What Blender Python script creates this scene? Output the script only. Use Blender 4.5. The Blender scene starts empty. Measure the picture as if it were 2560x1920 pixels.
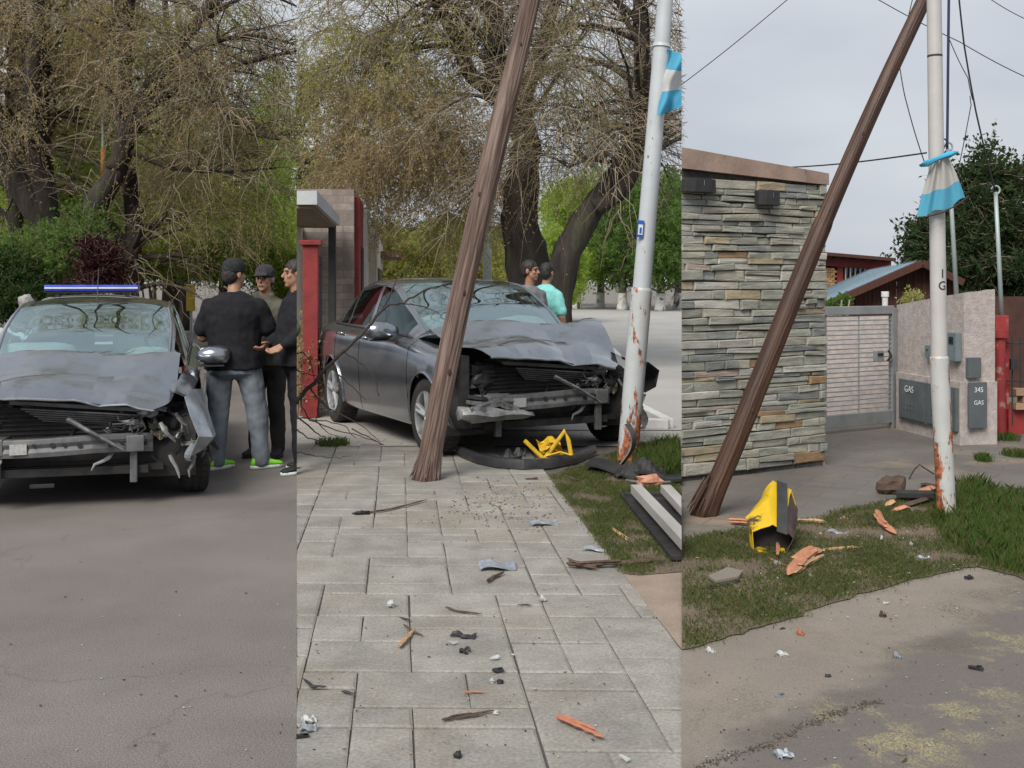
import bpy, bmesh, math, random
import numpy as np
from mathutils import Vector, Matrix, noise
random.seed(7); np.random.seed(7)
R = math.radians
sc = bpy.context.scene
# ---------------------------------------------------------------- camera, sky, sun, exposure
F, CX, HZ, CAMH = 2777.0, 1280.0, 706.0, 1.6
cam_d = bpy.data.cameras.new('camera'); cam = bpy.data.objects.new('camera', cam_d)
sc.collection.objects.link(cam); sc.camera = cam
cam.location = (0, 0, CAMH); cam.rotation_euler = (R(90), 0, 0)
cam_d.sensor_width = 36; cam_d.lens = 36 * F / 2560
cam_d.shift_y = (HZ - 960) / 2560; cam_d.clip_end = 2000; cam_d.clip_start = 0.05
SUN_EL, SUN_AZ = R(44), R(205)          # azimuth measured like the sky node
w = bpy.data.worlds.new('World'); sc.world = w; w.use_nodes = True
nt = w.node_tree; nt.nodes.clear()
out = nt.nodes.new('ShaderNodeOutputWorld'); sky = nt.nodes.new('ShaderNodeTexSky')
sky.sky_type = 'NISHITA'; sky.sun_disc = False; sky.sun_elevation = SUN_EL; sky.sun_rotation = SUN_AZ; sky.dust_density = 4
b1 = nt.nodes.new('ShaderNodeBackground'); b1.inputs[1].default_value = 0.06
nt.links.new(sky.outputs[0], b1.inputs[0])
tc = nt.nodes.new('ShaderNodeTexCoord'); mp = nt.nodes.new('ShaderNodeMapping'); mp.inputs['Scale'].default_value = (1.2, 1.2, 3.2)
nz = nt.nodes.new('ShaderNodeTexNoise'); nz.inputs['Scale'].default_value = 2.1; nz.inputs['Detail'].default_value = 5; nz.inputs['Roughness'].default_value = 0.45
rp = nt.nodes.new('ShaderNodeValToRGB')
rp.color_ramp.elements[0].position = .36; rp.color_ramp.elements[0].color = (.365, .394, .44, 1)
rp.color_ramp.elements[1].position = .64; rp.color_ramp.elements[1].color = (.48, .503, .535, 1)
b2 = nt.nodes.new('ShaderNodeBackground'); b2.inputs[1].default_value = 1.0
nt.links.new(tc.outputs['Generated'], mp.inputs[0]); nt.links.new(mp.outputs[0], nz.inputs[0]); nt.links.new(nz.outputs[0], rp.inputs[0]); nt.links.new(rp.outputs[0], b2.inputs[0])
mx = nt.nodes.new('ShaderNodeMixShader'); mx.inputs[0].default_value = 0.9
nt.links.new(b1.outputs[0], mx.inputs[1]); nt.links.new(b2.outputs[0], mx.inputs[2]); nt.links.new(mx.outputs[0], out.inputs[0])
sd = bpy.data.lights.new('sun', 'SUN'); sd.energy = 2.6; sd.angle = R(30); sd.color = (1, .96, .9)
so = bpy.data.objects.new('sun', sd); sc.collection.objects.link(so)
so.rotation_euler = Vector((-math.sin(SUN_AZ) * math.cos(SUN_EL), -math.cos(SUN_AZ) * math.cos(SUN_EL), -math.sin(SUN_EL))).to_track_quat('-Z', 'Y').to_euler()
sc.view_settings.view_transform = 'Standard'; sc.view_settings.look = 'None'; sc.view_settings.exposure = 0.6; sc.view_settings.gamma = 1
try: sc.view_settings.use_curve_mapping = False
except Exception: pass
sc.render.engine = 'CYCLES'
sc.cycles.use_denoising = True; sc.cycles.max_bounces = 8; sc.cycles.transparent_max_bounces = 12
sc.cycles.caustics_reflective = False; sc.cycles.caustics_refractive = False
# ---------------------------------------------------------------- helpers
K1, K2 = (742 - CX) / F, (1704 - CX) / F      # the two borders between the three neighbouring plots
def P(u, v, Y): return Vector(((u - CX) / F * Y, Y, CAMH - (v - HZ) / F * Y))
def G(u, v, z=0.0):
    Y = (CAMH - z) * F / (v - HZ); return Vector(((u - CX) / F * Y, Y, z))
def inside(clip, x, y, pad=0.0):
    if clip == 'L': return x < K1 * y - pad
    if clip == 'M': return (x > K1 * y + pad) & (x < K2 * y - pad)
    if clip == 'R': return x > K2 * y + pad
    return np.ones(np.shape(x), bool)
MW = {}
def tag(o, label=None, cat=None, group=None, kind=None):
    if label: o['label'] = label
    if cat: o['category'] = cat
    if group: o['group'] = group
    if kind: o['kind'] = kind
    return o
def thing(name, loc, label, cat, rz=0.0, group=None, mtx=None, scale=None, kind=None):
    o = bpy.data.objects.new(name, None); sc.collection.objects.link(o); o.empty_display_size = .2
    m = mtx if mtx is not None else Matrix.Translation(Vector(loc)) @ Matrix.Rotation(rz, 4, 'Z')
    if scale is not None: m = m @ Matrix.Diagonal((scale[0], scale[1], scale[2], 1))
    o.matrix_world = m; o.matrix_basis = m; MW[o.name] = m.copy()
    return tag(o, label, cat, group, kind)
def wm(o):
    while o is not None and o.name not in MW: o = o.parent
    return MW[o.name] if o is not None else Matrix.Identity(4)
def clip_bm(bm, clip):
    planes = {'L': [(K1, 1)], 'M': [(K1, -1), (K2, 1)], 'R': [(K2, -1)]}[clip]
    for k, s in planes:
        g = bm.verts[:] + bm.edges[:] + bm.faces[:]
        r = bmesh.ops.bisect_plane(bm, geom=g, plane_co=(0, 0, 0), plane_no=(s, -s * k, 0), clear_outer=True)
        eds = [e for e in r['geom_cut'] if isinstance(e, bmesh.types.BMEdge) and e.is_valid]
        if eds:
            try: bmesh.ops.holes_fill(bm, edges=eds, sides=0)
            except Exception: pass
def rotm(ax, ang): return Matrix.Rotation(ang, 3, ax)
class MB:
    def __init__(s): s.v = []; s.f = []; s.m = []
    def add(s, vs, fs, mi=0):
        o = len(s.v); s.v += [Vector(p) for p in vs]
        for f in fs: s.f.append(tuple(i + o for i in f)); s.m.append(mi)
        return s
    def box(s, c, size, rot=None, mi=0, jit=0.0, taper=1.0):
        c = Vector(c); h = Vector(size) / 2; vs = []
        for z in (-1, 1):
            k = taper if z > 0 else 1
            for x, y in ((-1, -1), (1, -1), (1, 1), (-1, 1)):
                p = Vector((x * h.x * k, y * h.y * k, z * h.z))
                if jit: p += Vector((random.uniform(-jit, jit), random.uniform(-jit, jit), random.uniform(-jit, jit)))
                vs.append(c + (rot @ p if rot else p))
        return s.add(vs, [(3, 2, 1, 0), (4, 5, 6, 7), (0, 1, 5, 4), (1, 2, 6, 5), (2, 3, 7, 6), (3, 0, 4, 7)], mi)
    def loft(s, rings, cap=True, mi=0, closed=True):
        n = len(rings[0]); vs = [p for r in rings for p in r]; fs = []
        for i in range(len(rings) - 1):
            for j in range(n if closed else n - 1):
                a, b = i * n + j, i * n + (j + 1) % n
                fs.append((a, b, b + n, a + n))
        if cap and closed:
            fs.append(tuple(reversed(range(n)))); fs.append(tuple(range((len(rings) - 1) * n, len(rings) * n)))
        return s.add(vs, fs, mi)
    def tube(s, pts, rad, n=8, cap=True, mi=0, wob=0.0, sq=1.0, wsc=3.0):
        pts = [Vector(p) for p in pts]
        if not hasattr(rad, '__len__'): rad = [rad] * len(pts)
        rings = []; ref = None
        for i, p in enumerate(pts):
            t = (pts[min(i + 1, len(pts) - 1)] - pts[max(i - 1, 0)])
            if t.length < 1e-9: t = Vector((0, 0, 1))
            t.normalize()
            if ref is None:
                ref = Vector((1, 0, 0)) if abs(t.x) < .8 else Vector((0, 1, 0))
            a = (ref - t * ref.dot(t)); a.normalize(); b = t.cross(a); ref = a
            rr = []
            for j in range(n):
                th = 2 * math.pi * j / n; d = a * math.cos(th) + b * math.sin(th) * sq
                r = rad[i]
                if wob: r *= 1 + wob * noise.noise(Vector((math.cos(th) * 1.7, math.sin(th) * 1.7, i * .35)) * wsc * .5 + p * .3)
                rr.append(p + d * r)
            rings.append(rr)
        return s.loft(rings, cap, mi)
    def ell(s, c, r, n=14, m=9, rot=None, mi=0, wob=0, seed=0):
        c = Vector(c); rings = []
        for i in range(1, m):
            ph = math.pi * i / m; rr = []
            for j in range(n):
                th = 2 * math.pi * j / n
                p = Vector((math.sin(ph) * math.cos(th), math.sin(ph) * math.sin(th), -math.cos(ph)))
                k = 1 + (wob * noise.noise(p * 1.8 + Vector((seed, seed * .7, 0))) if wob else 0)
                p = Vector((p.x * r[0], p.y * r[1], p.z * r[2])) * k
                rr.append(c + (rot @ p if rot else p))
            rings.append(rr)
        return s.loft(rings, True, mi)
    def grid(s, fn, nu, nv, mi=0):
        vs = [fn(i / nu, j / nv) for j in range(nv + 1) for i in range(nu + 1)]; k = nu + 1
        return s.add(vs, [(j * k + i, j * k + i + 1, (j + 1) * k + i + 1, (j + 1) * k + i) for j in range(nv) for i in range(nu)], mi)
    def poly(s, pts, h=0.0, mi=0, up=Vector((0, 0, 1))):
        n = len(pts); pts = [Vector(p) for p in pts]
        if not h: return s.add(pts, [tuple(range(n))], mi)
        t = [p + up * h for p in pts]
        return s.add(pts + t, [tuple(reversed(range(n))), tuple(range(n, 2 * n))] + [(i, (i + 1) % n, n + (i + 1) % n, n + i) for i in range(n)], mi)
    def build(s, name, mats, parent=None, smooth=False, bevel=0.0, clip=None, local=False, solid=0.0, sub=0, auto=None):
        me = bpy.data.meshes.new(name)
        me.from_pydata([tuple(p) for p in s.v], [], s.f)
        if not isinstance(mats, (list, tuple)): mats = [mats]
        for m in mats: me.materials.append(m)
        if len(mats) > 1: me.polygons.foreach_set('material_index', s.m)
        return finish(name, me, parent, smooth, bevel, clip, local, solid, sub, auto)
def finish(name, me, parent=None, smooth=False, bevel=0.0, clip=None, local=False, solid=0.0, sub=0, auto=None):
    bm = None
    if clip or bevel or solid:
        bm = bmesh.new(); bm.from_mesh(me)
        if clip: clip_bm(bm, clip)
        if solid:
            bmesh.ops.recalc_face_normals(bm, faces=bm.faces[:]); bmesh.ops.solidify(bm, geom=bm.faces[:], thickness=solid)
        if bevel:
            es = [e for e in bm.edges if len(e.link_faces) == 2 and e.calc_face_angle(0) > .5]
            bmesh.ops.bevel(bm, geom=es, offset=bevel, segments=2, affect='EDGES', profile=.6, clamp_overlap=True)
        bm.to_mesh(me); bm.free()
    if parent is not None and not local: me.transform(wm(parent).inverted())
    me.update()
    if smooth or auto is not None: me.polygons.foreach_set('use_smooth', [True] * len(me.polygons))
    if auto is not None:
        try: me.set_sharp_from_angle(angle=R(auto))
        except Exception: pass
    o = bpy.data.objects.new(name, me); sc.collection.objects.link(o)
    if parent is not None: o.parent = parent
    if sub:
        m = o.modifiers.new('s', 'SUBSURF'); m.levels = sub; m.render_levels = sub
    return o
def np_mesh(name, V, Fq, mats, parent=None, mi=None, smooth=False):
    """numpy verts (n,3) and equal-sided faces (m,k) to an object"""
    V = np.asarray(V, np.float32); Fq = np.asarray(Fq, np.int32); k = Fq.shape[1]
    if parent is not None:
        M = np.array(wm(parent).inverted()); V = V @ M[:3, :3].T + M[:3, 3]
    me = bpy.data.meshes.new(name); me.vertices.add(len(V)); me.vertices.foreach_set('co', V.astype(np.float32).ravel())
    me.loops.add(Fq.size); me.loops.foreach_set('vertex_index', Fq.ravel())
    me.polygons.add(len(Fq)); me.polygons.foreach_set('loop_start', np.arange(0, Fq.size, k, dtype=np.int32))
    try: me.polygons.foreach_set('loop_total', np.full(len(Fq), k, np.int32))
    except Exception: pass
    if not isinstance(mats, (list, tuple)): mats = [mats]
    for m in mats: me.materials.append(m)
    if mi is not None: me.polygons.foreach_set('material_index', np.asarray(mi, np.int32))
    if smooth: me.polygons.foreach_set('use_smooth', [True] * len(Fq))
    me.update(calc_edges=True); me.validate()
    o = bpy.data.objects.new(name, me); sc.collection.objects.link(o)
    if parent is not None: o.parent = parent
    return o
# ---------------------------------------------------------------- materials
def mat(name, c1, c2=None, scale=6, rough=.75, metal=0, bump=0.0, bscale=None, detail=6, spec=.4, stretch=None, obj=False,
        rand=0.0, c3=None, s3=2.0, t3=(.55, .62), coat=0.0, lo=.35, hi=.65, island=None, trans=0.0, rv=.1, huej=0.0, bdist=.02):
    m = bpy.data.materials.new(name); m.use_nodes = True; n = m.node_tree.nodes; L = m.node_tree.links
    bs = n['Principled BSDF']; bs.inputs['Roughness'].default_value = rough; bs.inputs['Metallic'].default_value = metal
    bs.inputs['Specular IOR Level'].default_value = spec
    if coat: bs.inputs['Coat Weight'].default_value = coat; bs.inputs['Coat Roughness'].default_value = .12
    if obj: co = n.new('ShaderNodeTexCoord').outputs['Object']
    else: co = n.new('ShaderNodeNewGeometry').outputs['Position']
    if stretch:
        q = n.new('ShaderNodeMapping'); q.inputs['Scale'].default_value = stretch; L.new(co, q.inputs[0]); co = q.outputs[0]
    def nse(s, d=detail, rg=.6):
        t = n.new('ShaderNodeTexNoise'); t.inputs['Scale'].default_value = s; t.inputs['Detail'].default_value = d; t.inputs['Roughness'].default_value = rg
        L.new(co, t.inputs[0]); return t.outputs[0]
    def ramp(fac, stops):
        r = n.new('ShaderNodeValToRGB'); e = r.color_ramp.elements
        while len(e) < len(stops): e.new(.5)
        for k, (p, c) in zip(e, stops): k.position = p; k.color = (*c[:3], 1)
        L.new(fac, r.inputs[0]); return r.outputs[0]
    c2 = c2 or tuple(x * .8 for x in c1)
    col = ramp(nse(scale), [(lo, c2), (hi, c1)])
    if island:
        g = n.new('ShaderNodeNewGeometry'); col = ramp(g.outputs['Random Per Island'], [((i + .5) / len(island), c) for i, c in enumerate(island)])
    if c3:
        mk = ramp(nse(s3, 8, .65), [(t3[0], (0, 0, 0)), (t3[1], (1, 1, 1))])
        x = n.new('ShaderNodeMix'); x.data_type = 'RGBA'; L.new(mk, x.inputs[0]); L.new(col, x.inputs[6]); x.inputs[7].default_value = (*c3, 1); col = x.outputs[2]
    if rand or huej:
        oi = n.new('ShaderNodeObjectInfo'); h = n.new('ShaderNodeHueSaturation')
        mr = n.new('ShaderNodeMapRange'); mr.inputs[3].default_value = 1 - rand; mr.inputs[4].default_value = 1 + rand
        L.new(oi.outputs['Random'], mr.inputs[0]); L.new(mr.outputs[0], h.inputs['Value']); L.new(col, h.inputs['Color']); col = h.outputs[0]
    L.new(col, bs.inputs['Base Color'])
    rr = n.new('ShaderNodeMapRange'); rr.inputs[3].default_value = max(0, rough - rv); rr.inputs[4].default_value = min(1, rough + rv)
    L.new(nse(scale * 1.7), rr.inputs[0]); L.new(rr.outputs[0], bs.inputs['Roughness'])
    if bump:
        b = n.new('ShaderNodeBump'); b.inputs['Strength'].default_value = bump; b.inputs['Distance'].default_value = bdist
        L.new(nse(bscale or scale * 4, 8), b.inputs['Height']); L.new(b.outputs[0], bs.inputs['Normal'])
    if trans:
        tr = n.new('ShaderNodeBsdfTranslucent'); L.new(col, tr.inputs[0]); ms = n.new('ShaderNodeMixShader'); ms.inputs[0].default_value = trans
        L.new(bs.outputs[0], ms.inputs[1]); L.new(tr.outputs[0], ms.inputs[2]); L.new(ms.outputs[0], n['Material Output'].inputs[0])
    return m
def glass(name, tint, rough=.02, alpha=.35):
    """thin sheet of tinted glass: reflection over a clear pass-through"""
    m = bpy.data.materials.new(name); m.use_nodes = True; n = m.node_tree.nodes; L = m.node_tree.links
    n.remove(n['Principled BSDF'])
    gl = n.new('ShaderNodeBsdfGlossy'); gl.inputs['Roughness'].default_value = rough; gl.inputs[0].default_value = (.78, .96, .99, 1)
    tp = n.new('ShaderNodeBsdfTransparent'); tp.inputs[0].default_value = (*tint, 1)
    fr = n.new('ShaderNodeFresnel'); fr.inputs[0].default_value = 1.5
    mr = n.new('ShaderNodeMapRange'); mr.inputs[1].default_value = 0; mr.inputs[2].default_value = 1; mr.inputs[3].default_value = alpha; mr.inputs[4].default_value = 1
    ms = n.new('ShaderNodeMixShader'); L.new(fr.outputs[0], mr.inputs[0]); L.new(mr.outputs[0], ms.inputs[0]); L.new(tp.outputs[0], ms.inputs[1]); L.new(gl.outputs[0], ms.inputs[2])
    L.new(ms.outputs[0], n['Material Output'].inputs[0]); return m
M = {}
M['black'] = mat('black_plastic', (.018, .018, .02), (.03, .03, .032), 20, .55)
M['rubber'] = mat('rubber', (.022, .022, .022), (.035, .033, .03), 14, .85)
M['near_black'] = mat('engine_dark', (.012, .012, .013), (.03, .028, .026), 12, .7)  # near-black for engine and underbody parts, also dark stand-ins for openings
M['engine'] = mat('engine_grey', (.10, .10, .10), (.03, .03, .03), 18, .5, metal=.4)
M['beam'] = mat('primer_beam', (.17, .17, .17), (.10, .10, .105), 9, .55, metal=.3)
M['alloy'] = mat('alloy', (.62, .63, .64), (.42, .43, .44), 10, .35, metal=.7)
M['paint'] = mat('grey_paint', (.30, .325, .36), (.25, .272, .305), 3, .22, metal=.85, coat=1.0, c3=(.19, .185, .175), s3=6, t3=(.52, .72), rv=.05)
M['bare_highlight'] = mat('scraped_highlight_paint', (.40, .43, .46), (.22, .24, .26), 8, .35, metal=.5, coat=.4)  # pale torn metal, also the highlight painted on the hood lip
M['steel'] = mat('torn_steel', (.27, .27, .27), (.10, .098, .095), 16, .5, metal=.5)
M['glass'] = glass('car_glass', (.60, .78, .78), .015, .42)
M['dglass'] = glass('side_glass', (.16, .18, .18), .03, .03)
M['lens'] = mat('lamp_lens', (.42, .43, .44), (.16, .165, .17), 14, .2, coat=.8)
M['white_cloth'] = mat('airbag', (.78, .80, .78), (.6, .62, .61), 9, .9, bump=.4, bscale=14)
M['seat'] = mat('seat_cloth', (.035, .035, .038), (.02, .02, .022), 20, .9)
M['red_seat'] = mat('red_cloth', (.28, .02, .03), (.2, .015, .02), 20, .8)
# ---------------------------------------------------------------- ground, roads, paving
def ground_mat(name, c1, c2, sc1, speck=(.5, .5, .5), spd=.5, bump=.35, rough=.85, c3=None, s3=.8, t3=(.5, .7), crack=None, fine=220, streak=None, **kw):
    m = mat(name, c1, c2, sc1, rough, bump=bump, **kw, bscale=28, c3=c3, s3=s3, t3=t3, detail=8, bdist=.004)
    n = m.node_tree.nodes; L = m.node_tree.links; bs = n['Principled BSDF']
    src = bs.inputs['Base Color'].links[0].from_socket; pos = n.new('ShaderNodeNewGeometry').outputs['Position']
    t = n.new('ShaderNodeTexNoise'); t.inputs['Scale'].default_value = fine; t.inputs['Detail'].default_value = 3; L.new(pos, t.inputs[0])
    mr = n.new('ShaderNodeMapRange'); mr.inputs[1].default_value = .3; mr.inputs[2].default_value = .7; mr.inputs[3].default_value = 1 - spd; mr.inputs[4].default_value = 1 + spd
    L.new(t.outputs[0], mr.inputs[0]); x = n.new('ShaderNodeMix'); x.data_type = 'RGBA'; x.blend_type = 'MULTIPLY'; x.inputs[0].default_value = 1
    L.new(src, x.inputs[6]); cmb = n.new('ShaderNodeCombineColor'); [L.new(mr.outputs[0], cmb.inputs[i]) for i in range(3)]; L.new(cmb.outputs[0], x.inputs[7]); col = x.outputs[2]
    if crack:
        w_ = n.new('ShaderNodeTexNoise'); w_.inputs['Scale'].default_value = 1.6; w_.inputs['Detail'].default_value = 5; L.new(pos, w_.inputs[0])
        va = n.new('ShaderNodeVectorMath'); va.operation = 'ADD'; L.new(pos, va.inputs[0]); L.new(w_.outputs['Color'], va.inputs[1])
        vo = n.new('ShaderNodeTexVoronoi'); vo.feature = 'DISTANCE_TO_EDGE'; vo.inputs['Scale'].default_value = crack[0]; L.new(va.outputs[0], vo.inputs['Vector'])
        lt = n.new('ShaderNodeMapRange'); lt.inputs[1].default_value = 0; lt.inputs[2].default_value = crack[1]; lt.inputs[3].default_value = crack[2]; lt.inputs[4].default_value = 0; L.new(vo.outputs[0], lt.inputs[0])
        y = n.new('ShaderNodeMix'); y.data_type = 'RGBA'; L.new(lt.outputs[0], y.inputs[0]); L.new(col, y.inputs[6]); y.inputs[7].default_value = (c2[0] * .35, c2[1] * .35, c2[2] * .35, 1); col = y.outputs[2]
    L.new(col, bs.inputs['Base Color']); return m
M['road_l'] = ground_mat('road_asphalt', (.182, .163, .149), (.142, .126, .114), .9, spd=.5, c3=(.125, .11, .10), s3=.7, t3=(.52, .75), crack=(.33, .004, .28), fine=160)
M['road_m'] = ground_mat('pale_road', (.40, .385, .365), (.33, .318, .30), .5, spd=.15, c3=(.30, .29, .27), s3=.3)
M['road_r'] = ground_mat('kerb_asphalt', (.145, .128, .118), (.112, .098, .09), 1.4, spd=.35, c3=(.30, .245, .12), s3=1.15, t3=(.575, .66), fine=260)
M['apron'] = ground_mat('concrete_apron', (.238, .204, .172), (.188, .16, .134), 1.3, spd=.3, c3=(.16, .132, .10), s3=1.6, t3=(.52, .7), fine=200)
M['joint'] = ground_mat('joint_dirt', (.11, .098, .085), (.06, .054, .046), 5)
M['soil'] = ground_mat('lawn_soil', (.15, .112, .078), (.095, .072, .05), 3, spd=.5, fine=90)
M['dirtpad'] = ground_mat('dirty_concrete', (.30, .235, .185), (.22, .17, .13), 3, spd=.25)
M['base'] = ground_mat('far_ground', (.20, .18, .16), (.15, .14, .12), .2)
def brick_lines(m, sx, sy, rot, dark, width=.012, amt=.7):
    n = m.node_tree.nodes; L = m.node_tree.links; bs = n['Principled BSDF']; src = bs.inputs['Base Color'].links[0].from_socket
    pos = n.new('ShaderNodeNewGeometry').outputs['Position']; q = n.new('ShaderNodeMapping'); q.inputs['Rotation'].default_value = (0, 0, rot); L.new(pos, q.inputs[0])
    b = n.new('ShaderNodeTexBrick'); b.inputs['Scale'].default_value = 1; b.inputs['Mortar Size'].default_value = width; b.inputs['Mortar Smooth'].default_value = .3
    b.inputs['Brick Width'].default_value = sx; b.inputs['Row Height'].default_value = sy; L.new(q.outputs[0], b.inputs[0])
    x = n.new('ShaderNodeMix'); x.data_type = 'RGBA'; k = n.new('ShaderNodeMath'); k.operation = 'MULTIPLY'; k.inputs[1].default_value = amt; L.new(b.outputs['Fac'], k.inputs[0]); L.new(k.outputs[0], x.inputs[0])
    L.new(src, x.inputs[6]); x.inputs[7].default_value = (*dark, 1); L.new(x.outputs[2], bs.inputs['Base Color'])
M['pave_r'] = ground_mat('stamped_paving', (.17, .15, .132), (.12, .107, .096), 1.2, spd=.2, c3=(.30, .225, .15), s3=.75, t3=(.54, .70), rough=.6)
brick_lines(M['pave_r'], .44, .22, .5, (.09, .08, .072), .008, .55)
M['pave_far'] = ground_mat('far_paving', (.40, .375, .335), (.33, .30, .27), 1.2, spd=.2)
brick_lines(M['pave_far'], .44, .22, .1, (.2, .18, .16), .01, .6)
M['paver'] = ground_mat('paver', (.292, .278, .25), (.205, .194, .172), 4, spd=.2, bump=1.0, rough=.8, c3=(.215, .18, .14), s3=.9, t3=(.5, .74), fine=70, rand=.08)
def sheet(name, pts, m, clip=None, kind='structure', z=None, div=0):
    mb = MB(); mb.poly([p if z is None else Vector((p[0], p[1], z)) for p in pts])
    return tag(mb.build(name, m, clip=clip), kind=kind)
sheet('ground', [(-400, -60, -.06), (400, -60, -.06), (400, 900, -.06), (-400, 900, -.06)], M['base'])
sheet('road', [(-60, -3, 0), (40, -3, 0), (40, 120, 0), (-60, 120, 0)], M['road_l'], 'L')
# middle plot: walk with single pavers, verge, strip, street
def wedge(y0, y1, x0, x1, z): return [(x0, y0, z), (x1, y0, z), (x1, y1, z), (x0, y1, z)]
sheet('pavement_bed', wedge(.5, 11.2, -9, 9, -.012), M['joint'], 'M')
sheet('pavement_far', wedge(10.9, 70, -20, 30, -.004), M['pave_far'], 'M')
EDGE = lambda y: 0.739 - 0.1013 * (y - 4.84)          # the walk's border along the verge
walk = thing('sidewalk', (0, 0, 0), None, None, kind='structure')
UX, UQ = .222, .19
cells = {}; rnd = random.Random(5); pav = []
jmin, jmax = int(3.3 / UQ), int(11.0 / UQ)
for j in range(jmin, jmax):
    for i in range(-24, 12):
        if (i, j) in cells: continue
        for a, b in rnd.sample([(2, 1), (1, 1), (2, 2), (1, 2), (2, 2), (1, 2), (2, 1), (2, 3)], 8) + [(1, 1)]:
            if all((i + p, j + q) not in cells for p in range(a) for q in range(b)):
                for p in range(a):
                    for q in range(b): cells[(i + p, j + q)] = 1
                pav.append((i, j, a, b)); break
pmesh = {}
def paver_mesh(a, b, k):
    if (a, b, k) in pmesh: return pmesh[(a, b, k)]
    mb = MB(); W, D = a * UX - .0055, b * UQ - .013; r_ = random.Random(a * 7 + b * 3 + k)
    jt = lambda s: r_.uniform(-s, s)
    bot = [(-W / 2, -D / 2, -.04), (W / 2, -D / 2, -.04), (W / 2, D / 2, -.04), (-W / 2, D / 2, -.04)]
    o = [(x + jt(.003), y + jt(.003), -.005) for x, y, z in bot]; ins = .012
    t = [(x * (1 - ins / W * 2), y * (1 - ins / D * 2), jt(.0022)) for x, y, z in o]
    bot, o, t = [[(x - .1013 * y, y - .02 * x, z) for x, y, z in q] for q in (bot, o, t)]
    mb.add([Vector(p) for p in bot + o + t], [(i, (i + 1) % 4, 4 + (i + 1) % 4, 4 + i) for i in range(4)] + [(4 + i, 4 + (i + 1) % 4, 8 + (i + 1) % 4, 8 + i) for i in range(4)] + [(8, 9, 10, 11)])
    me = bpy.data.meshes.new('paver'); me.from_pydata([tuple(p) for p in mb.v], [], mb.f); me.materials.append(M['paver']); pmesh[(a, b, k)] = me; return me
npv = 0
for (i, j, a, b) in sorted(pav, key=lambda c: c[1]):
    px, py = (i + a / 2) * UX, (j + b / 2) * UQ
    x = px - .1013 * py + .27; y = py - .02 * x
    W, D = a * UX, b * UQ
    y0, y1 = y - D / 2, y + D / 2
    if x + W / 2 < K1 * y1 or x - W / 2 > min(EDGE(y) + .02, K2 * y1): continue
    full = x - W / 2 - .05 > K1 * y0 and x + W / 2 < min(EDGE(y1), K2 * y0 + .0)
    if npv < 300:
        if full: me = paver_mesh(a, b, npv % 3).copy() if False else paver_mesh(a, b, npv % 3)
        else:
            me = paver_mesh(a, b, npv % 3).copy(); bm = bmesh.new(); bm.from_mesh(me)
            bmesh.ops.translate(bm, verts=bm.verts[:], vec=(x, y, 0)); clip_bm(bm, 'M')
            g = bm.verts[:] + bm.edges[:] + bm.faces[:]
            bmesh.ops.bisect_plane(bm, geom=g, plane_co=(EDGE(0), 0, 0), plane_no=(1, .1013, 0), clear_outer=True)
            bmesh.ops.translate(bm, verts=bm.verts[:], vec=(-x, -y, 0))
            if not bm.faces: bm.free(); continue
            bm.to_mesh(me); bm.free()
        o = bpy.data.objects.new('paver', me); sc.collection.objects.link(o); o.parent = walk
        o.location = (x, y, rnd.uniform(-.002, .002)); o.rotation_euler = (rnd.uniform(-.004, .004), rnd.uniform(-.004, .004), 0); npv += 1
print('PAVERS', npv)
vg = [G(1375, 1196), G(1473, 1328), G(1530, 1403), G(1558, 1436), G(1600, 1440), G(1704, 1432), G(1704, 1215), G(1704, 1120), G(1600, 1110), G(1500, 1150)]
sheet('verge', [(p.x, p.y, .006) for p in vg], M['soil'], 'M')
sheet('kerb_strip', [(p.x, p.y, .002) for p in [G(1556, 1433), G(1704, 1624), G(1760, 1640), G(1760, 1420), G(1610, 1432)]], M['dirtpad'], 'M')
sheet('street', [G(1260, 1075, .004), G(1760, 1075, .004), P(1760, 772, 66) * 1, P(1260, 772, 66) * 1], M['road_m'], 'M', z=.004)
M['white_kerb'] = mat('kerb_white', (.66, .65, .63), (.5, .49, .47), 5, .8, bump=.2)
for k, (a, b) in enumerate([((1590, 1028), (1672, 1072)), ((1560, 1070), (1672, 1073))]):
    A, B = G(*a), G(*b); d = (B - A); L_ = d.length; an = math.atan2(d.y, d.x)
    t = thing('kerb', A, ['white painted kerb block running away beside the street', 'white painted kerb block nearer the grass verge'][k], 'kerb', an)
    mb = MB(); mb.box((L_ / 2, 0, .055), (L_, .12, .11)); mb.build('kerb_block', M['white_kerb'], t, bevel=.015, local=True)
# right plot
sheet('pavement', wedge(.5, 40, -5, 40, 0), M['pave_r'], 'R')
LAWN_T = [(1690, 1356), (1847, 1327), (1950, 1318), (2056, 1297), (2083, 1283), (2193, 1262), (2300, 1238), (2390, 1215), (2461, 1215), (2580, 1252)]
LAWN_B = [(2600, 1462), (2441, 1420), (2359, 1435), (2170, 1484), (2044, 1526), (1926, 1569), (1800, 1604), (1690, 1632)]
def zig(pts, amp, n, seed):
    r_ = random.Random(seed); o = []
    for a, b in zip(pts, pts[1:]):
        for k in range(n):
            f = k / n; p = (a[0] * (1 - f) + b[0] * f, a[1] * (1 - f) + b[1] * f); g = G(*p)
            o.append(Vector((g.x + r_.uniform(-amp, amp), g.y + r_.uniform(-amp, amp), 0)))
    return o + [G(*pts[-1])]
lawn_poly = zig(LAWN_T, .02, 5, 1) + zig(LAWN_B, .02, 5, 2)
sheet('lawn_bed', lawn_poly, M['soil'], 'R', z=.012)
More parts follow.
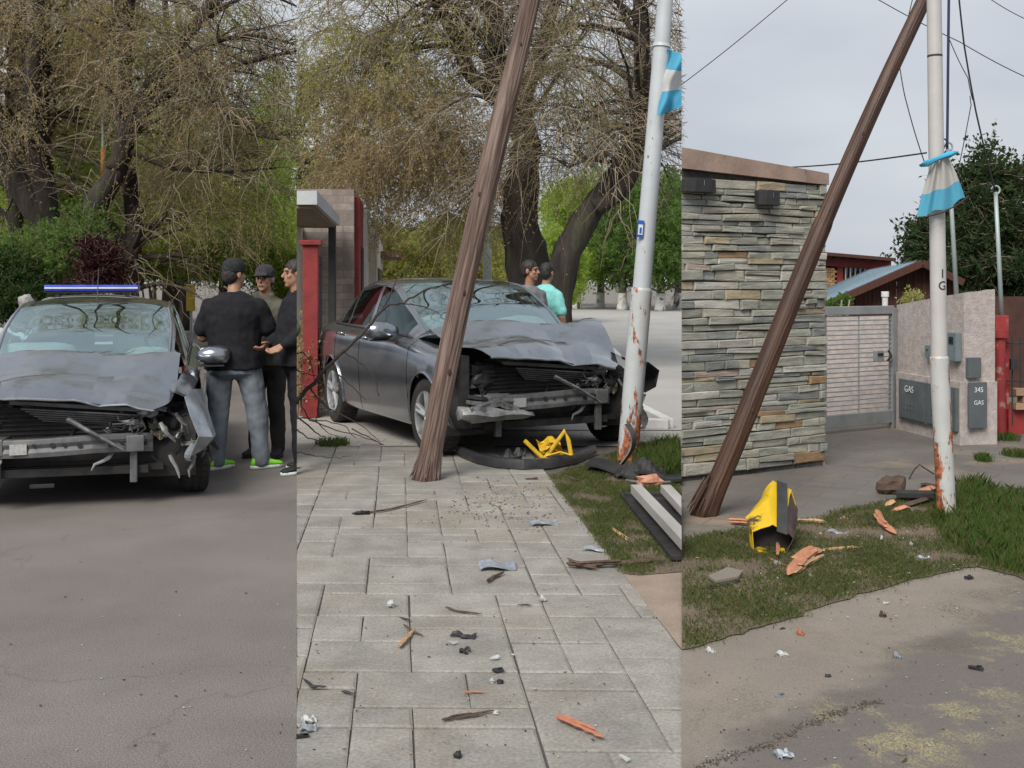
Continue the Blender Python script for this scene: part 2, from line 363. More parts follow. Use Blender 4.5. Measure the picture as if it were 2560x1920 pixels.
def soft_edge(m1, other, pollen, A, B, width):
    """apron material that gives way to worn asphalt beyond the line A-B, dust lying along it"""
    n = m1.node_tree.nodes; L = m1.node_tree.links; bs = n['Principled BSDF']; src = bs.inputs['Base Color'].links[0].from_socket
    A, B = G(*A), G(*B); d = (B - A).normalized(); nn = Vector((d.y, -d.x, 0)); pos = n.new('ShaderNodeNewGeometry').outputs['Position']
    dt = n.new('ShaderNodeVectorMath'); dt.operation = 'DOT_PRODUCT'; L.new(pos, dt.inputs[0]); dt.inputs[1].default_value = nn
    def nz_(s, dtl=8, rg=.65):
        t = n.new('ShaderNodeTexNoise'); t.inputs['Scale'].default_value = s; t.inputs['Detail'].default_value = dtl; t.inputs['Roughness'].default_value = rg; L.new(pos, t.inputs[0]); return t.outputs[0]
    def math_(op, a, b_):
        k = n.new('ShaderNodeMath'); k.operation = op
        for q, v in ((0, a), (1, b_)):
            if hasattr(v, 'type'): L.new(v, k.inputs[q])
            else: k.inputs[q].default_value = v
        return k.outputs[0]
    def ramp_(x, lo, hi):
        k = n.new('ShaderNodeMapRange'); k.interpolation_type = 'SMOOTHSTEP'; k.inputs[1].default_value = lo; k.inputs[2].default_value = hi; L.new(x, k.inputs[0]); return k.outputs[0]
    def mix_(f, a, c):
        x = n.new('ShaderNodeMix'); x.data_type = 'RGBA'; L.new(f, x.inputs[0]); L.new(a, x.inputs[6])
        if hasattr(c, 'type'): L.new(c, x.inputs[7])
        else: x.inputs[7].default_value = (*c, 1)
        return x.outputs[2]
    dist = math_('ADD', math_('SUBTRACT', dt.outputs['Value'], nn.dot(A)), math_('MULTIPLY', math_('SUBTRACT', nz_(2.2), .5), .55))
    fine = n.new('ShaderNodeValToRGB'); fine.color_ramp.elements[0].color = (*[x * .72 for x in other], 1); fine.color_ramp.elements[1].color = (*[x * 1.2 for x in other], 1); fine.color_ramp.elements[0].position = .35; fine.color_ramp.elements[1].position = .65; L.new(nz_(210, 4), fine.inputs[0])
    col = mix_(ramp_(dist, -width, width), src, fine.outputs[0])
    dust = math_('MULTIPLY', ramp_(nz_(1.9, 9, .7), .50, .60), math_('MULTIPLY', ramp_(dist, -.05, .12), math_('SUBTRACT', 1.0, ramp_(dist, .42, .75))))
    dust = math_('MULTIPLY', dust, ramp_(nz_(120, 3), .42, .58)); col = mix_(dust, col, pollen)
    dirt = math_('MULTIPLY', ramp_(nz_(1.3, 8), .45, .65), math_('MULTIPLY', ramp_(dist, -.45, -.05), math_('SUBTRACT', 1.0, ramp_(dist, .05, .3)))); dirt = math_('MULTIPLY', dirt, ramp_(nz_(90, 4), .35, .6)); col = mix_(dirt, col, (.10, .082, .055))
    L.new(col, bs.inputs['Base Color'])
soft_edge(M['apron'], (.135, .118, .108), (.30, .255, .135), (1769, 1900), (2560, 1480), .10)
sheet('apron', zig([(a, b - 6) for a, b in LAWN_B[::-1]], .005, 2, 3) + [G(2760, 1470), Vector((4.2, 2.2, 0)), Vector((.3, 2.2, 0))], M['apron'], 'R', z=.006)
# crumbling joint between apron and street
mb = MB(); r_ = random.Random(9)
line = zig([(1700, 1942), (1769, 1916), (1850, 1892), (1942, 1857), (2010, 1822), (2083, 1792), (2150, 1768), (2205, 1757)], .012, 6, 8)
for k in range(800):
    f = r_.random() * (len(line) - 1.01); p = line[int(f)].lerp(line[int(f) + 1], f % 1); s = r_.uniform(.0015, .0045)
    mb.box((p.x + r_.gauss(0, .012), p.y + r_.gauss(0, .016), .008), (s, s, s * .6), rotm('Z', r_.random() * 3), jit=s * .25)
M['grit'] = mat('dark_grit', (.10, .085, .062), (.05, .042, .03), 30, .95)
tag(mb.build('grit', M['grit'], clip='R'), kind='stuff')
# ---------------------------------------------------------------- cars
M['tan_plastic'] = mat('tan_plastic', (.34, .29, .20), (.2, .17, .12), 14, .6)
ST = [  # y, then nine (x, z) of the half section: sill inner, sill, low door, mid door, shoulder, belt, roof side, roof, centre
 (-2.18, (.45,.34),(.60,.34),(.66,.44),(.68,.56),(.66,.68),(.60,.74),(.44,.78),(.24,.80),(0,.81)),
 (-1.98, (.52,.28),(.72,.28),(.80,.42),(.83,.60),(.80,.76),(.72,.82),(.52,.865),(.28,.885),(0,.89)),
 (-1.68, (.56,.23),(.80,.25),(.875,.42),(.90,.62),(.875,.80),(.775,.875),(.56,.915),(.3,.935),(0,.94)),
 (-1.35, (.58,.21),(.83,.23),(.89,.42),(.915,.64),(.89,.845),(.785,.915),(.58,.955),(.31,.975),(0,.98)),
 (-.88, (.60,.20),(.85,.21),(.895,.42),(.912,.66),(.892,.88),(.80,.955),(.66,.995),(.36,1.015),(0,1.02)),
 (-.40, (.60,.20),(.85,.21),(.895,.42),(.91,.67),(.89,.895),(.80,.972),(.665,1.21),(.38,1.25),(0,1.265)),
 (.18, (.60,.20),(.85,.21),(.895,.42),(.91,.68),(.89,.905),(.80,.985),(.62,1.425),(.37,1.47),(0,1.482)),
 (.70, (.60,.20),(.85,.21),(.895,.42),(.912,.69),(.89,.915),(.80,.995),(.61,1.455),(.37,1.495),(0,1.505)),
 (1.20, (.60,.21),(.85,.22),(.895,.43),(.915,.70),(.893,.925),(.795,1.005),(.60,1.40),(.36,1.445),(0,1.455)),
 (1.62, (.60,.23),(.83,.24),(.89,.44),(.91,.70),(.885,.93),(.785,1.015),(.62,1.20),(.37,1.245),(0,1.255)),
 (1.92, (.58,.26),(.80,.27),(.87,.45),(.89,.70),(.865,.93),(.765,1.02),(.60,1.065),(.35,1.085),(0,1.09)),
 (2.22, (.55,.30),(.74,.31),(.82,.46),(.845,.70),(.815,.92),(.72,1.01),(.55,1.05),(.32,1.07),(0,1.075)),
 (2.38, (.50,.36),(.62,.37),(.70,.48),(.73,.68),(.70,.86),(.62,.94),(.47,.975),(.28,.99),(0,.995))]
SY = np.array([s[0] for s in ST]); SX = np.array([[p[0] for p in s[1:]] for s in ST]); SZ = np.array([[p[1] for p in s[1:]] for s in ST])
def herm(x, X, V):
    i = int(np.clip(np.searchsorted(X, x) - 1, 0, len(X) - 2)); h = X[i + 1] - X[i]; t = (x - X[i]) / h
    def slope(k):
        if k == 0: return (V[1] - V[0]) / (X[1] - X[0])
        if k == len(X) - 1: return (V[-1] - V[-2]) / (X[-1] - X[-2])
        a, b = (V[k] - V[k - 1]) / (X[k] - X[k - 1]), (V[k + 1] - V[k]) / (X[k + 1] - X[k])
        return np.where(a * b > 0, 2 * a * b / (a + b + 1e-12 * np.sign(a + b + 1e-12)), 0)
    m0, m1 = slope(i), slope(i + 1); t2, t3 = t * t, t ** 3
    return (2 * t3 - 3 * t2 + 1) * V[i] + (t3 - 2 * t2 + t) * h * m0 + (-2 * t3 + 3 * t2) * V[i + 1] + (t3 - t2) * h * m1
T9 = np.arange(9.)
def tail(y): return y if y < 1.5 else 1.5 + (y - 1.5) * .8
def csurf(y, t):
    xs, zs = herm(y, SY, SX), herm(y, SY, SZ)
    return float(herm(t, T9, xs)), float(herm(t, T9, zs))
WY, WZ, WR, AR = (-1.38, 1.38), .325, .325, .375
def build_car(root, damaged=True, paint=None, full=True):
    paint = paint or M['paint']
    seams = [-.98, -.02 + .44, 1.22]         # door shut lines: front edge, between doors, rear edge
    ys = sorted(set([round(-2.16 + .04 * k, 3) for k in range(114)] + [q + d for q in seams for d in (-.007, .007)] + [-.88, .18, 1.2, 1.92]))
    ts = [0, .5, 1, 1.25, 1.5, 1.75, 2, 2.3, 2.6, 3, 3.3, 3.6, 3.9, 4.1, 4.3, 4.5, 4.75, 5, 5.12, 5.3, 5.5, 5.7, 5.86, 6.0, 6.12, 6.4, 6.7, 7, 7.4, 7.7, 8]
    nT = len(ts); pts = {}
    for i, y in enumerate(ys):
        for j, t in enumerate(ts):
            x, z = csurf(y, t); yy = y
            if t < 4.4:
                for wy in WY:
                    d = math.hypot(yy - wy, z - WZ)
                    if abs(d - AR) < .035 and d > 0: yy = wy + (yy - wy) * AR / d; z = WZ + (z - WZ) * AR / d
            pts[i, j] = (x, yy, z)
    parts = {}; gapset = set()
    def put(part, side, i, j): parts.setdefault((part, side), []).append((i, j))
    y_front = -1.80 if damaged else -2.3
    for i in range(len(ys) - 1):
        yc = (ys[i] + ys[i + 1]) / 2
        for j in range(nT - 1):
            tcn = (ts[j] + ts[j + 1]) / 2; x, z = csurf(yc, tcn)
            if tcn < 4.4 and any(math.hypot(yc - wy, z - WZ) < AR - .004 for wy in WY): continue
            seam = any(abs(yc - q) < .0071 for q in seams) and .9 < tcn < 5
            if tcn > 5.16 and yc < -.9:
                put('hood', 0, i, j); continue
            if yc < y_front: continue
            if -.88 < yc < .18 and tcn > 6.1: put('windshield', 0, i, j); continue
            if 1.2 < yc < 1.92 and tcn > 6.1: put('rear_window', 0, i, j); continue
            if 5.1 < tcn < 5.88 and -.66 < yc < 1.5:
                if not (.39 < yc < .47 or 1.17 < yc < 1.21):
                    put('side_window', 1 if yc < .43 else (2 if yc < 1.19 else 3), i, j); continue
            if seam: put('body', 0, i, j); gapset.add((i, j)); continue
            if seams[0] < yc < seams[2] and .95 < tcn < 5.05:
                put('door', 1 if yc < seams[1] else 2, i, j); continue
            put('body', 0, i, j)
    rng = random.Random(3)
    def hood_def(x, y, z):
        f = max(0, (-.9 - y) / 1.25)
        if not damaged: return x, y, z
        ridge = max(0, 1 - abs(y + 1.30 + .14 * x) / .34)
        z2 = z + .125 * ridge * (1 - .35 * abs(x + .1)) + .02 * f
        vee = max(0, 1 - abs(x - .22) / .55)
        y2 = y + f * (.10 + .20 * vee * f)
        z2 -= .13 * vee * f * f - .05 * f
        kink = max(0, min(1, (x - .42) / .3)); z2 += kink * f * (.16 * math.sin(f * 5.5)) ; y2 += kink * f * .12
        k2 = max(0, min(1, (-x - .35) / .4)); z2 += k2 * f * .03
        tri = lambda q: abs((q % 1) - .5) * 2 - .5
        c = .060 * f * tri(x * 1.15 + y * .55 + .1) + .045 * f * tri(x * .6 - y * 1.5 + .3)
        return x * (1 - .03 * f), y2, z2 + c
    for (part, side), cl in parts.items():
        sides = (1, -1)
        for grp in ([1, -1] if part in ('door', 'side_window') else [0]):
            mb = MB(); idx = {}
            def vid(i, j, s, gp=0):
                k = (i, j, s if ts[j] < 8 else 0, gp)
                if k not in idx:
                    x, y, z = pts[i, j]; x *= s
                    if part == 'hood': x, y, z = hood_def(x, y, z)
                    elif damaged and y < -1.25:
                        f = min(1, (-1.25 - y) / .6); q = noise.noise(Vector((x * 2, y * 5, z * 5)))
                        if s > 0: x += f * (-.06 + .10 * q); z -= f * .05 * (z > .6) ; y += f * .10
                        else: x += f * .03 * q
                    if gp: x *= .985
                    if part in ('side_window',): x *= .996
                    idx[k] = len(mb.v); mb.v.append(Vector((x, tail(y), z)))
                return idx[k]
            for (i, j) in cl:
                for s in ((grp,) if grp else sides):
                    if damaged and s > 0 and part == 'body' and ys[i] < -1.02 and ts[j] < 4.0: continue
                    g_ = 1 if (i, j) in gapset else 0
                    f = (vid(i, j, s, g_), vid(i, j + 1, s, g_), vid(i + 1, j + 1, s, g_), vid(i + 1, j, s, g_))
                    mb.f.append(f[::-1] if s > 0 else f); mb.m.append(g_)
            mm = {'windshield': M['glass'], 'rear_window': M['glass'], 'side_window': M['dglass'], 'body': [paint, M['black']]}.get(part, paint)
            ob = mb.build(part, mm, root, local=True, auto=(11 if part == 'hood' and damaged else 50), solid=(.004 if part == 'hood' else 0))
            if part == 'hood' and damaged: ob['label'] = 'buckled grey hood folded up in a sharp ridge'
            if part == 'door':
                yh = .30 if side == 1 else 1.08; x, z = csurf(yh, 4.15)
                h = MB(); h.tube([(grp * (x - .0), yh - .1, z), (grp * (x + .022), yh - .08, z), (grp * (x + .024), yh + .07, z + .003), (grp * (x - .0), yh + .09, z)], [.011, .013, .013, .011], 8, sq=1.2)
                h.build('handle', paint, ob, local=True, smooth=True)
    # glass trims, roof gutter
    for s in (1, -1):
        tr = MB(); tr.tube([(s * csurf(y, 5.06)[0] * 1.004, y, csurf(y, 5.06)[1]) for y in np.linspace(-.8, 1.6, 25)], .011, 6); tr.build('window_trim', M['black'], root, local=True, smooth=True)
        tr = MB(); tr.tube([(s * csurf(y, 6.06)[0], y, csurf(y, 6.06)[1] + .003) for y in np.linspace(-.86, 1.88, 40)], .012, 6); tr.build('pillar_trim', paint, root, local=True, smooth=True)
        for wi, wy in enumerate(WY):
            a = MB(); pl = []
            for th in np.linspace(R(-12), R(192), 26):
                y, z = wy + AR * math.cos(th), WZ + AR * math.sin(th)
                t = min(np.linspace(.8, 4.6, 60), key=lambda q: abs(csurf(min(max(y, -2.1), 2.3), q)[1] - z)); x = csurf(min(max(y, -2.1), 2.3), t)[0]
                if damaged and s > 0 and wi == 0: x -= .05; z -= .03
                pl.append((s * (x + .003), tail(y), z))
            if not (damaged and wi == 0 and s > 0): a.tube(pl, .014, 6); a.build('arch_lip', paint, root, local=True, smooth=True)
            wl = MB(); rg = []
            for xx in (.45, .875):
                rg.append([(s * xx, wy + (AR + .01) * math.cos(th), WZ + (AR + .01) * math.sin(th)) for th in np.linspace(R(-20), R(200), 20)])
            wl.loft([[Vector(p) for p in r_] for r_ in rg], cap=False, closed=False); wl.build('wheel_well', M['near_black'], root, local=True, smooth=True)
    # wheels
    for s in (1, -1):
        for wi, wy in enumerate(WY):
            if damaged and wi == 0: steer = R(6 if s > 0 else 4)
            else: steer = 0
            cx = s * (.79 if not (damaged and s > 0 and wi == 0) else .85)
            rot = Matrix.Rotation(steer, 3, 'Z')
            wh = bpy.data.objects.new('wheel', None); sc.collection.objects.link(wh); wh.parent = root
            def W(x, y, z): return Vector((cx, wy + (.06 if damaged and wi == 0 and s > 0 else 0), WZ)) + rot @ Vector((x, y, z))
            prof = [(-.09, .21), (-.10, .25), (-.102, .285), (-.09, .314), (-.06, .325), (.06, .325), (.09, .314), (.102, .285), (.10, .25), (.09, .21)]
            mb = MB(); mb.loft([[W(x, r_ * math.cos(th), r_ * math.sin(th)) for th in np.linspace(0, 2 * math.pi, 41)[:-1]] for x, r_ in prof], cap=False)
            for k in range(40):
                th = 2 * math.pi * k / 40
                for xx in (-.055, 0, .055): mb.box(W(xx, .327 * math.cos(th), .327 * math.sin(th)), (.045, .03, .007), rot @ rotm('X', th - math.pi / 2))
            mb.build('tyre', M['rubber'], wh, local=True, auto=40)
            rm = MB(); o_ = s * .055
            rm.loft([[W(x, r_ * math.cos(th), r_ * math.sin(th)) for th in np.linspace(0, 2 * math.pi, 33)[:-1]] for x, r_ in [(s * .098, .218), (s * .09, .206), (s * .03, .195), (-s * .08, .2)]], cap=False)
            for k in range(5):
                th = 2 * math.pi * k / 5 + .3
                for dd in (-.13, .13):
                    q = th + dd
                    rm.tube([W(s * .07, .03 * math.cos(th), .03 * math.sin(th)), W(s * .075, .12 * math.cos(q), .12 * math.sin(q)), W(s * .082, .207 * math.cos(q), .207 * math.sin(q))], [.03, .021, .019], 6)
            rm.tube([W(s * .0, 0, 0), W(s * .085, 0, 0)], [.06, .045], 14)
            rm.build('rim', M['alloy'], wh, local=True, auto=40)
            br = MB(); br.tube([W(s * .01, 0, 0), W(s * .025, 0, 0)], [.15, .15], 24); br.build('brake_disc', M['engine'], wh, local=True, auto=40)
    mb = MB(); mb.box((0, .15, .27), (1.3, 3.6, .06)); mb.box((0, .1, .20), (.5, 2.6, .08)); mb.build('underbody', M['near_black'], root, local=True)
    # cabin
    mb = MB(); mb.box((0, -.72, .88), (1.44, .44, .16)); mb.box((0, -.55, .80), (1.4, .2, .3)); mb.box((0, .4, .42), (1.5, 2.4, .05)); mb.box((0, 1.75, .75), (1.3, .1, .5)); mb.build('dashboard', M['black'], root, local=True, bevel=.03)
    for (x, y) in ((-.36, .15), (.36, .15), (-.36, 1.0), (.36, 1.0)):
        mb = MB(); mb.box((x, y - .1, .58), (.5, .5, .2)); mb.box((x, y + .22, .88), (.48, .16, .62), rotm('X', R(-14))); mb.box((x, y + .30, 1.24), (.26, .1, .18)); mb.build('seat', M['seat'], root, local=True, bevel=.05)
    mb = MB(); mb.tube([(.36 + .185 * math.cos(a), -.32 + .07 * math.sin(a), .98 + .17 * math.sin(a)) for a in np.linspace(0, 2 * math.pi, 25)], .016, 6); mb.tube([(.36, -.32, .98), (.36, -.6, .85)], .03, 6)
    mb.build('steering_wheel', M['black'], root, local=True, smooth=True)
    mb = MB(); mb.ell((0, .0, 1.34), (.12, .02, .035)); mb.build('rear_mirror', M['black'], root, local=True, smooth=True)
    mb = MB(); mb.tube([(0, .28, 1.49), (0, .40, 1.78)], [.006, .003], 5); mb.build('antenna', M['black'], root, local=True)
    for s in (1, -1):
        mb = MB(); rings = []
        for k, (d, w_, h_) in enumerate([(.0, .03, .03), (.05, .06, .06), (.10, .10, .082), (.18, .115, .088), (.25, .10, .075), (.275, .05, .04)]):
            x = .86 + d; rings.append([Vector((s * x, -.60 + d * .12 + w_ * .9 * math.cos(a), 1.02 + h_ * math.sin(a))) for a in np.linspace(0, 2 * math.pi, 17)[:-1]])
        mb.loft(rings); mr = mb.build('wing_mirror', paint, root, local=True, smooth=True)
        mb = MB(); mb.box((s * .98, -.508, 1.02), (.19, .012, .12)); mb.build('mirror_glass', M['glass'], mr, local=True)
        mb = MB(); mb.box((s * .985, -.60, .935), (.2, .15, .012)); mb.build('mirror_base', M['black'], mr, local=True)
        mb = MB(); mb.box((s * .72, tail(2.3), .80), (.18, .1, .16)); mb.build('tail_lamp', mat('tail_red', (.35, .02, .02), None, 5, .2), root, local=True, bevel=.02)
    if not damaged:
        mb = MB(); mb.box((0, -2.12, .52), (1.4, .16, .36)); mb.build('front_bumper', paint, root, local=True, bevel=.05); return
    # wrecked front
    rn = random.Random(21)
    mb = MB(); mb.box((0, -1.15, .55), (1.36, .04, .62)); mb.box((0, -1.45, .28), (1.3, .7, .05)); mb.box((-.70, -1.45, .60), (.06, .7, .5)); mb.box((.66, -1.35, .58), (.06, .5, .45)); mb.build('engine_bay', M['near_black'], root, local=True)
    mb = MB()
    mb.box((.05, -1.36, .62), (.72, .34, .34), rotm('Z', .1)); mb.box((-.1, -1.5, .78), (.46, .26, .08), rotm('Y', .12)); mb.tube([(-.5, -1.5, .76), (-.2, -1.62, .7), (.2, -1.6, .74), (.5, -1.48, .70)], .03, 8); mb.tube([(.3, -1.7, .62), (.42, -1.62, .78), (.5, -1.4, .8)], .026, 8)
    mb.box((-.48, -1.5, .66), (.2, .26, .2)); mb.build('engine_block', M['engine'], root, local=True, bevel=.012)
    ra = MB(); ra.box((.0, -1.70, .53), (1.02, .05, .40), rotm('X', -.12))
    for k in range(11): ra.box((0, -1.735, .37 + k * .034), (1.0, .012, .010), rotm('X', -.12))
    ra.build('radiator', M['near_black'], root, local=True)
    gp = MB()
    for k in range(6): gp.box((.10, -1.83 + .02 * k, .70 - .018 * k), (.80 - .05 * k, .012, .012), rotm('Y', .10) @ rotm('Z', .08))
    gp.box((.05, -1.80, .745), (.86, .05, .03), rotm('Y', .09)); gp.build('grille_panel', M['beam'], root, local=True, bevel=.004)
    # bumper beam, dark discs painting the shade of its holes
    bmx = MB(); rg = []
    for x in np.linspace(-.62, .58, 13):
        yb = -1.93 + .10 * (x / .62) ** 2 + (.10 * max(0, x - .12)); zz = .47 + .012 * math.sin(x * 4) - .05 * max(0, x - .2)
        rg.append([Vector((x, yb + a, zz + b)) for a, b in ((-.03, -.065), (-.035, -.03), (-.022, 0), (-.035, .03), (-.03, .065), (.05, .065), (.05, -.065))])
    bmx.loft(rg); bo = bmx.build('bumper_beam', M['beam'], root, local=True, bevel=.004)
    for x, zz, r_ in [(-.5, .49, .024), (-.43, .50, .011), (-.2, .485, .012), (-.08, .485, .018), (.0, .48, .011), (.1, .475, .016), (.3, .47, .02), (.37, .48, .013), (.46, .46, .018), (.53, .46, .012), (-.56, .46, .014)]:
        h = MB(); yb = -1.93 + .10 * (x / .62) ** 2 + (.10 * max(0, x - .12)) - .037; h.tube([(x, yb + .006, zz), (x, yb - .001, zz)], r_, 12); h.build('hole_disc', M['near_black'], bo, local=True)
    h = MB(); h.box((-.30, -1.955, .46), (.11, .006, .075)); h.build('sticker', mat('beam_sticker', (.42, .42, .41), (.3, .3, .3), 60, .6), bo, local=True)
    for s in (-1, 1):
        c = MB(); c.box((s * .45, -1.78, .47), (.12, .28, .12), rotm('Z', s * .1)); c.box((s * .45, -1.86, .30), (.05, .05, .24)); c.build('crash_rail', M['beam'], root, local=True, bevel=.008)
    lo = MB(); lo.box((0, -1.80, .27), (1.10, .10, .06)); lo.box((0, -1.72, .34), (.9, .04, .18)); lo.box((-.15, -1.93, .19), (.16, .01, .03)); lo.build('lower_frame', M['near_black'], root, local=True, bevel=.01)
    # a torn strut across the beam
    c = MB(); c.tube([(.02, -1.92, .66), (.16, -1.98, .58), (.34, -2.0, .47), (.40, -2.0, .43)], [.035, .03, .026, .02], 6, sq=.5); c.build('torn_strut', M['steel'], root, local=True)
    # crushed plates, brackets and hoses packed into the smashed corner
    for k in range(34):
        big = rn.random() < .35
        x = rn.uniform(.36, .84) if k < 26 else rn.uniform(-.68, -.4); y = rn.uniform(-1.9, -1.5); z = rn.uniform(.38, .70)
        c = MB(); L_ = rn.uniform(.08, .2) * (1.3 if big else 1); Wd = rn.uniform(.03, .09); a = Vector((rn.uniform(-1, 1), rn.uniform(-.6, .6), rn.uniform(-1, 1))).normalized(); b = a.cross(Vector((rn.uniform(-1, 1), -1, rn.uniform(-1, 1)))).normalized(); nn = a.cross(b)
        c0 = Vector((x, y, z)); ph = rn.uniform(.3, 1.2)
        c.grid(lambda u_, v_: c0 + a * (u_ - .5) * L_ + b * (v_ - .5) * Wd + nn * .03 * ph * math.sin(u_ * 5 + ph * 4) + nn * .015 * math.cos(v_ * 6), 6, 3)
        c.build('crushed_plate', rn.choice([M['steel'], M['beam'], M['black'], M['black'], M['near_black'], M['engine'], M['bare_highlight']]), root, local=True, solid=.004)
    for k in range(14):
        c = MB(); p = Vector((rn.uniform(-.55, .8), rn.uniform(-1.82, -1.55), rn.uniform(.55, .72))); q = [p]
        for i in range(5): p = p + Vector((rn.uniform(-.08, .08), rn.uniform(-.05, .03), rn.uniform(-.11, .02))); q.append(p)
        c.tube(q, rn.uniform(.005, .012), 6); c.build('hose', rn.choice([M['black'], M['near_black'], M['engine']]), root, local=True, smooth=True)
    for k in range(30):
        p = Vector((rn.uniform(.22, .86) if k < 22 else rn.uniform(-.7, -.3), rn.uniform(-1.9, -1.6), rn.uniform(.36, .68))); q = [p]; d_ = Vector((rn.uniform(-1, 1), rn.uniform(-.5, .3), rn.uniform(-1, .6))).normalized()
        for i in range(4): d_ = (d_ + Vector((rn.uniform(-.8, .8), rn.uniform(-.4, .4), rn.uniform(-.9, .3)))).normalized(); p = p + d_ * rn.uniform(.03, .07); q.append(p)
        c = MB(); w_ = rn.uniform(.005, .014); c.tube(q, [w_, w_ * 1.2, w_, w_ * .8, w_ * .3], 5, sq=.22); c.build('torn_strip', rn.choice([M['steel'], M['beam'], M['beam'], M['black'], M['tan_plastic'], M['black'], M['engine']]), root, local=True)
    for (x, y, z, r_, m_) in ((.52, -1.72, .70, (.10, .07, .06), M['lens']), (.62, -1.78, .54, (.06, .05, .05), M['tan_plastic']), (.44, -1.80, .60, (.07, .05, .04), M['steel']), (-.56, -1.74, .62, (.10, .06, .07), M['black'])):
        c = MB(); c.ell((x, y, z), r_, 9, 6, wob=.8, seed=x * 7); c.build('broken_lamp', m_, root, local=True)
    # hood lip, pale paint standing in for the crease highlight
    c = MB(); pl = []
    for x in np.linspace(-.66, .66, 34):
        t = 8 - min(np.linspace(0, 2.84, 80), key=lambda q: abs(csurf(-2.15, 8 - q)[0] - abs(x))); xx, zz = csurf(-2.15, t)
        pl.append(Vector(hood_def(math.copysign(xx, x), -2.15, zz)) + Vector((0, -.004, -.012)))
    c.tube(pl, .009, 6, sq=1.0); c.build('hood_edge', M['bare_highlight'], root, local=True, auto=40)
def airbag(root, c, r, seed):
    mb = MB(); mb.ell(c, r, 20, 14, wob=.25, seed=seed); mb.build('airbag', M['white_cloth'], root, local=True, smooth=True)
carA = thing('crashed_car', (-3.62, 9.62, 0), 'dark grey sedan with smashed front standing on the road beside three men', 'car', R(15), scale=(1, 1, .97))
build_car(carA)
airbag(carA, (-.42, -.40, 1.03), (.33, .17, .12), 2); airbag(carA, (.48, -.44, 1.01), (.20, .12, .08), 5)
mb = MB(); mb.box((.74, .75, .80), (.05, .6, .3)); mb.build('seat_belt', M['red_seat'], carA, local=True, bevel=.02)
# peeled fender flap on the left car
mb = MB()
fl = [[(.80, -1.86, .80), (.86, -1.72, .84), (.92, -1.5, .82)], [(.84, -1.98, .68), (.93, -1.86, .66), (.97, -1.6, .64)], [(.90, -2.02, .52), (1.0, -1.94, .50), (1.02, -1.66, .48)], [(.84, -1.95, .36), (.93, -1.88, .40), (.98, -1.74, .42)]]
mb.loft([[Vector(p) for p in r_] for r_ in fl], cap=False, closed=False)
mb.build('torn_fender', M['bare_highlight'], carA, local=True, solid=.006, auto=30)
mb = MB(); r_ = random.Random(4)
mb.grid(lambda a, b: Vector((.92 + .10 * a + .03 * math.sin(b * 9), -1.86 + .12 * b + .03 * math.sin(a * 8), .34 + .10 * b + .04 * math.sin(a * 7 + b * 5))), 6, 5)
mb.build('wheel_liner', M['black'], carA, local=True, solid=.006)
carB = thing('crashed_car', (-.50, 12.0, 0), 'dark grey sedan wrecked on the pavement behind the leaning wooden post', 'car', R(27), scale=(1.18, 1.0, 1.10))
build_car(carB)
airbag(carB, (-.42, -.38, 1.03), (.28, .16, .13), 3); airbag(carB, (.38, -.4, 1.02), (.28, .15, .12), 6)
# dangling headlight of the car on the pavement
mb = MB(); rg = []
for k, (x, w_, h_) in enumerate([(-.82, .08, .075), (-.74, .12, .095), (-.6, .13, .095), (-.46, .11, .075), (-.32, .07, .045), (-.22, .02, .012)]):
    rg.append([Vector((x, -1.98 - .06 * (k / 5) + w_ * math.cos(a), .385 + .03 * (k - 2.5) / 5 * -1 + h_ * .72 * math.sin(a) + .012 * math.sin(k * 2.3 + a * 2))) for a in np.linspace(0, 2 * math.pi, 7)[:-1]])
mb.loft(rg); hl = mb.build('headlight', mat('dull_lens', (.30, .30, .29), (.10, .10, .10), 7, .3, coat=.6, c3=(.05, .05, .05), s3=9, t3=(.55, .6)), carB, local=True, bevel=.008, auto=30); hl['label'] = 'headlight torn loose and hanging below its mount'
mb = MB(); mb.box((-.55, -1.93, .46), (.34, .16, .03), rotm('Y', .12)); mb.box((-.45, -1.9, .49), (.2, .12, .04), rotm('X', .5)); mb.box((-.62, -2.02, .455), (.22, .05, .05), rotm('Y', -.25), jit=.012); mb.box((-.40, -2.0, .43), (.16, .04, .05), rotm('Y', .4), jit=.012); mb.build('lamp_bracket', M['steel'], hl, local=True, bevel=.006)
mb = MB()
fl = [[(.70, -1.9, .78), (.8, -1.8, .80), (.9, -1.55, .80)], [(.86, -2.0, .74), (.96, -1.85, .70), (.98, -1.6, .70)], [(.98, -1.98, .66), (1.02, -1.86, .60), (1.0, -1.62, .56)], [(.95, -1.95, .56), (1.0, -1.88, .52), (.98, -1.74, .48)]]
mb.loft([[Vector(p) + Vector((.02 * math.sin(i * 3), 0, .02 * math.cos(i * 5))) for i, p in enumerate(r_)] for r_ in fl], cap=False, closed=False)
mb.build('torn_fender', M['black'], carB, local=True, solid=.008, auto=30)
mb = MB(); mb.grid(lambda a, b: Vector((.66 + .16 * b + .04 * math.sin(a * 6), -1.95 - .05 * b, .16 + .32 * a + .03 * math.sin(b * 9))), 7, 4); mb.build('bumper_shred', M['steel'], carB, local=True, solid=.006, auto=30)
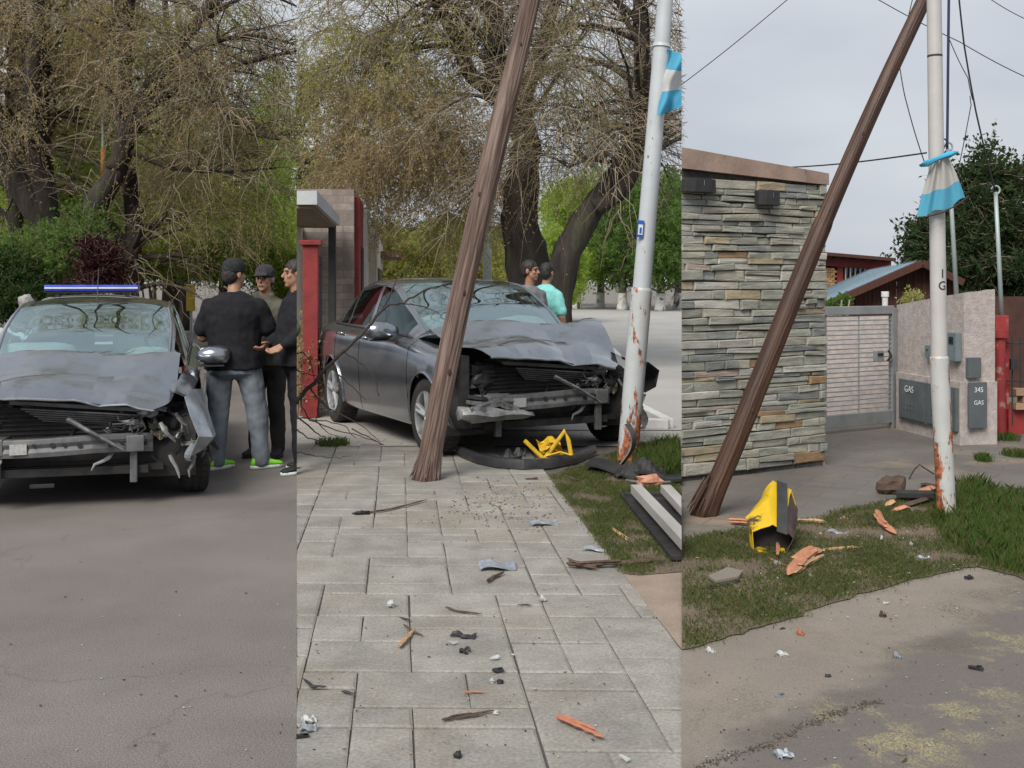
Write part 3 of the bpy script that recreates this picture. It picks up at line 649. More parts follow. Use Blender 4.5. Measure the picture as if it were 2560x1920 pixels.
# patrol car behind the left wreck
M['patrol'] = mat('patrol_white', (.5, .5, .5), (.4, .4, .4), 4, .35, coat=.5)
pc = thing('patrol_car', (-5.45, 14.3, 0), 'pale patrol car with blue light bar parked behind the wrecked sedan', 'car', R(12), scale=(.96, .96, .955))
build_car(pc, False, M['patrol'])
M['blue_lens'] = mat('blue_lens', (.03, .07, .55), (.02, .04, .36), 9, .25, coat=.5)
mb = MB(); mb.box((0, .35, 1.60), (1.22, .22, .085), mi=0); lb = mb.build('light_bar', M['blue_lens'], pc, local=True, bevel=.02)
mb = MB(); mb.box((0, .35, 1.545), (1.16, .16, .035)); [mb.box((s * .45, .35, 1.51), (.05, .12, .08)) for s in (-1, 1)]; mb.build('bar_mount', M['black'], lb, local=True)
mb = MB(); mb.box((0, .235, 1.60), (1.2, .012, .022)); mb.build('bar_strip', mat('bar_white', (.7, .72, .78), None, 5, .3), lb, local=True)
# ---------------------------------------------------------------- people
def remesh(mb, voxel, smooth=3, wr=None):
    me = bpy.data.meshes.new('tmp'); me.from_pydata([tuple(p) for p in mb.v], [], mb.f)
    bm = bmesh.new(); bm.from_mesh(me); bmesh.ops.recalc_face_normals(bm, faces=bm.faces[:]); bm.to_mesh(me); bm.free()
    o = bpy.data.objects.new('tmp', me); sc.collection.objects.link(o)
    m = o.modifiers.new('r', 'REMESH'); m.mode = 'VOXEL'; m.voxel_size = voxel; m.use_smooth_shade = True
    if smooth: s = o.modifiers.new('s', 'SMOOTH'); s.factor = .5; s.iterations = smooth
    dg = bpy.context.evaluated_depsgraph_get(); r = bpy.data.meshes.new_from_object(o.evaluated_get(dg))
    bpy.data.objects.remove(o); bpy.data.meshes.remove(me)
    if wr:
        n = len(r.vertices); co = np.empty(n * 3, np.float32); r.vertices.foreach_get('co', co); co = co.reshape(-1, 3)
        nr = np.empty(n * 3, np.float32); r.vertex_normals.foreach_get('vector', nr); nr = nr.reshape(-1, 3)
        d = np.array([wr[0] * (noise.noise(Vector((p[0] * wr[1], p[1] * wr[1], p[2] * wr[1] * wr[2]))) + .5 * noise.noise(Vector((p[0] * wr[1] * 2.3 + 5, p[1] * wr[1] * 2.3, p[2] * wr[1] * 3 * wr[2])))) for p in co], np.float32)
        co += nr * d[:, None]; r.vertices.foreach_set('co', co.ravel()); r.update()
    return r
def cap(mb, a, b, ra, rb, n=12, sq=1.0):
    a, b = Vector(a), Vector(b); d = (b - a); L_ = d.length; d = d / L_
    pts = [a - d * ra * .8, a - d * ra * .45] + [a.lerp(b, k / 4) for k in range(5)] + [b + d * rb * .45, b + d * rb * .8]
    rr = [ra * .35, ra * .85] + [ra + (rb - ra) * k / 4 for k in range(5)] + [rb * .85, rb * .35]
    mb.tube(pts, rr, n, sq=sq)
def sect(mb, rows, n=20):
    """stack of ellipse sections (cx, cy, z, rx, ry)"""
    mb.loft([[Vector((cx + rx * math.cos(a), cy + ry * math.sin(a), z)) for a in np.linspace(0, 2 * math.pi, n + 1)[:-1]] for cx, cy, z, rx, ry in rows])
def hand(mb, wrist, d, palm_n, s=1.0):
    wrist, d, pn = Vector(wrist), Vector(d).normalized(), Vector(palm_n); pn = (pn - d * pn.dot(d)).normalized(); sd = d.cross(pn)
    c = wrist + d * .05 * s
    for k in range(4):
        o = sd * (k - 1.5) * .02 * s; cap(mb, wrist + o * .5, wrist + d * .085 * s + o, .018 * s, .013 * s, 8)
        L_ = (.062, .072, .068, .052)[k] * s; p0 = wrist + d * .09 * s + o; p1 = p0 + (d * .8 + pn * .35) * L_ * .55; p2 = p1 + (d * .45 + pn * .8) * L_ * .5
        cap(mb, p0, p1, .0105 * s, .0095 * s, 8); cap(mb, p1, p2, .0095 * s, .008 * s, 8)
    b0 = wrist + d * .025 * s - sd * .03 * s; b1 = b0 + (d * .6 - sd * .7 + pn * .3).normalized() * .045 * s
    cap(mb, b0, b1, .015 * s, .012 * s, 8); cap(mb, b1, b1 + (d * .9 + pn * .4).normalized() * .032 * s, .012 * s, .009 * s, 8)
M['skin'] = mat('skin', (.36, .20, .13), (.29, .15, .095), 30, .55)
M['hair'] = mat('dark_hair', (.014, .012, .011), (.03, .026, .022), 60, .6, bump=.6, bscale=120, bdist=.004)
M['eye'] = mat('eye_dark', (.02, .015, .012), None, 30, .3)
M['lip'] = mat('lip', (.22, .085, .07), None, 30, .5)
def head_mesh(mb, c, face, s=1.0):
    """skull, jaw, nose, ears about centre c looking along face (unit, horizontal)"""
    f = Vector(face).normalized(); sd = Vector((-f.y, f.x, 0)); c = Vector(c); rot = Matrix((sd, -f, Vector((0, 0, 1)))).transposed()
    q = lambda x, y, z: c + (sd * x + f * y + Vector((0, 0, z))) * s
    mb.ell(q(0, -.012, .03), (.075 * s, .094 * s, .088 * s), 18, 12, rot)
    mb.ell(q(0, .022, -.045), (.06 * s, .066 * s, .072 * s), 16, 10, rot)
    mb.ell(q(0, .058, -.092), (.03 * s, .026 * s, .022 * s), 10, 8, rot)
    cap(mb, q(0, .085, .015), q(0, .104, -.022), .009 * s, .015 * s, 8)
    mb.ell(q(0, .076, .032), (.055 * s, .014 * s, .012 * s), 12, 8, rot)
    mb.ell(q(0, .083, -.06), (.022 * s, .010 * s, .012 * s), 10, 8, rot)
    for k in (-1, 1):
        mb.ell(q(k * .077, -.012, -.005), (.011 * s, .02 * s, .034 * s), 8, 8, rot)
        mb.ell(q(k * .04, .058, -.02), (.022 * s, .022 * s, .02 * s), 8, 8, rot)
    return q, rot
def person(root, J, colors, hairf=None, sleeve='short', girth=1.0, cap_=None, clip=None, jacket=False, shoes=None, lean=0):
    """J: joints in the root's own frame. Faces -Y. Skin is one mesh; hair, shirt, trousers and shoes are children."""
    V_ = {k: Vector(v) for k, v in J.items()}; g = girth
    sk = MB(); q, rot = head_mesh(sk, V_['head'], J['face'])
    cap(sk, V_['neck'] - Vector((0, 0, .05)), V_['head'] - Vector((0, 0, .06)), .058, .052, 14)
    sect(sk, [(0, 0, V_['neck'].z - .03, .13 * g, .08), (0, 0, 1.2, .15 * g, .10 * g), (0, 0, 1.0, .14 * g, .10 * g), (0, 0, .9, .14 * g, .1 * g)])
    for s in 'LR':
        cap(sk, V_['sh' + s], V_['el' + s], .048 * g, .040 * g); cap(sk, V_['el' + s], V_['wr' + s], .042 * g, .027, 12)
        hand(sk, V_['wr' + s], V_['wr' + s] - V_['el' + s], J.get('pn' + s, (0, -1, 0)))
        cap(sk, V_['hip' + s], V_['kn' + s], .07 * g, .05 * g); cap(sk, V_['kn' + s], V_['an' + s], .05 * g, .035)
    def fin(name, me, m, smooth=True, par=None):
        me.materials.clear(); me.materials.append(m); me.transform(wm(root))
        return finish(name, me, par or root, smooth=True, clip=clip)
    body = fin('body', remesh(sk, .0075, 2), M['skin'])
    for k in (-1, 1):
        e = MB(); e.ell(q(k * .031, .0735, .006), (.013, .008, .006), 8, 6, rot); me = bpy.data.meshes.new('eye'); me.from_pydata([tuple(p) for p in e.v], [], e.f); fin('eye', me, M['eye'])
        e = MB(); e.tube([q(k * .014, .086, .026), q(k * .034, .084, .032), q(k * .052, .07, .026)], [.003, .0045, .003], 6); me = bpy.data.meshes.new('b'); me.from_pydata([tuple(p) for p in e.v], [], e.f); fin('eyebrow', me, M['hair'])
    e = MB(); e.ell(q(0, .089, -.058), (.022, .006, .006), 8, 6, rot); me = bpy.data.meshes.new('m'); me.from_pydata([tuple(p) for p in e.v], [], e.f); fin('mouth', me, M['lip'])
    # hair: cap of cells over the skull, hairline open at the face
    hb = MB(); hb.ell(q(0, -.018, .045), (.083, .098, .088), 20, 14, rot); hb.ell(q(0, -.05, .0), (.074, .066, .085), 16, 10, rot)
    hm = remesh(hb, .009, 2, (.006, 40, 1)); fin('hair', hm, M['hair'])
    if cap_:
        cb = MB(); cb.ell(q(0, -.01, .062), (.089, .105, .078), 20, 12, rot); cb.ell(q(0, -.01, .03), (.09, .106, .03), 20, 8, rot)
        if cap_ != 'back': 
            for k in range(7): cap(cb, q((k - 3) * .018, .07, .045), q((k - 3) * .02, .155 - .004 * (k - 3) ** 2, .03), .010, .008, 8)
        fin('cap', remesh(cb, .009, 2, (.003, 30, 1)), colors['cap'])
    # shirt or jacket
    tb = MB(); nz_ = V_['neck'].z; hz = V_['hipL'].z; k = 1.1 if jacket else 1.0
    sect(tb, [(0, .005, nz_ + .015, .075, .07), (0, .005, nz_ - .02, .13 * g, .085 * g), (0, .005, nz_ - .06, .19 * g, .11 * g * k), (0, 0, nz_ - .16, .20 * g * k, .135 * g * k), (0, -.012 * g, nz_ - .30, .19 * g * k, .14 * g * k), (0, -.02 * g, nz_ - .44, .185 * g * k, .15 * g * k), (0, -.01, hz + .02, .198 * g * k, .155 * g * k), (0, -.005, hz - .07, .205 * g * k, .158 * g * k)])
    for s in 'LR':
        e_ = V_['el' + s]
        if sleeve == 'short': cap(tb, V_['sh' + s], V_['sh' + s].lerp(e_, .78), .066 * g, .066 * g, 14)
        else: cap(tb, V_['sh' + s], e_, .066 * g * k, .062 * g * k, 14); cap(tb, e_, V_['wr' + s].lerp(e_, .06), .062 * g * k, .046 * k, 14)
    if jacket: 
        for s in (-1, 1): cap(tb, (s * .03, .04, nz_ + .03), (s * .075, -.05, nz_ + .01), .03, .03); 
    sh = fin('jacket' if jacket else 'shirt', remesh(tb, .011, 3, (.016, 7, .8)), colors['top'])
    # trousers
    pb = MB(); sect(pb, [(0, 0, hz + .10, .165 * g, .125 * g), (0, 0, hz, .178 * g, .135 * g), (0, .01, hz - .10, .175 * g, .135 * g), (0, .01, hz - .15, .10 * g, .09 * g)])
    for s in 'LR':
        a_ = V_['an' + s]
        cap(pb, V_['hip' + s] - Vector((0, 0, .02)), V_['kn' + s], .098 * g, .074 * g, 14); cap(pb, V_['kn' + s], a_ + Vector((0, 0, -.015)), .074 * g, .064 * g ** .5, 14)
    tr = fin('trousers', remesh(pb, .011, 3, (.012, 8, .75)), colors['pants'])
    # shoes
    for s in 'LR':
        a_ = V_['an' + s]; td = Vector(J['toe' + s]).normalized(); sd = Vector((-td.y, td.x, 0)); b0 = Vector((a_.x, a_.y, 0)) - td * .075
        def ring(u_, w_, h0, h1): return [b0 + td * u_ + sd * w_ * math.cos(a) + Vector((0, 0, (h0 + h1) / 2 + (h1 - h0) / 2 * math.sin(a))) for a in np.linspace(0, 2 * math.pi, 15)[:-1]]
        up = MB(); up.loft([ring(-.01, .02, .02, .06), ring(.01, .036, .02, .11), ring(.07, .04, .02, .115), ring(.12, .044, .02, .095), ring(.18, .049, .02, .07), ring(.23, .044, .02, .058), ring(.262, .022, .02, .045)])
        me = bpy.data.meshes.new('shoe'); me.from_pydata([tuple(p) for p in up.v], [], up.f); so_ = fin('shoe', me, colors['shoe'])
        sl = MB(); sl.loft([[b0 + td * (.125 + .145 * math.cos(a)) + sd * (.049 + .004 * math.cos(a)) * math.sin(a) + Vector((0, 0, z)) for a in np.linspace(0, 2 * math.pi, 21)[:-1]] for z in (.002, .03)])
        me = bpy.data.meshes.new('sole'); me.from_pydata([tuple(p) for p in sl.v], [], sl.f); fin('sole', me, colors['sole'], par=so_)
        if 'stripe' in colors:
            for k2 in range(3):
                stb = MB()
                for sg in (1, -1): stb.tube([b0 + td * (.09 + .022 * k2) + sd * sg * .043 + Vector((0, 0, .035)), b0 + td * (.08 + .022 * k2) + sd * sg * .036 + Vector((0, 0, .088))], .0045, 5)
                me = bpy.data.meshes.new('stripe'); me.from_pydata([tuple(p) for p in stb.v[:10]], [], [f for f in stb.f if max(f) < 10]); fin('stripe', me, colors['stripe'], par=so_)
def cloth(name, c, c2=None, sc_=25, **kw): return mat(name, c, c2, sc_, .9, bump=.25, bscale=90, bdist=.003, spec=.2, **kw)
black_top = cloth('black_cotton', (.011, .011, .013), (.017, .017, .02)); denim = cloth('grey_denim', (.21, .235, .265), (.12, .138, .158), 5, lo=.3, hi=.7)
olive = cloth('olive_jacket', (.12, .115, .085), (.045, .043, .035), 9); cargo = cloth('dark_cargo', (.026, .025, .026), (.04, .037, .033), 9)
neon = mat('neon_shoe', (.27, .75, .04), (.2, .6, .03), 20, .6); wsole = mat('white_sole', (.68, .7, .68), None, 20, .6); bsole = mat('black_sole', (.02, .02, .02), None, 20, .7)
capm = cloth('grey_cap', (.05, .046, .05), (.03, .028, .03)); mint = cloth('mint_shirt', (.22, .56, .52), (.18, .48, .45)); capdark = cloth('dark_cap', (.03, .034, .034), (.018, .02, .02))
base = dict(neck=(0, 0, 1.47), head=(0, -.02, 1.635), face=(0, -1, 0), shL=(.18, 0, 1.385), shR=(-.18, 0, 1.385), elL=(.25, .02, 1.13), elR=(-.25, .02, 1.13), wrL=(.25, -.06, .89), wrR=(-.25, -.06, .89),
            hipL=(.09, 0, .92), hipR=(-.09, 0, .92), knL=(.10, -.01, .49), knR=(-.10, -.01, .49), anL=(.11, .02, .08), anR=(-.11, .02, .08), toeL=(.2, -1, 0), toeR=(-.2, -1, 0))
def J_(**k): d = dict(base); d.update(k); return d
# heavy man seen from behind, head turned to his right-hand neighbour
p1 = P(584, 706, 9.55); m1 = thing('person', (p1.x, 9.55, 0), 'heavy person from behind in black T-shirt, grey jeans and neon green trainers', 'person', R(180), scale=(1.03, 1.03, 1.03))
person(m1, J_(neck=(0, 0, 1.46), head=(.0, -.035, 1.62), face=(-.75, -1, 0), shL=(.20, .0, 1.36), shR=(-.20, 0, 1.36), elL=(.27, -.04, 1.10), elR=(-.30, -.08, 1.11), wrL=(.13, -.26, 1.10), wrR=(-.22, -.30, 1.19),
    pnL=(0, 0, 1), pnR=(0, 0, 1), hipL=(.11, 0, .90), hipR=(-.11, 0, .90), knL=(.13, -.02, .49), knR=(-.19, -.03, .49), anL=(.13, .05, .08), anR=(-.23, -.0, .08), toeL=(-.55, -.8, 0), toeR=(-.85, -.5, 0)),
    dict(top=black_top, pants=denim, shoe=neon, sole=wsole, cap=capdark, stripe=bsole), girth=1.22, cap_='back')
p2 = G(666, 1141); m2 = thing('person', (p2.x, p2.y, 0), 'person in olive jacket and dark peaked cap facing the heavy person in black', 'person', R(-12))
person(m2, J_(head=(0, -.035, 1.63), elL=(.27, -.05, 1.15), wrL=(.10, -.24, 1.16), elR=(-.24, -.06, 1.13), wrR=(-.06, -.26, 1.10), pnL=(-1, 0, 0), pnR=(1, 0, 0)),
    dict(top=olive, pants=cargo, shoe=bsole, sole=bsole, cap=capm), sleeve='long', girth=1.06, cap_='peak', jacket=True)
p3 = G(748, 1178); m3 = thing('person', (p3.x, p3.y, 0), 'person in black hooded top at the edge, partly out of view', 'person', R(-62))
person(m3, J_(neck=(0, 0, 1.50), head=(0, -.04, 1.67), shL=(.2, 0, 1.42), shR=(-.2, 0, 1.42), elL=(.26, .0, 1.19), elR=(-.25, .0, 1.19), wrL=(.2, -.2, 1.08), wrR=(-.2, -.2, 1.08), hipL=(.1, 0, .97), hipR=(-.1, 0, .97), knL=(.12, -.03, .52), knR=(-.10, .04, .52), anL=(.13, -.02, .08), anR=(-.11, .12, .08)),
    dict(top=black_top, pants=black_top, shoe=bsole, sole=wsole, cap=capm), sleeve='long', girth=1.12, clip='L', jacket=True)
q1 = P(1322, 690, 13.5); m4 = thing('person', (q1.x, 13.5, 0), 'dark-haired person looking aside behind the car on the pavement', 'person', R(40), scale=(1.05, 1.05, 1.05))
person(m4, J_(neck=(0, 0, 1.47), head=(0, -.03, 1.655), face=(.55, -1, 0)), dict(top=cloth('grey_shirt', (.2, .2, .21)), pants=cargo, shoe=bsole, sole=bsole, cap=capm), girth=1.08)
q1 = P(1362, 690, 14.2); m5 = thing('person', (q1.x, 14.2, 0), 'person in mint green shirt behind the dark-haired person', 'person', R(150), scale=(1.03, 1.03, 1.035))
person(m5, J_(neck=(0, 0, 1.5), head=(-.02, -.03, 1.665)), dict(top=mint, pants=denim, shoe=bsole, sole=wsole, cap=capm), girth=1.12)
# ---------------------------------------------------------------- trees and shrubs
NR = np.random.RandomState
def unit(a): return a / (np.linalg.norm(a, axis=-1, keepdims=True) + 1e-9)
def leaf_mesh(C, L_, W_, rs, droop=.3, clip=None, fold=0.0):
    """one four-sided leaf for each centre"""
    n = len(C); d = unit(rs.normal(size=(n, 3)) + np.array([0, 0, -droop])); s = unit(np.cross(d, rs.normal(size=(n, 3))))
    l = L_ * rs.uniform(.6, 1.3, (n, 1)); w_ = W_ * rs.uniform(.6, 1.3, (n, 1))
    V = np.stack([C, C + d * l * .45 + s * w_ * .5, C + d * l, C + d * l * .45 - s * w_ * .5], 1)
    if clip:
        q_ = V.mean(1); ok = inside(clip, q_[:, 0], q_[:, 1]); V = V[ok]
    V = V[(V[..., 2] > .0).all(1)]
    return V.reshape(-1, 3), np.arange(len(V) * 4).reshape(-1, 4)
def twig_strips(A, D, L_, r, rs, droop, clip=None, seg=4):
    """thin three-sided drooping twigs starting at A along D"""
    n = len(A); t = np.linspace(0, 1, seg + 1); D = unit(D)
    Pp = A[:, None, :] + D[:, None, :] * (t[None, :, None] * L_[:, None, None]); Pp[..., 2] -= droop * L_[:, None] * (t[None, :] ** 2)
    Pp += rs.normal(size=Pp.shape) * (L_[:, None, None] * .03) * (t[None, :, None] > 0)
    a = unit(np.cross(D, rs.normal(size=(n, 3)))); b = unit(np.cross(D, a)); rad = r * (1 - .75 * t)
    ring = np.stack([a, -.5 * a + .87 * b, -.5 * a - .87 * b], 1)
    V = Pp[:, :, None, :] + ring[:, None, :, :] * rad[None, :, None, None]
    m = len(V); base_ = (np.arange(m) * (seg + 1) * 3)[:, None, None]
    k = np.arange(seg)[None, :, None] * 3; f = []
    for q in range(3):
        q2 = (q + 1) % 3; f.append(np.stack(np.broadcast_arrays(base_ + k + q, base_ + k + q2, base_ + k + 3 + q2, base_ + k + 3 + q), -1).reshape(-1, 4))
    V = V.reshape(-1, 3); f = np.concatenate(f)
    if clip: q_ = V[f].mean(1); f = f[inside(clip, q_[:, 0], q_[:, 1])]
    return V, f, Pp
def join(parts):
    Vs, Fs, ms, o = [], [], [], 0
    for V, Fq, m in parts:
        Vs.append(V); Fs.append(Fq + o); ms.append(np.full(len(Fq), m)); o += len(V)
    return np.concatenate(Vs), np.concatenate(Fs), np.concatenate(ms)
def in_ell(rs, n, c, r, shell=.35):
    d = unit(rs.normal(size=(n, 3))); k = rs.uniform(shell, 1, (n, 1)) ** .6; return np.array(c) + d * k * np.array(r)
M['bark'] = mat('bark', (.045, .036, .029), (.016, .013, .011), 5, .95, bump=.9, bscale=9, stretch=(1, 1, .25), bdist=.05, c3=(.075, .08, .045), s3=1.3, t3=(.55, .7))
M['bark2'] = mat('pale_bark', (.12, .105, .09), (.055, .047, .04), 6, .95, bump=.8, bscale=10, stretch=(1, 1, .25), bdist=.04)
M['twig'] = mat('twig', (.30, .24, .165), (.19, .15, .105), 3, .9)
M['limb'] = mat('limb', (.075, .058, .044), (.04, .031, .024), 3, .9)
def leafm(name, cols): return mat(name, cols[0], None, 3, .65, island=cols, trans=.72, spec=.25)
M['tan'] = leafm('tan_catkins', [(.52, .40, .20), (.62, .49, .26), (.42, .33, .16), (.52, .45, .20), (.36, .29, .17)])
M['olive'] = leafm('olive_buds', [(.42, .46, .11), (.52, .52, .15), (.35, .38, .10), (.56, .50, .20)])
M['lime'] = leafm('lime_leaves', [(.32, .46, .06), (.40, .54, .08), (.23, .36, .05), (.46, .54, .12)])
M['green'] = leafm('green_leaves', [(.11, .22, .045), (.16, .29, .06), (.08, .15, .03), (.20, .33, .07)])
M['hedge'] = leafm('hedge_leaves', [(.03, .085, .018), (.05, .12, .024), (.02, .055, .012), (.07, .13, .03)])
M['dkgreen'] = leafm('dark_leaves', [(.045, .085, .03), (.065, .115, .04), (.028, .058, .02), (.085, .125, .05), (.05, .09, .035)])
M['plum'] = leafm('plum_leaves', [(.055, .014, .020), (.085, .022, .028), (.03, .009, .013)])
def tree(name, label, base_pt, limbs, crowns, clip, seed, group=None, bark='bark', branch=60, fill=(), whitewash=0, blen=(1.2, 3.2), bdir=None):
    """limbs: (points, r0, r1). crowns: (centre, radii, sprays, leaves per spray, leaf size, material, droop, spray length)"""
    rs = NR(seed); rd = random.Random(seed)
    t = thing(name, base_pt, label, 'tree', group=group); mb = MB(); tips = []
    for (pts, r0, r1) in limbs:
        pts = [Vector(p) for p in pts]; sm = []
        for i in range(len(pts) - 1):
            for k in range(6):
                f = k / 6; p0, p1, p2, p3 = pts[max(i - 1, 0)], pts[i], pts[i + 1], pts[min(i + 2, len(pts) - 1)]
                sm.append(.5 * ((2 * p1) + (p2 - p0) * f + (2 * p0 - 5 * p1 + 4 * p2 - p3) * f * f + (3 * p1 - p0 - 3 * p2 + p3) * f ** 3))
        sm.append(pts[-1]); n = len(sm); rr = [(r0 + (r1 - r0) * (k / (n - 1)) ** .8) for k in range(n)]
        mb.tube(sm, rr, 12, wob=.22); tips.append((sm, rr))
    tk = mb.build('trunk', M[bark], t, smooth=True, clip=clip)
    if whitewash:
        wb = MB(); sm, rr = tips[0]; k = max(2, int(len(sm) * whitewash)); wb.tube(sm[:k], [r_ * 1.06 for r_ in rr[:k]], 12); wb.build('whitewash', M['white_kerb'], t, smooth=True, clip=clip)
    bb = MB(); A = []; D = []
    nb = 0
    for q in range(branch):
        sm, rr = rd.choice(tips); i = rd.randint(int(len(sm) * .35), len(sm) - 1); p = sm[i].copy(); th = rd.uniform(0, 6.28)
        d = Vector((math.cos(th), math.sin(th) * .7, rd.uniform(.1, 1.2)))
        if bdir: d += Vector(bdir)
        d.normalize(); L_ = rd.uniform(*blen); r0 = min(rr[i] * .45, .05 + .02 * rd.random()); path = [p.copy()]; rad = [r0]; m = 7
        for k in range(m):
            d = (d + Vector((rd.uniform(-.22, .22), rd.uniform(-.22, .22), rd.uniform(-.2, .12) - .05 * k))).normalized(); p = p + d * L_ / m; path.append(p.copy()); rad.append(max(.006, r0 * (1 - (k + 1) / m)))
            if k > 1:
                for z in range(3): A.append(p + Vector((rd.uniform(-.1, .1),) * 3)); D.append(d + Vector((rd.uniform(-1, 1), rd.uniform(-1, 1), rd.uniform(-.6, .8))))
        bb.tube(path, rad, 5, cap=False)
    if branch: bb.build('branches', M['limb'] if bark == 'bark' else M[bark], t, smooth=True, clip=clip)['kind'] = 'stuff'
    groups = {}
    for (c, r, ns, nl, ls, mt, droop, sl) in crowns:
        if mt in ('tan', 'olive') and base_pt[1] < 26: ns = int(ns * .62); ls *= .8; nl = int(nl * 1.0)
        ncl = max(6, ns // 9); cc = in_ell(rs, ncl, c, r); ix = rs.randint(0, ncl, ns); S = cc[ix] + rs.normal(size=(ns, 3)) * np.array(r) * .11
        dirs = rs.normal(size=(ns, 3)) * np.array([1, 1, .6]) + (S - np.array(c)) / np.array(r) * .5; Ls = sl * rs.uniform(.5, 1.4, ns)
        V, Fq, Pp = twig_strips(S, dirs, Ls, .006, rs, droop, clip); groups.setdefault('twig', []).append((V, Fq))
        m = len(Pp)
        if m == 0: continue
        j = rs.uniform(.15, 1, (m, nl)) * 3.99; i0 = j.astype(int); fr = (j - i0)[..., None]; ar = np.arange(m)[:, None]
        C = (Pp[ar, i0] * (1 - fr) + Pp[ar, i0 + 1] * fr).reshape(-1, 3) + rs.normal(size=(m * nl, 3)) * .03
        V, Fq = leaf_mesh(C, ls, ls * .5, rs, .6, clip); groups.setdefault(mt, []).append((V, Fq))
    if A and branch:
        V, Fq, Pp = twig_strips(np.array([tuple(x) for x in A]), np.array([tuple(x) for x in D]), rs.uniform(.4, 1.1, len(A)), .009, rs, .35, clip, 4); groups.setdefault('twig', []).append((V, Fq))
    names = list(groups); parts = [(V, Fq, k) for k, nme in enumerate(names) for V, Fq in groups[nme]]
    if parts:
        V, Fq, mi = join(parts); o = np_mesh('crown', V, Fq, [M[x] for x in names], t, mi); o['kind'] = 'stuff'
    return t
def E(u, v, Y, ru, rv, ry): p = P(u, v, Y); return (tuple(p), (ru / F * Y, ry, rv / F * Y))
def cr(u, v, Y, ru, rv, ry, ns, nl, ls, mt, droop=.5, sl=.6): c, r = E(u, v, Y, ru, rv, ry); return (c, r, ns, nl, ls, mt, droop, sl)
def shrub(name, label, Y, blobs, mt, clip, seed, ns=700, nl=10, ls=.06, group=None, cat='shrub', stem=True, sl=.3):
    rs = NR(seed); u0, v0 = blobs[0][0], blobs[0][1]; b = P(u0, v0, Y); t = thing(name, (b.x, Y, 0), label, cat, group=group)
    if stem:
        mb = MB(); rd = random.Random(seed)
        for k in range(5):
            top = P(u0 + rd.uniform(-.6, .6) * blobs[0][2], v0 - blobs[0][3] * .3, Y + rd.uniform(-.3, .3)); mb.tube([(b.x + rd.uniform(-.05, .05), Y, 0), ((b.x + top.x) / 2 + rd.uniform(-.1, .1), Y, top.z * .5), top], [.035, .025, .01], 5)
        mb.build('stem', M['twig'], t, smooth=True, clip=clip)
    parts = []
    for (u, v, ru, rv, ry) in blobs:
        c, r = E(u, v, Y, ru, rv, ry); ncl = max(8, ns // 8); cc = in_ell(rs, ncl, c, r, .5); S = cc[rs.randint(0, ncl, ns)] + rs.normal(size=(ns, 3)) * np.array(r) * .10
        V, Fq, Pp = twig_strips(S, rs.normal(size=(ns, 3)) + [0, 0, .5], sl * rs.uniform(.5, 1.4, ns), .004, rs, .15, clip); parts.append((V, Fq, 0)); m = len(Pp)
        j = rs.uniform(.1, 1, (m, nl)) * 3.99; i0 = j.astype(int); fr = (j - i0)[..., None]; ar = np.arange(m)[:, None]
        C = (Pp[ar, i0] * (1 - fr) + Pp[ar, i0 + 1] * fr).reshape(-1, 3) + rs.normal(size=(m * nl, 3)) * .03
        V, Fq = leaf_mesh(C, ls, ls * .55, rs, .1, clip); parts.append((V, Fq, 1))
    V, Fq, mi = join(parts); o = np_mesh('foliage', V, Fq, [M['twig'], M[mt]], t, mi); o['kind'] = 'stuff'; return t
Q = lambda pts, Y: [P(u, v, Y + (e[0] if e else 0)) for u, v, *e in pts]
# ---- left plot
Yt = 24
tree('willow_tree', 'big multi-stemmed tree with tan catkins at the far left of the road', (P(110, 700, Yt).x, Yt, 0), [
    (Q([(128, 885), (118, 600), (60, 480), (10, 350), (-60, 150), (-90, -100)], Yt), .34, .16),
    (Q([(125, 700), (120, 520), (92, 420), (80, 250), (92, 60), (95, -200), (70, -420), (60, -1300), (120, -2100)], Yt), .27, .06),
    (Q([(130, 640), (118, 440), (106, 220), (118, 0), (170, -300)], Yt + .6), .18, .09),
    (Q([(135, 640), (75, 480), (72, 260), (60, 80), (20, -200)], Yt + 1), .17, .08),
    (Q([(60, 880), (40, 560), (25, 300), (40, 60)], Yt + 3), .2, .1)],
    [cr(110, -60, Yt + 1.6, 260, 190, 1.6, 2300, 16, .085, 'tan', .9, .8), cr(60, 200, Yt + 2.4, 200, 150, 1.6, 1300, 14, .08, 'tan', .9, .7), cr(150, 70, Yt - 1.3, 230, 150, .7, 520, 13, .08, 'tan', .9, .8), cr(30, 260, Yt - 1.2, 90, 90, .6, 160, 12, .08, 'tan', .9, .7), cr(250, 130, Yt + 2, 160, 150, 1.6, 1000, 14, .08, 'olive', .8, .7), cr(30, 480, Yt + 4, 120, 120, 1.2, 260, 14, .08, 'lime', .4, .5), cr(120, -420, Yt + 1, 420, 260, 3, 700, 10, .09, 'tan', .8, .8), cr(100, -950, Yt, 600, 330, 3, 1100, 8, .10, 'tan', .8, .9), cr(150, -1650, Yt, 600, 500, 3, 900, 8, .12, 'tan', .8, 1)],
    'L', 3, branch=190)
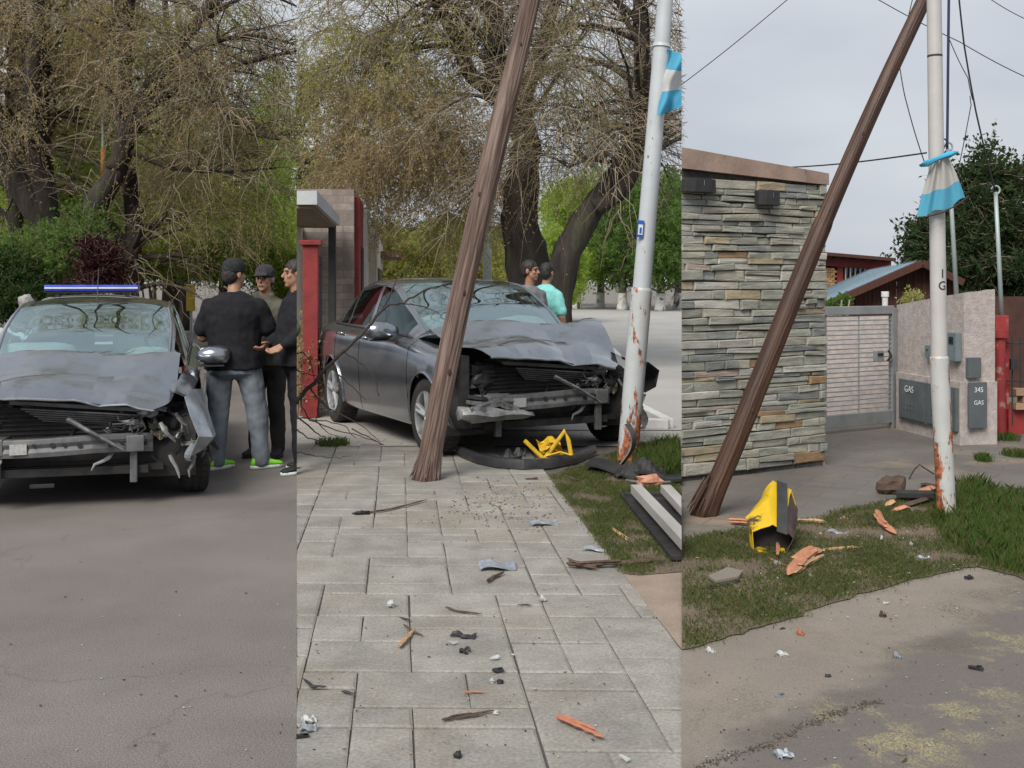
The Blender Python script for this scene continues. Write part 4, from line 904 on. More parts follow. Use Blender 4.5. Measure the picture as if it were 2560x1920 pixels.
tree('willow_tree', 'leaning dark tree with long twiggy limbs over the road behind the wreck', (P(200, 700, 23).x, 23, 0), [
    (Q([(198, 885), (205, 620), (236, 520), (290, 430), (312, 330), (310, 120), (330, -150), (300, -420), (330, -800), (300, -1350), (360, -2200)], 23), .31, .05),
    (Q([(292, 425), (330, 300), (390, 200), (440, 120), (520, 20), (600, -120), (640, -700), (600, -1200), (560, -2000)], 23), .24, .04),
    (Q([(340, 300), (420, 235), (520, 180), (640, 150), (720, 130)], 22.6), .11, .03),
    (Q([(320, 420), (335, 560), (325, 700), (330, 880)], 23.6), .16, .2),
    (Q([(310, 250), (300, 60), (285, -150), (240, -400), (200, -900), (160, -1300), (200, -2100)], 23.3), .2, .04),
    (Q([(390, 200), (500, 120), (620, 90), (735, 110)], 22.4), .07, .02), (Q([(400, 225), (520, 260), (620, 330), (700, 350)], 22.2), .05, .015), (Q([(330, 380), (430, 420), (560, 430), (690, 420)], 22.6), .06, .02)],
    [cr(420, 60, 24.6, 300, 170, 2.2, 2100, 13, .075, 'olive', .8, .75), cr(560, 220, 23.8, 190, 170, 1.8, 1400, 11, .07, 'olive', .7, .8), cr(490, 380, 24.4, 190, 150, 1.8, 1400, 12, .07, 'tan', .7, .7), cr(520, 540, 24, 180, 80, 1.4, 900, 12, .065, 'olive', .6, .6), cr(420, 170, 21.6, 180, 150, .7, 500, 11, .07, 'tan', .8, .8), cr(330, 120, 24.6, 150, 120, 2, 800, 13, .08, 'tan', .8, .7), cr(420, -350, 24, 500, 260, 3, 600, 9, .09, 'tan', .8, .9), cr(350, -1000, 23, 600, 380, 3, 1200, 8, .10, 'olive', .8, .9), cr(400, -1650, 23, 600, 500, 3, 900, 8, .12, 'olive', .8, 1)],
    'L', 4, branch=230, bdir=(.5, 0, -.1))
for k, (u, Y, r0, lab) in enumerate([(178, 29, .24, 'dark upright tree between the two big leaning trees'), (215, 31, .2, 'slender tree behind the leaning dark tree'), (425, 34, .3, 'far tree with thick trunk beyond the wreck roof'), (455, 37, .32, 'far tree trunk beside the yellow sign')]):
    tree('street_tree', lab, (P(u, 700, Y).x, Y, 0), [([P(u, 706 + CAMH * F / Y, Y), P(u + 4, 600, Y), P(u - 6, 420, Y), P(u + 3, 200, Y), P(u - 20, -60, Y)], r0, .08)], [cr(u, 330, Y, 130, 130, 2, 900, 12, .10, 'lime', .4, .6), cr(u + 20, 520, Y, 120, 70, 2, 700, 12, .10, 'lime', .4, .5)] if k < 2 else [cr(u, 480, Y, 110, 110, 2, 900, 12, .10, 'olive', .5, .6), cr(u + 40, 590, Y, 130, 50, 2, 800, 12, .10, 'lime', .4, .5)], 'L', 20 + k, branch=14, group='trees lining the left road')
for k, (u, Y, crs, lab) in enumerate([(560, 40, [(560, 420, 150, 200), (600, 560, 150, 70), (520, 610, 120, 40)], 'bright green tree beyond the three people'), (700, 46, [(690, 380, 70, 190), (690, 560, 90, 90), (700, 620, 80, 40)], 'bright green tree by the border, beyond the person in black'), (300, 42, [(300, 560, 130, 80), (250, 450, 130, 110), (320, 330, 130, 140)], 'green tree glimpsed between the dark trunks'), (40, 40, [(30, 520, 110, 120), (50, 610, 130, 60)], 'green tree low behind the big multi-stemmed tree')]):
    tree('green_tree', lab, (P(u, 700, Y).x, Y, 0), [([P(u, 706 + CAMH * F / Y, Y), P(u + 5, 600, Y), P(u - 5, 350, Y)], .28, .1)], [cr(a, b, Y, c, d, 2.5, 1500, 12, .13, 'lime', .3, .6) for a, b, c, d in crs], 'L', 30 + k, branch=16, group='green trees beyond the road')
shrub('hedge_bush', 'dense green bush low at the far left behind the wreck', 21, [(40, 745, 90, 50, 1.0), (10, 700, 60, 60, 1.0)], 'hedge', 'L', 41, 1300, 12, .07)
shrub('leafy_bush', 'light green bush above the plum-coloured shrub', 22, [(150, 650, 80, 70, .9), (70, 650, 80, 60, .9), (200, 600, 50, 60, .8)], 'green', 'L', 42, 420, 10, .075, sl=.5)
shrub('plum_bush', 'dark plum-red shrub behind the light bar', 20, [(252, 700, 42, 45, .7), (238, 640, 26, 50, .5), (275, 660, 20, 40, .4)], 'plum', 'L', 43, 240, 11, .065)
shrub('lime_bush', 'bright lime bush behind the heavy person', 26, [(400, 640, 110, 45, 1), (330, 660, 70, 40, 1), (520, 650, 90, 50, 1), (620, 640, 90, 60, 1), (690, 690, 60, 60, .8)], 'lime', 'L', 44, 900, 11, .085)
# ---- middle plot
tree('willow_tree', 'tall dark willow with thick bent trunk right behind the wrecked sedan', (P(1315, 700, 21).x, 21, 0), [
    (Q([(1325, 918), (1318, 660), (1300, 560), (1305, 430), (1318, 360), (1290, 290), (1245, 220), (1235, 60), (1232, -100), (1250, -400), (1220, -850), (1260, -1500), (1230, -2300)], 21), .44, .05),
    (Q([(1250, 230), (1180, 190), (1140, 100), (1090, 0), (1050, -120), (980, -700), (900, -1300), (960, -2200)], 21), .17, .04), (Q([(1240, 130), (1175, 60), (1130, 20), (1060, 60), (980, 80)], 20.8), .08, .02), (Q([(1300, 290), (1340, 150), (1390, 0), (1430, -150), (1500, -700), (1560, -1400), (1500, -2200)], 21.2), .16, .04),
    (Q([(1165, 60), (1160, 110), (1172, 130)], 21), .05, .02), (Q([(1120, 110), (1010, 130), (930, 200)], 21.3), .06, .02), (Q([(1310, 270), (1370, 130), (1440, 20)], 21.5), .06, .03), (Q([(1320, 300), (1400, 180), (1480, 40)], 21.5), .05, .02)],
    [cr(1000, 330, 21, 200, 150, 2, 2300, 14, .08, 'tan', .8, .7), cr(930, 200, 21, 190, 140, 2, 1300, 12, .075, 'olive', .8, .7), cr(1120, 440, 21.5, 150, 130, 1.8, 1300, 13, .075, 'tan', .8, .7), cr(900, 470, 21.5, 130, 110, 1.6, 900, 12, .075, 'tan', .8, .7), cr(1050, 60, 21, 260, 110, 2, 800, 9, .07, 'olive', .7, .8), cr(1150, 560, 22.5, 110, 60, 1.5, 400, 11, .075, 'olive', .6, .6), cr(1200, -380, 23, 420, 260, 3, 500, 9, .09, 'tan', .8, .9), cr(1200, -1050, 21, 500, 400, 3, 1000, 8, .10, 'olive', .8, .9), cr(1250, -1750, 21, 500, 500, 3, 900, 8, .12, 'olive', .8, 1), cr(800, 330, 22, 120, 170, 1.6, 800, 12, .075, 'olive', .8, .7), cr(800, 120, 22, 120, 120, 1.6, 350, 9, .07, 'olive', .8, .8)],
    'M', 50, branch=230, bdir=(-.35, 0, 0))
tree('willow_tree', 'dark forked willow leaning right behind the white steel pole', (P(1390, 700, 19.5).x, 19.5, 0), [
    (Q([(1385, 934), (1400, 700), (1450, 570), (1520, 470), (1580, 380), (1612, 290), (1605, 150), (1600, 0), (1610, -250), (1560, -800), (1600, -1500), (1540, -2300)], 19.5), .30, .05),
    (Q([(1490, 520), (1550, 480), (1600, 400), (1650, 300), (1680, 200)], 19.2), .17, .06), (Q([(1600, 330), (1540, 400), (1470, 400), (1420, 420)], 19.4), .05, .015), (Q([(1608, 250), (1500, 260), (1440, 330)], 19.4), .04, .012), (Q([(1606, 120), (1560, 40), (1520, -60)], 19.4), .06, .03), (Q([(1600, 60), (1590, -20), (1560, -120)], 19.4), .05, .03)],
    [cr(1470, 160, 20, 150, 170, 1.8, 900, 8, .06, 'olive', .7, .8), cr(1430, 350, 20, 110, 130, 1.5, 650, 9, .06, 'olive', .8, .8), cr(1540, 300, 20, 120, 130, 1.5, 550, 8, .06, 'tan', .8, .8), cr(1660, 130, 20, 80, 140, 1.5, 450, 8, .06, 'tan', .7, .8), cr(1500, -350, 22, 320, 260, 3, 500, 8, .09, 'tan', .8, .9)],
    'M', 51, branch=150)
# rows of street trees far down the middle street, pale lower trunks
for k, (u, Y, w_, h_, mt) in enumerate([(1440, 66, 80, 130, 'lime'), (1500, 70, 90, 170, 'lime'), (1555, 64, 80, 150, 'green'), (1600, 72, 80, 160, 'lime'), (1650, 62, 80, 190, 'green'), (1695, 66, 80, 160, 'green'), (1420, 78, 70, 120, 'lime')]):
    vb = 706 + CAMH * F / Y
    tree('street_tree', 'green street tree with pale trunk, number %s from the willow along the far kerb' % ['two', 'three', 'four', 'five', 'six', 'seven', 'one'][k], (P(u, 700, Y).x, Y, 0), [([P(u, vb, Y), P(u + 2, 700, Y), P(u, 560, Y)], .32, .12)], [cr(u, 620, Y, w_, 80, 3, 900, 9, .22, mt, .3, .7), cr(u, 520, Y, w_ * .9, h_ * .55, 3, 800, 9, .22, mt, .3, .7)], 'M', 60 + k, branch=8, group='street trees along the far kerb', whitewash=.4, bark='bark2')
for k, (u, Y, v, ru, rv, mt, lab) in enumerate([(1010, 38, 620, 120, 60, 'olive', 'yellow-green bush beyond the car roof by the white house'), (1120, 40, 610, 90, 60, 'lime', 'bright bush behind the leaning wooden post'), (1190, 36, 640, 80, 60, 'olive', 'olive bush just right of the leaning wooden post'), (900, 44, 610, 90, 60, 'green', 'darker green bush at the end of the house row'), (1260, 46, 620, 90, 60, 'green', 'green bush behind the thick willow trunk'), (1390, 44, 640, 70, 70, 'lime', 'lime bush between the two willow trunks')]):
    shrub('bush', lab, Y, [(u, v, ru, rv, 1.5), (u + 15, v + 50, ru * .9, rv, 1.5)], mt, 'M', 70 + k, 800, 11, .12, group='bushes beyond the wrecked car')
tree('green_tree', 'dark green tree peeping in over the house eave', (P(745, 700, 26).x, 26, 0), [([P(745, 880, 26), P(748, 700, 26), P(752, 520, 26)], .12, .05)], [cr(752, 240, 26, 35, 90, 1, 260, 12, .10, 'green', .4, .5), cr(765, 420, 26, 32, 60, 1, 200, 12, .10, 'hedge', .4, .5)], 'M', 80, branch=0)
# ---- right plot
tree('evergreen_tree', 'dark evergreen tree behind the roughcast wall and red gatepost', (P(2440, 700, 19).x, 19, 0), [([P(2440, 940, 19), P(2445, 700, 19), P(2440, 430, 19)], .2, .05), ([P(2443, 760, 19), P(2380, 600, 19), P(2340, 520, 19)], .09, .03), ([P(2443, 740, 19), P(2500, 560, 19), P(2540, 500, 19)], .09, .03)],
    [cr(2440, 520, 19, 75, 110, 1, 520, 13, .10, 'dkgreen', .1, .4), cr(2450, 640, 19, 120, 130, 1.2, 900, 13, .10, 'dkgreen', .1, .45), cr(2360, 650, 19, 75, 110, 1, 560, 13, .10, 'dkgreen', .1, .4), cr(2540, 640, 19, 90, 150, 1.2, 800, 13, .10, 'dkgreen', .1, .45), cr(2440, 790, 19, 120, 110, 1.1, 700, 13, .10, 'dkgreen', .1, .4), cr(2540, 830, 19, 90, 120, 1.1, 700, 13, .10, 'dkgreen', .1, .4), cr(2436, 430, 19, 22, 50, .4, 90, 12, .10, 'dkgreen', -.6, .4), cr(2505, 460, 19, 40, 50, .5, 160, 12, .10, 'dkgreen', -.5, .4), cr(2320, 570, 19, 30, 40, .5, 110, 12, .10, 'dkgreen', -.3, .4)], 'R', 90, branch=0)
# ---------------------------------------------------------------- middle plot: post, pole, houses, debris of the wreck
def axis_matrix(base_, top):
    z = (Vector(top) - Vector(base_)).normalized(); x = Vector((1, 0, 0)); x = (x - z * x.dot(z)).normalized(); y = z.cross(x)
    m = Matrix((x, y, z)).transposed().to_4x4(); m.translation = Vector(base_); return m
def wooden_post(label, base_, top, L_, r0, r1, notch, m, seed, knots, clip, gk=.7):
    t = thing('wooden_post', base_, label, 'post', mtx=axis_matrix(base_, top)); rd = random.Random(seed); mw = wm(t)
    mb = MB(); n = 72; rings = []; H = int(L_ / .05); gv = [(rd.uniform(0, 6.28), rd.uniform(.03, .11), rd.uniform(.04, .16), rd.uniform(0, L_), rd.uniform(.5, 2.2), rd.uniform(-.12, .12)) for _ in range(46)]
    for k in range(H + 1):
        h = L_ * k / H; f = h / L_; r_ = r0 + (r1 - r0) * f; rr = []
        for j in range(n):
            th = 2 * math.pi * j / n; c, s = math.cos(th), math.sin(th)
            q = 1 + .06 * noise.noise(Vector((c * 1.2, s * 1.2, h * .9 + seed))) + .05 * noise.noise(Vector((c * 5, s * 5, h * .7 + seed))) + .06 * noise.noise(Vector((c * 11, s * 11, h * .5)))
            for ga, gw, gdp, gh, gl, gs in gv:
                if abs(h - gh) < gl: q -= gk * gdp * (1 - abs(h - gh) / gl) * math.exp(-((((th - ga - gs * h + math.pi) % 6.2832) - math.pi) / gw) ** 2)
            if notch: 
                e = notch + .10 * noise.noise(Vector((c * 3, s * 3, 4))); 
                if h < e: q *= 1.10 - .03 * abs(noise.noise(Vector((c * 9, s * 9, h * 3))))
            if h < .3: q *= 1 + .30 * (1 - h / .3) ** 2 * (.7 + .9 * noise.noise(Vector((c * 4, s * 4, 1.3))))
            sway = .03 * math.sin(h * 1.1 + seed)
            rr.append(mw @ Vector((r_ * q * c + sway, r_ * q * s, h - (.06 if k == 0 else 0))))
        rings.append(rr)
    mb.loft(rings); mb.build('shaft', m, t, smooth=True, clip=clip)
    for k in range(26):
        th = rd.uniform(0, 6.28); rr_ = r0 * rd.uniform(1.1, 1.5); h = rd.uniform(.08, .28)
        sp = MB(); a = Vector((math.cos(th) * r0 * 1.03, math.sin(th) * r0 * 1.03, h)); b = Vector((math.cos(th) * rr_ * 1.12, math.sin(th) * rr_ * 1.12, rd.uniform(-.02, .03)))
        b = mw @ b; b.z = max(b.z, .004); sp.tube([mw @ a, (mw @ a).lerp(b, .6), b], [.008, .007, .002], 4); sp.build('splinter', m, t, clip=clip)
    for (h, th, s) in knots:
        f = h / L_; r_ = (r0 + (r1 - r0) * f) * (1.04 if h < notch else .97); kb = MB(); c = mw @ Vector((r_ * math.cos(th) + .03 * math.sin(h * 1.1 + seed), r_ * math.sin(th), h)); kb.ell(c, (s * .8, s * .35, s * 1.5), 10, 8); kb.build('knot', M['knot'], t, smooth=True, clip=clip)
    return t
M['wood_grey'] = mat('weathered_wood', (.185, .125, .10), (.065, .042, .034), 55, .85, bump=.8, bscale=80, stretch=(1, 1, .045), obj=True, bdist=.01, c3=(.26, .195, .165), s3=14, t3=(.5, .68))
M['wood_brown'] = mat('brown_wood', (.072, .034, .019), (.028, .014, .009), 50, .5, bump=.6, bscale=70, stretch=(1, 1, .045), obj=True, bdist=.008, c3=(.10, .05, .027), s3=12, t3=(.52, .7))
M['knot'] = mat('wood_knot', (.045, .028, .018), (.025, .016, .011), 30, .7)
pb = G(1064, 1198); wooden_post('weathered wooden post leaning in front of the wrecked sedan, splintered foot', pb, Vector((.125, 9.0, 3.89)), 5.6, .088, .076, 3.12, M['wood_grey'], 3, [(1.55, -1.3, .018), (2.35, -1.9, .016), (.9, -1.2, .02), (3.6, -1.5, .015)], 'M')
def rust_mat(name, white, z0, k, thr, s=9):
    m = mat(name, white, tuple(x * .9 for x in white), 6, .45, spec=.45, bump=.12, bscale=40, bdist=.004); n = m.node_tree.nodes; L = m.node_tree.links; bs = n['Principled BSDF']; src = bs.inputs['Base Color'].links[0].from_socket
    pos = n.new('ShaderNodeNewGeometry').outputs['Position']; sx = n.new('ShaderNodeSeparateXYZ'); L.new(pos, sx.inputs[0])
    t = n.new('ShaderNodeTexNoise'); t.inputs['Scale'].default_value = s; t.inputs['Detail'].default_value = 9; t.inputs['Roughness'].default_value = .7
    mp_ = n.new('ShaderNodeMapping'); mp_.inputs['Scale'].default_value = (1.6, 1.6, .55); L.new(pos, mp_.inputs[0]); L.new(mp_.outputs[0], t.inputs[0])
    g = n.new('ShaderNodeMapRange'); g.inputs[1].default_value = 0; g.inputs[2].default_value = z0; g.inputs[3].default_value = k; g.inputs[4].default_value = 0; L.new(sx.outputs[2], g.inputs[0])
    ad = n.new('ShaderNodeMath'); L.new(t.outputs[0], ad.inputs[0]); L.new(g.outputs[0], ad.inputs[1])
    rp_ = n.new('ShaderNodeValToRGB'); rp_.color_ramp.elements[0].position = thr; rp_.color_ramp.elements[1].position = thr + .035; L.new(ad.outputs[0], rp_.inputs[0])
    x = n.new('ShaderNodeMix'); x.data_type = 'RGBA'; L.new(rp_.outputs[0], x.inputs[0]); L.new(src, x.inputs[6])
    r2 = n.new('ShaderNodeValToRGB'); r2.color_ramp.elements[0].color = (.14, .055, .03, 1); r2.color_ramp.elements[1].color = (.42, .14, .06, 1); r2.color_ramp.elements[0].position = .4; r2.color_ramp.elements[1].position = .6
    t2 = n.new('ShaderNodeTexNoise'); t2.inputs['Scale'].default_value = 30; L.new(pos, t2.inputs[0]); L.new(t2.outputs[0], r2.inputs[0]); L.new(r2.outputs[0], x.inputs[7]); L.new(x.outputs[2], bs.inputs['Base Color']); return m
def flag_mat(name, bands, axis_fn=None):
    m = mat(name, (.5, .5, .5), None, 10, .8, bump=.2, bscale=60, bdist=.004); n = m.node_tree.nodes; L = m.node_tree.links; bs = n['Principled BSDF']
    uv = n.new('ShaderNodeAttribute'); uv.attribute_name = 'band'; r_ = n.new('ShaderNodeValToRGB'); r_.color_ramp.interpolation = 'CONSTANT'; e = r_.color_ramp.elements
    while len(e) < len(bands): e.new(.5)
    for k, (p, c) in zip(e, bands): k.position = p; k.color = (*c, 1)
    L.new(uv.outputs['Fac'], r_.inputs[0]); L.new(r_.outputs[0], bs.inputs['Base Color'])
    tr = n.new('ShaderNodeBsdfTranslucent'); L.new(r_.outputs[0], tr.inputs[0]); ms = n.new('ShaderNodeMixShader'); ms.inputs[0].default_value = .35; L.new(bs.outputs[0], ms.inputs[1]); L.new(tr.outputs[0], ms.inputs[2]); L.new(ms.outputs[0], n['Material Output'].inputs[0]); return m
def flag_cloth(t, name, fn, nu, nv, m, clip):
    mb = MB(); mb.grid(fn, nu, nv); o = mb.build(name, m, t, smooth=True); at = o.data.attributes.new('band', 'FLOAT', 'POINT')
    at.data.foreach_set('value', [j / nv for j in range(nv + 1) for i in range(nu + 1)])
    bm = bmesh.new(); bm.from_mesh(o.data); bmesh.ops.transform(bm, matrix=wm(t), verts=bm.verts[:]); clip_bm(bm, clip); bmesh.ops.transform(bm, matrix=wm(t).inverted(), verts=bm.verts[:]); bm.to_mesh(o.data); bm.free(); return o
M['pole_white'] = rust_mat('pole_white', (.47, .50, .52), .9, .16, .64); M['pole_rusty'] = rust_mat('pole_rusty', (.46, .48, .48), .7, .16, .555, 7)
pm = thing('steel_pole', (1.027, 9.9, 0), 'white steel pole with rust at its foot standing against the crushed car corner', 'pole')
B0, B1, B2 = Vector((1.027, 9.9, 0)), P(1604, 728, 9.9), P(1668, -60, 9.9); d1 = (B1 - B0).normalized()
mb = MB(); mb.tube([B0 - d1 * .05] + [B0.lerp(B1, k / 12) for k in range(13)] + [B1 + d1 * .012, B1 + d1 * .03], [.094] * 14 + [.094, .083], 28); mb.build('lower_tube', M['pole_rusty'], pm, auto=40)
mb = MB(); mb.tube([B1.lerp(B2, k / 12) for k in range(13)] + [B2 + (B2 - B1) * .4], [.082 - .012 * k / 12 for k in range(13)] + [.065], 28); mb.build('upper_tube', M['pole_white'], pm, auto=40)
mb = MB(); c = B1.lerp(B2, (728 - 118) / 788); dd = (B2 - B1).normalized(); mb.tube([c, c + dd * .03], [.084, .075], 28); mb.build('joint_ring', M['pole_white'], pm, auto=40)
M['blue_print'] = mat('blue_print', (.02, .11, .42), None, 5, .5); M['white_print'] = mat('white_print', (.72, .74, .76), None, 5, .5)
c = P(1601, 572, 9.81); st = MB(); st.box(c, (.058, .008, .15), rotm('Y', .08)); so_ = st.build('sticker', M['blue_print'], pm)
st = MB(); st.box(c + Vector((0, -.007, -.008)), (.040, .008, .09), rotm('Y', .08)); so2 = st.build('sticker_panel', M['white_print'], so_); st = MB(); st.box(c + Vector((0, -.0125, -.015)), (.018, .004, .05), rotm('Y', .08)); st.build('sticker_mark', M['blue_print'], so_)
SKYB, WHT = (.10, .42, .62), (.66, .66, .64)
fm = thing('flag', P(1660, 210, 9.9), 'pale blue and white flag tied high on the pole by the crashed car', 'flag')
flag_cloth(fm, 'cloth', lambda a, b: P(1668 - 26 * b + (84 + 10 * b) * a, 122 + 168 * b + 30 * a * (1 - b) - 34 * a * b, 9.80 + .07 * math.sin(a * 11 + b * 4) + .03 * math.sin(b * 11 + a * 5)), 24, 24, flag_mat('flag_side', [(0, SKYB), (.3, WHT), (.64, SKYB)]), 'M')
# houses along the walk
FL = lambda Y, off=0.0: Vector((-2.27 - .1013 * (Y - 13) + off, Y, 0))
def slab(mb, a, b, z0, z1, th, mi=0):
    """upright slab between ground points a and b, thickness to the left"""
    a, b = Vector(a), Vector(b); d = (b - a).normalized(); n_ = Vector((-d.y, d.x, 0)) * th
    q = [a, b, b + n_, a + n_]; mb.add([Vector((p.x, p.y, z0)) for p in q] + [Vector((p.x, p.y, z1)) for p in q], [(3, 2, 1, 0), (4, 5, 6, 7), (0, 1, 5, 4), (1, 2, 6, 5), (2, 3, 7, 6), (3, 0, 4, 7)], mi)
def brick_mat(name, c1, c2, mort, bw, rh, rot=None):
    m = mat(name, c1, c2, 9, .85, bump=.3, bscale=40, bdist=.006); n = m.node_tree.nodes; L = m.node_tree.links; bs = n['Principled BSDF']; src = bs.inputs['Base Color'].links[0].from_socket
    pos = n.new('ShaderNodeNewGeometry').outputs['Position']; q = n.new('ShaderNodeMapping'); q.inputs['Rotation'].default_value = rot or (R(-90), 0, R(0)); L.new(pos, q.inputs[0])
    b = n.new('ShaderNodeTexBrick'); b.inputs['Scale'].default_value = 1; b.inputs['Brick Width'].default_value = bw; b.inputs['Row Height'].default_value = rh; b.inputs['Mortar Size'].default_value = rh * .08; b.inputs['Bias'].default_value = -.2
    L.new(q.outputs[0], b.inputs[0]); L.new(src, b.inputs['Color1']); h = n.new('ShaderNodeHueSaturation'); h.inputs['Value'].default_value = .62; L.new(src, h.inputs['Color']); L.new(h.outputs[0], b.inputs['Color2']); b.inputs['Mortar'].default_value = (*mort, 1); L.new(b.outputs['Color'], bs.inputs['Base Color']); return m
M['red_paint'] = mat('red_paint', (.25, .032, .03), (.17, .022, .021), 5, .7, bump=.2); M['grey_paint2'] = mat('fascia', (.46, .47, .48), (.38, .39, .4), 5, .6); M['soffit'] = mat('soffit', (.22, .17, .11), (.16, .12, .08), 4, .8)
M['stone_grey'] = brick_mat('stone_brick', (.30, .25, .22), (.22, .18, .155), (.17, .15, .13), .34, .12, (R(90), 0, 0))
M['iron'] = mat('iron', (.02, .02, .022), (.035, .03, .028), 10, .6); M['cream'] = mat('cream_wall', (.58, .55, .46), (.5, .47, .4), 3, .85); M['dkglass'] = mat('dark_pane', (.02, .025, .03), None, 3, .08, spec=.8)
M['brick_dk'] = brick_mat('brick_brown', (.22, .085, .06), (.16, .06, .045), (.2, .17, .15), .24, .075, (R(90), 0, R(90)))
h1 = thing('house', FL(15), 'low house with porch roof and stone-block wall behind red gatepost', 'house')
mb = MB(); slab(mb, FL(17.9, .22), FL(18.1, .22), 0, 3.1, 3.6); mb.build('wall', M['stone_grey'], h1, clip='M')
mb = MB(); slab(mb, FL(13, -.6), FL(17.88, -.6), 0, 2.5, .2); mb.build('porch_wall', M['cream'], h1, clip='M')
pr = MB(); slab(pr, FL(12.9, -.06), FL(17.6, -.06), 2.46, 2.62, 3); pr.build('porch_roof', [M['soffit']], h1, clip='M')
pr = MB(); slab(pr, FL(12.84, 0), FL(17.66, 0), 2.5, 2.66, .055); pr.build('fascia', M['grey_paint2'], h1, clip='M')
pr = MB(); slab(pr, FL(12.84, -.055), FL(12.84, -.055) + Vector((-3, 0, 0)), 2.5, 2.66, -.05); pr.build('fascia', M['grey_paint2'], h1, clip='M')
pr = MB(); a = FL(17.4, -.1); pr.box((a.x, a.y, 1.25), (.11, .11, 2.48)); pr.build('porch_column', M['iron'], h1, bevel=.01)
pr = MB(); a = FL(15.6, -.585); pr.box((a.x, a.y, 1.4), (.02, 1.1, 1.2), rotm('Z', .101)); wn = pr.build('window', M['dkglass'], h1, clip='M'); 
fe = thing('iron_fence', FL(13.6), 'red gatepost and dark iron railings in front of the low house', 'fence')
for (Y, w_) in ((13.2, .18),):
    p_ = MB(); a = FL(Y, -.10); p_.box((a.x, a.y, 1.02), (w_, w_, 2.04), rotm('Z', .1)); p_.box((a.x, a.y, 2.07), (w_ + .08, w_ + .08, .06), rotm('Z', .1)); p_.build('gatepost', M['red_paint'], fe, bevel=.01, clip='M')
p_ = MB(); slab(p_, FL(13.35, -.12), FL(16.5, -.12), 0, .75, .15); p_.build('plinth', M['brick_dk'], fe, clip='M')
for z in (.95, 1.88): p_ = MB(); p_.tube([FL(13.35, -.2) + Vector((0, 0, z)), FL(16.5, -.2) + Vector((0, 0, z))], .016, 6); p_.build('rail', M['iron'], fe)
for k in range(22):
    a = FL(13.45 + k * .14, -.2); p_ = MB(); p_.tube([a + Vector((0, 0, .75)), a + Vector((0, 0, 1.98))], .010, 5); p_.build('bar', M['iron'], fe)
h2 = thing('house', FL(21), 'red-fronted house with white side band next to the stone-block wall', 'house')
mb = MB(); slab(mb, FL(18.12, .30), FL(20.0, .30), 0, 3.0, 3); mb.build('wall', M['red_paint'], h2, clip='M')
mb = MB(); slab(mb, FL(20.02, .36), FL(21.4, .36), 0, 2.9, 3); mb.build('side_band', M['white_kerb'], h2, clip='M')
mb = MB(); a = FL(19.2, .312); mb.box((a.x, a.y, 1.2), (.03, .7, 2.0), rotm('Z', .101)); mb.build('door', M['iron'], h2)
h3 = thing('house', FL(27), 'cream house with dark little eave at the end of the row', 'house')
mb = MB(); slab(mb, FL(21.9, .5), FL(30, .5), 0, 2.7, 4); mb.build('wall', M['cream'], h3, clip='M')
mb = MB(); slab(mb, FL(26.5, 1.0), FL(30.3, 1.0), 2.2, 2.34, 1.2); mb.build('eave', M['brick_dk'], h3, clip='M')
for Y in (23.4, 25.2, 28):
    mb = MB(); a = FL(Y, .512); mb.box((a.x, a.y, 1.4), (.03, .7, 1.0), rotm('Z', .101)); mb.build('window', M['dkglass'], h3)
M['lamp_grey'] = mat('lamp_post', (.36, .42, .41), (.3, .35, .35), 5, .5, metal=.2)
lp = thing('lamp_post', (P(921, 700, 24).x, 24, 0), 'thin grey-green lamp post beside the white house band', 'lamp post')
x_ = P(921, 700, 24).x; mb = MB(); mb.tube([(x_, 24, 0), (x_, 24, 1.2), (x_, 24, 4.2)], [.07, .06, .04], 10); mb.build('post', M['lamp_grey'], lp, smooth=True)
mb = MB(); mb.tube([(x_, 24, 4.2), (x_, 24, 4.26), (x_, 24, 4.34), (x_, 24, 4.36)], [.05, .09, .07, .02], 12); mb.build('lantern', M['lens'], lp, smooth=True)
mb = MB(); mb.tube([(x_, 24, 2.6), (x_ + .12, 23.97, 2.55), (x_ + .2, 23.95, 2.3)], .015, 6); mb.build('bracket', M['lamp_grey'], lp)
lp = thing('street_lamp', (P(1218, 700, 26).x, 26, 0), 'pale street lamp with long horizontal arm behind the wooden post', 'street lamp')
x_ = P(1218, 700, 26).x; mb = MB(); mb.tube([(x_, 26, 0), (x_, 26, 2.6), (x_, 26, 5.38)], [.12, .1, .07], 10); mb.build('post', M['lamp_grey'], lp, smooth=True)
mb = MB(); e_ = P(1452, 295, 25.6); mb.tube([(x_, 26, 5.35), e_ - Vector((.5, 0, .02)), e_], [.04, .035, .03], 8); mb.build('arm', M['lamp_grey'], lp, smooth=True); mb = MB(); mb.ell(e_ + Vector((.12, 0, -.02)), (.3, .1, .05)); mb.build('lamp_head', M['lens'], lp, smooth=True)
# fallen branch over the pavement and the car flank
M['branch'] = mat('dark_branch', (.055, .047, .042), (.03, .026, .024), 20, .9)
fb = thing('fallen_branch', P(760, 1010, 9.7), 'bare dark branch fallen across the pavement against the car side', 'branch')
mb = MB()
def tw(pts, r0, r1, Y=9.7): 
    pp = [P(u, v, Y + (e[0] if e else 0)) for u, v, *e in pts]
    for p in pp: p.z = max(p.z, .012)
    sm = []
    for i in range(len(pp) - 1):
        for k in range(4): sm.append(pp[i].lerp(pp[i + 1], k / 4) + Vector((random.uniform(-.008, .008), 0, random.uniform(-.008, .008))))
    sm.append(pp[-1]); n = len(sm); mb.tube(sm, [r0 + (r1 - r0) * k / (n - 1) for k in range(n)], 6)
tw([(700, 1055), (742, 1002), (770, 972), (830, 905), (900, 838), (955, 775), (975, 762), (1010, 756), (1060, 725), (1100, 716)], .021, .006)
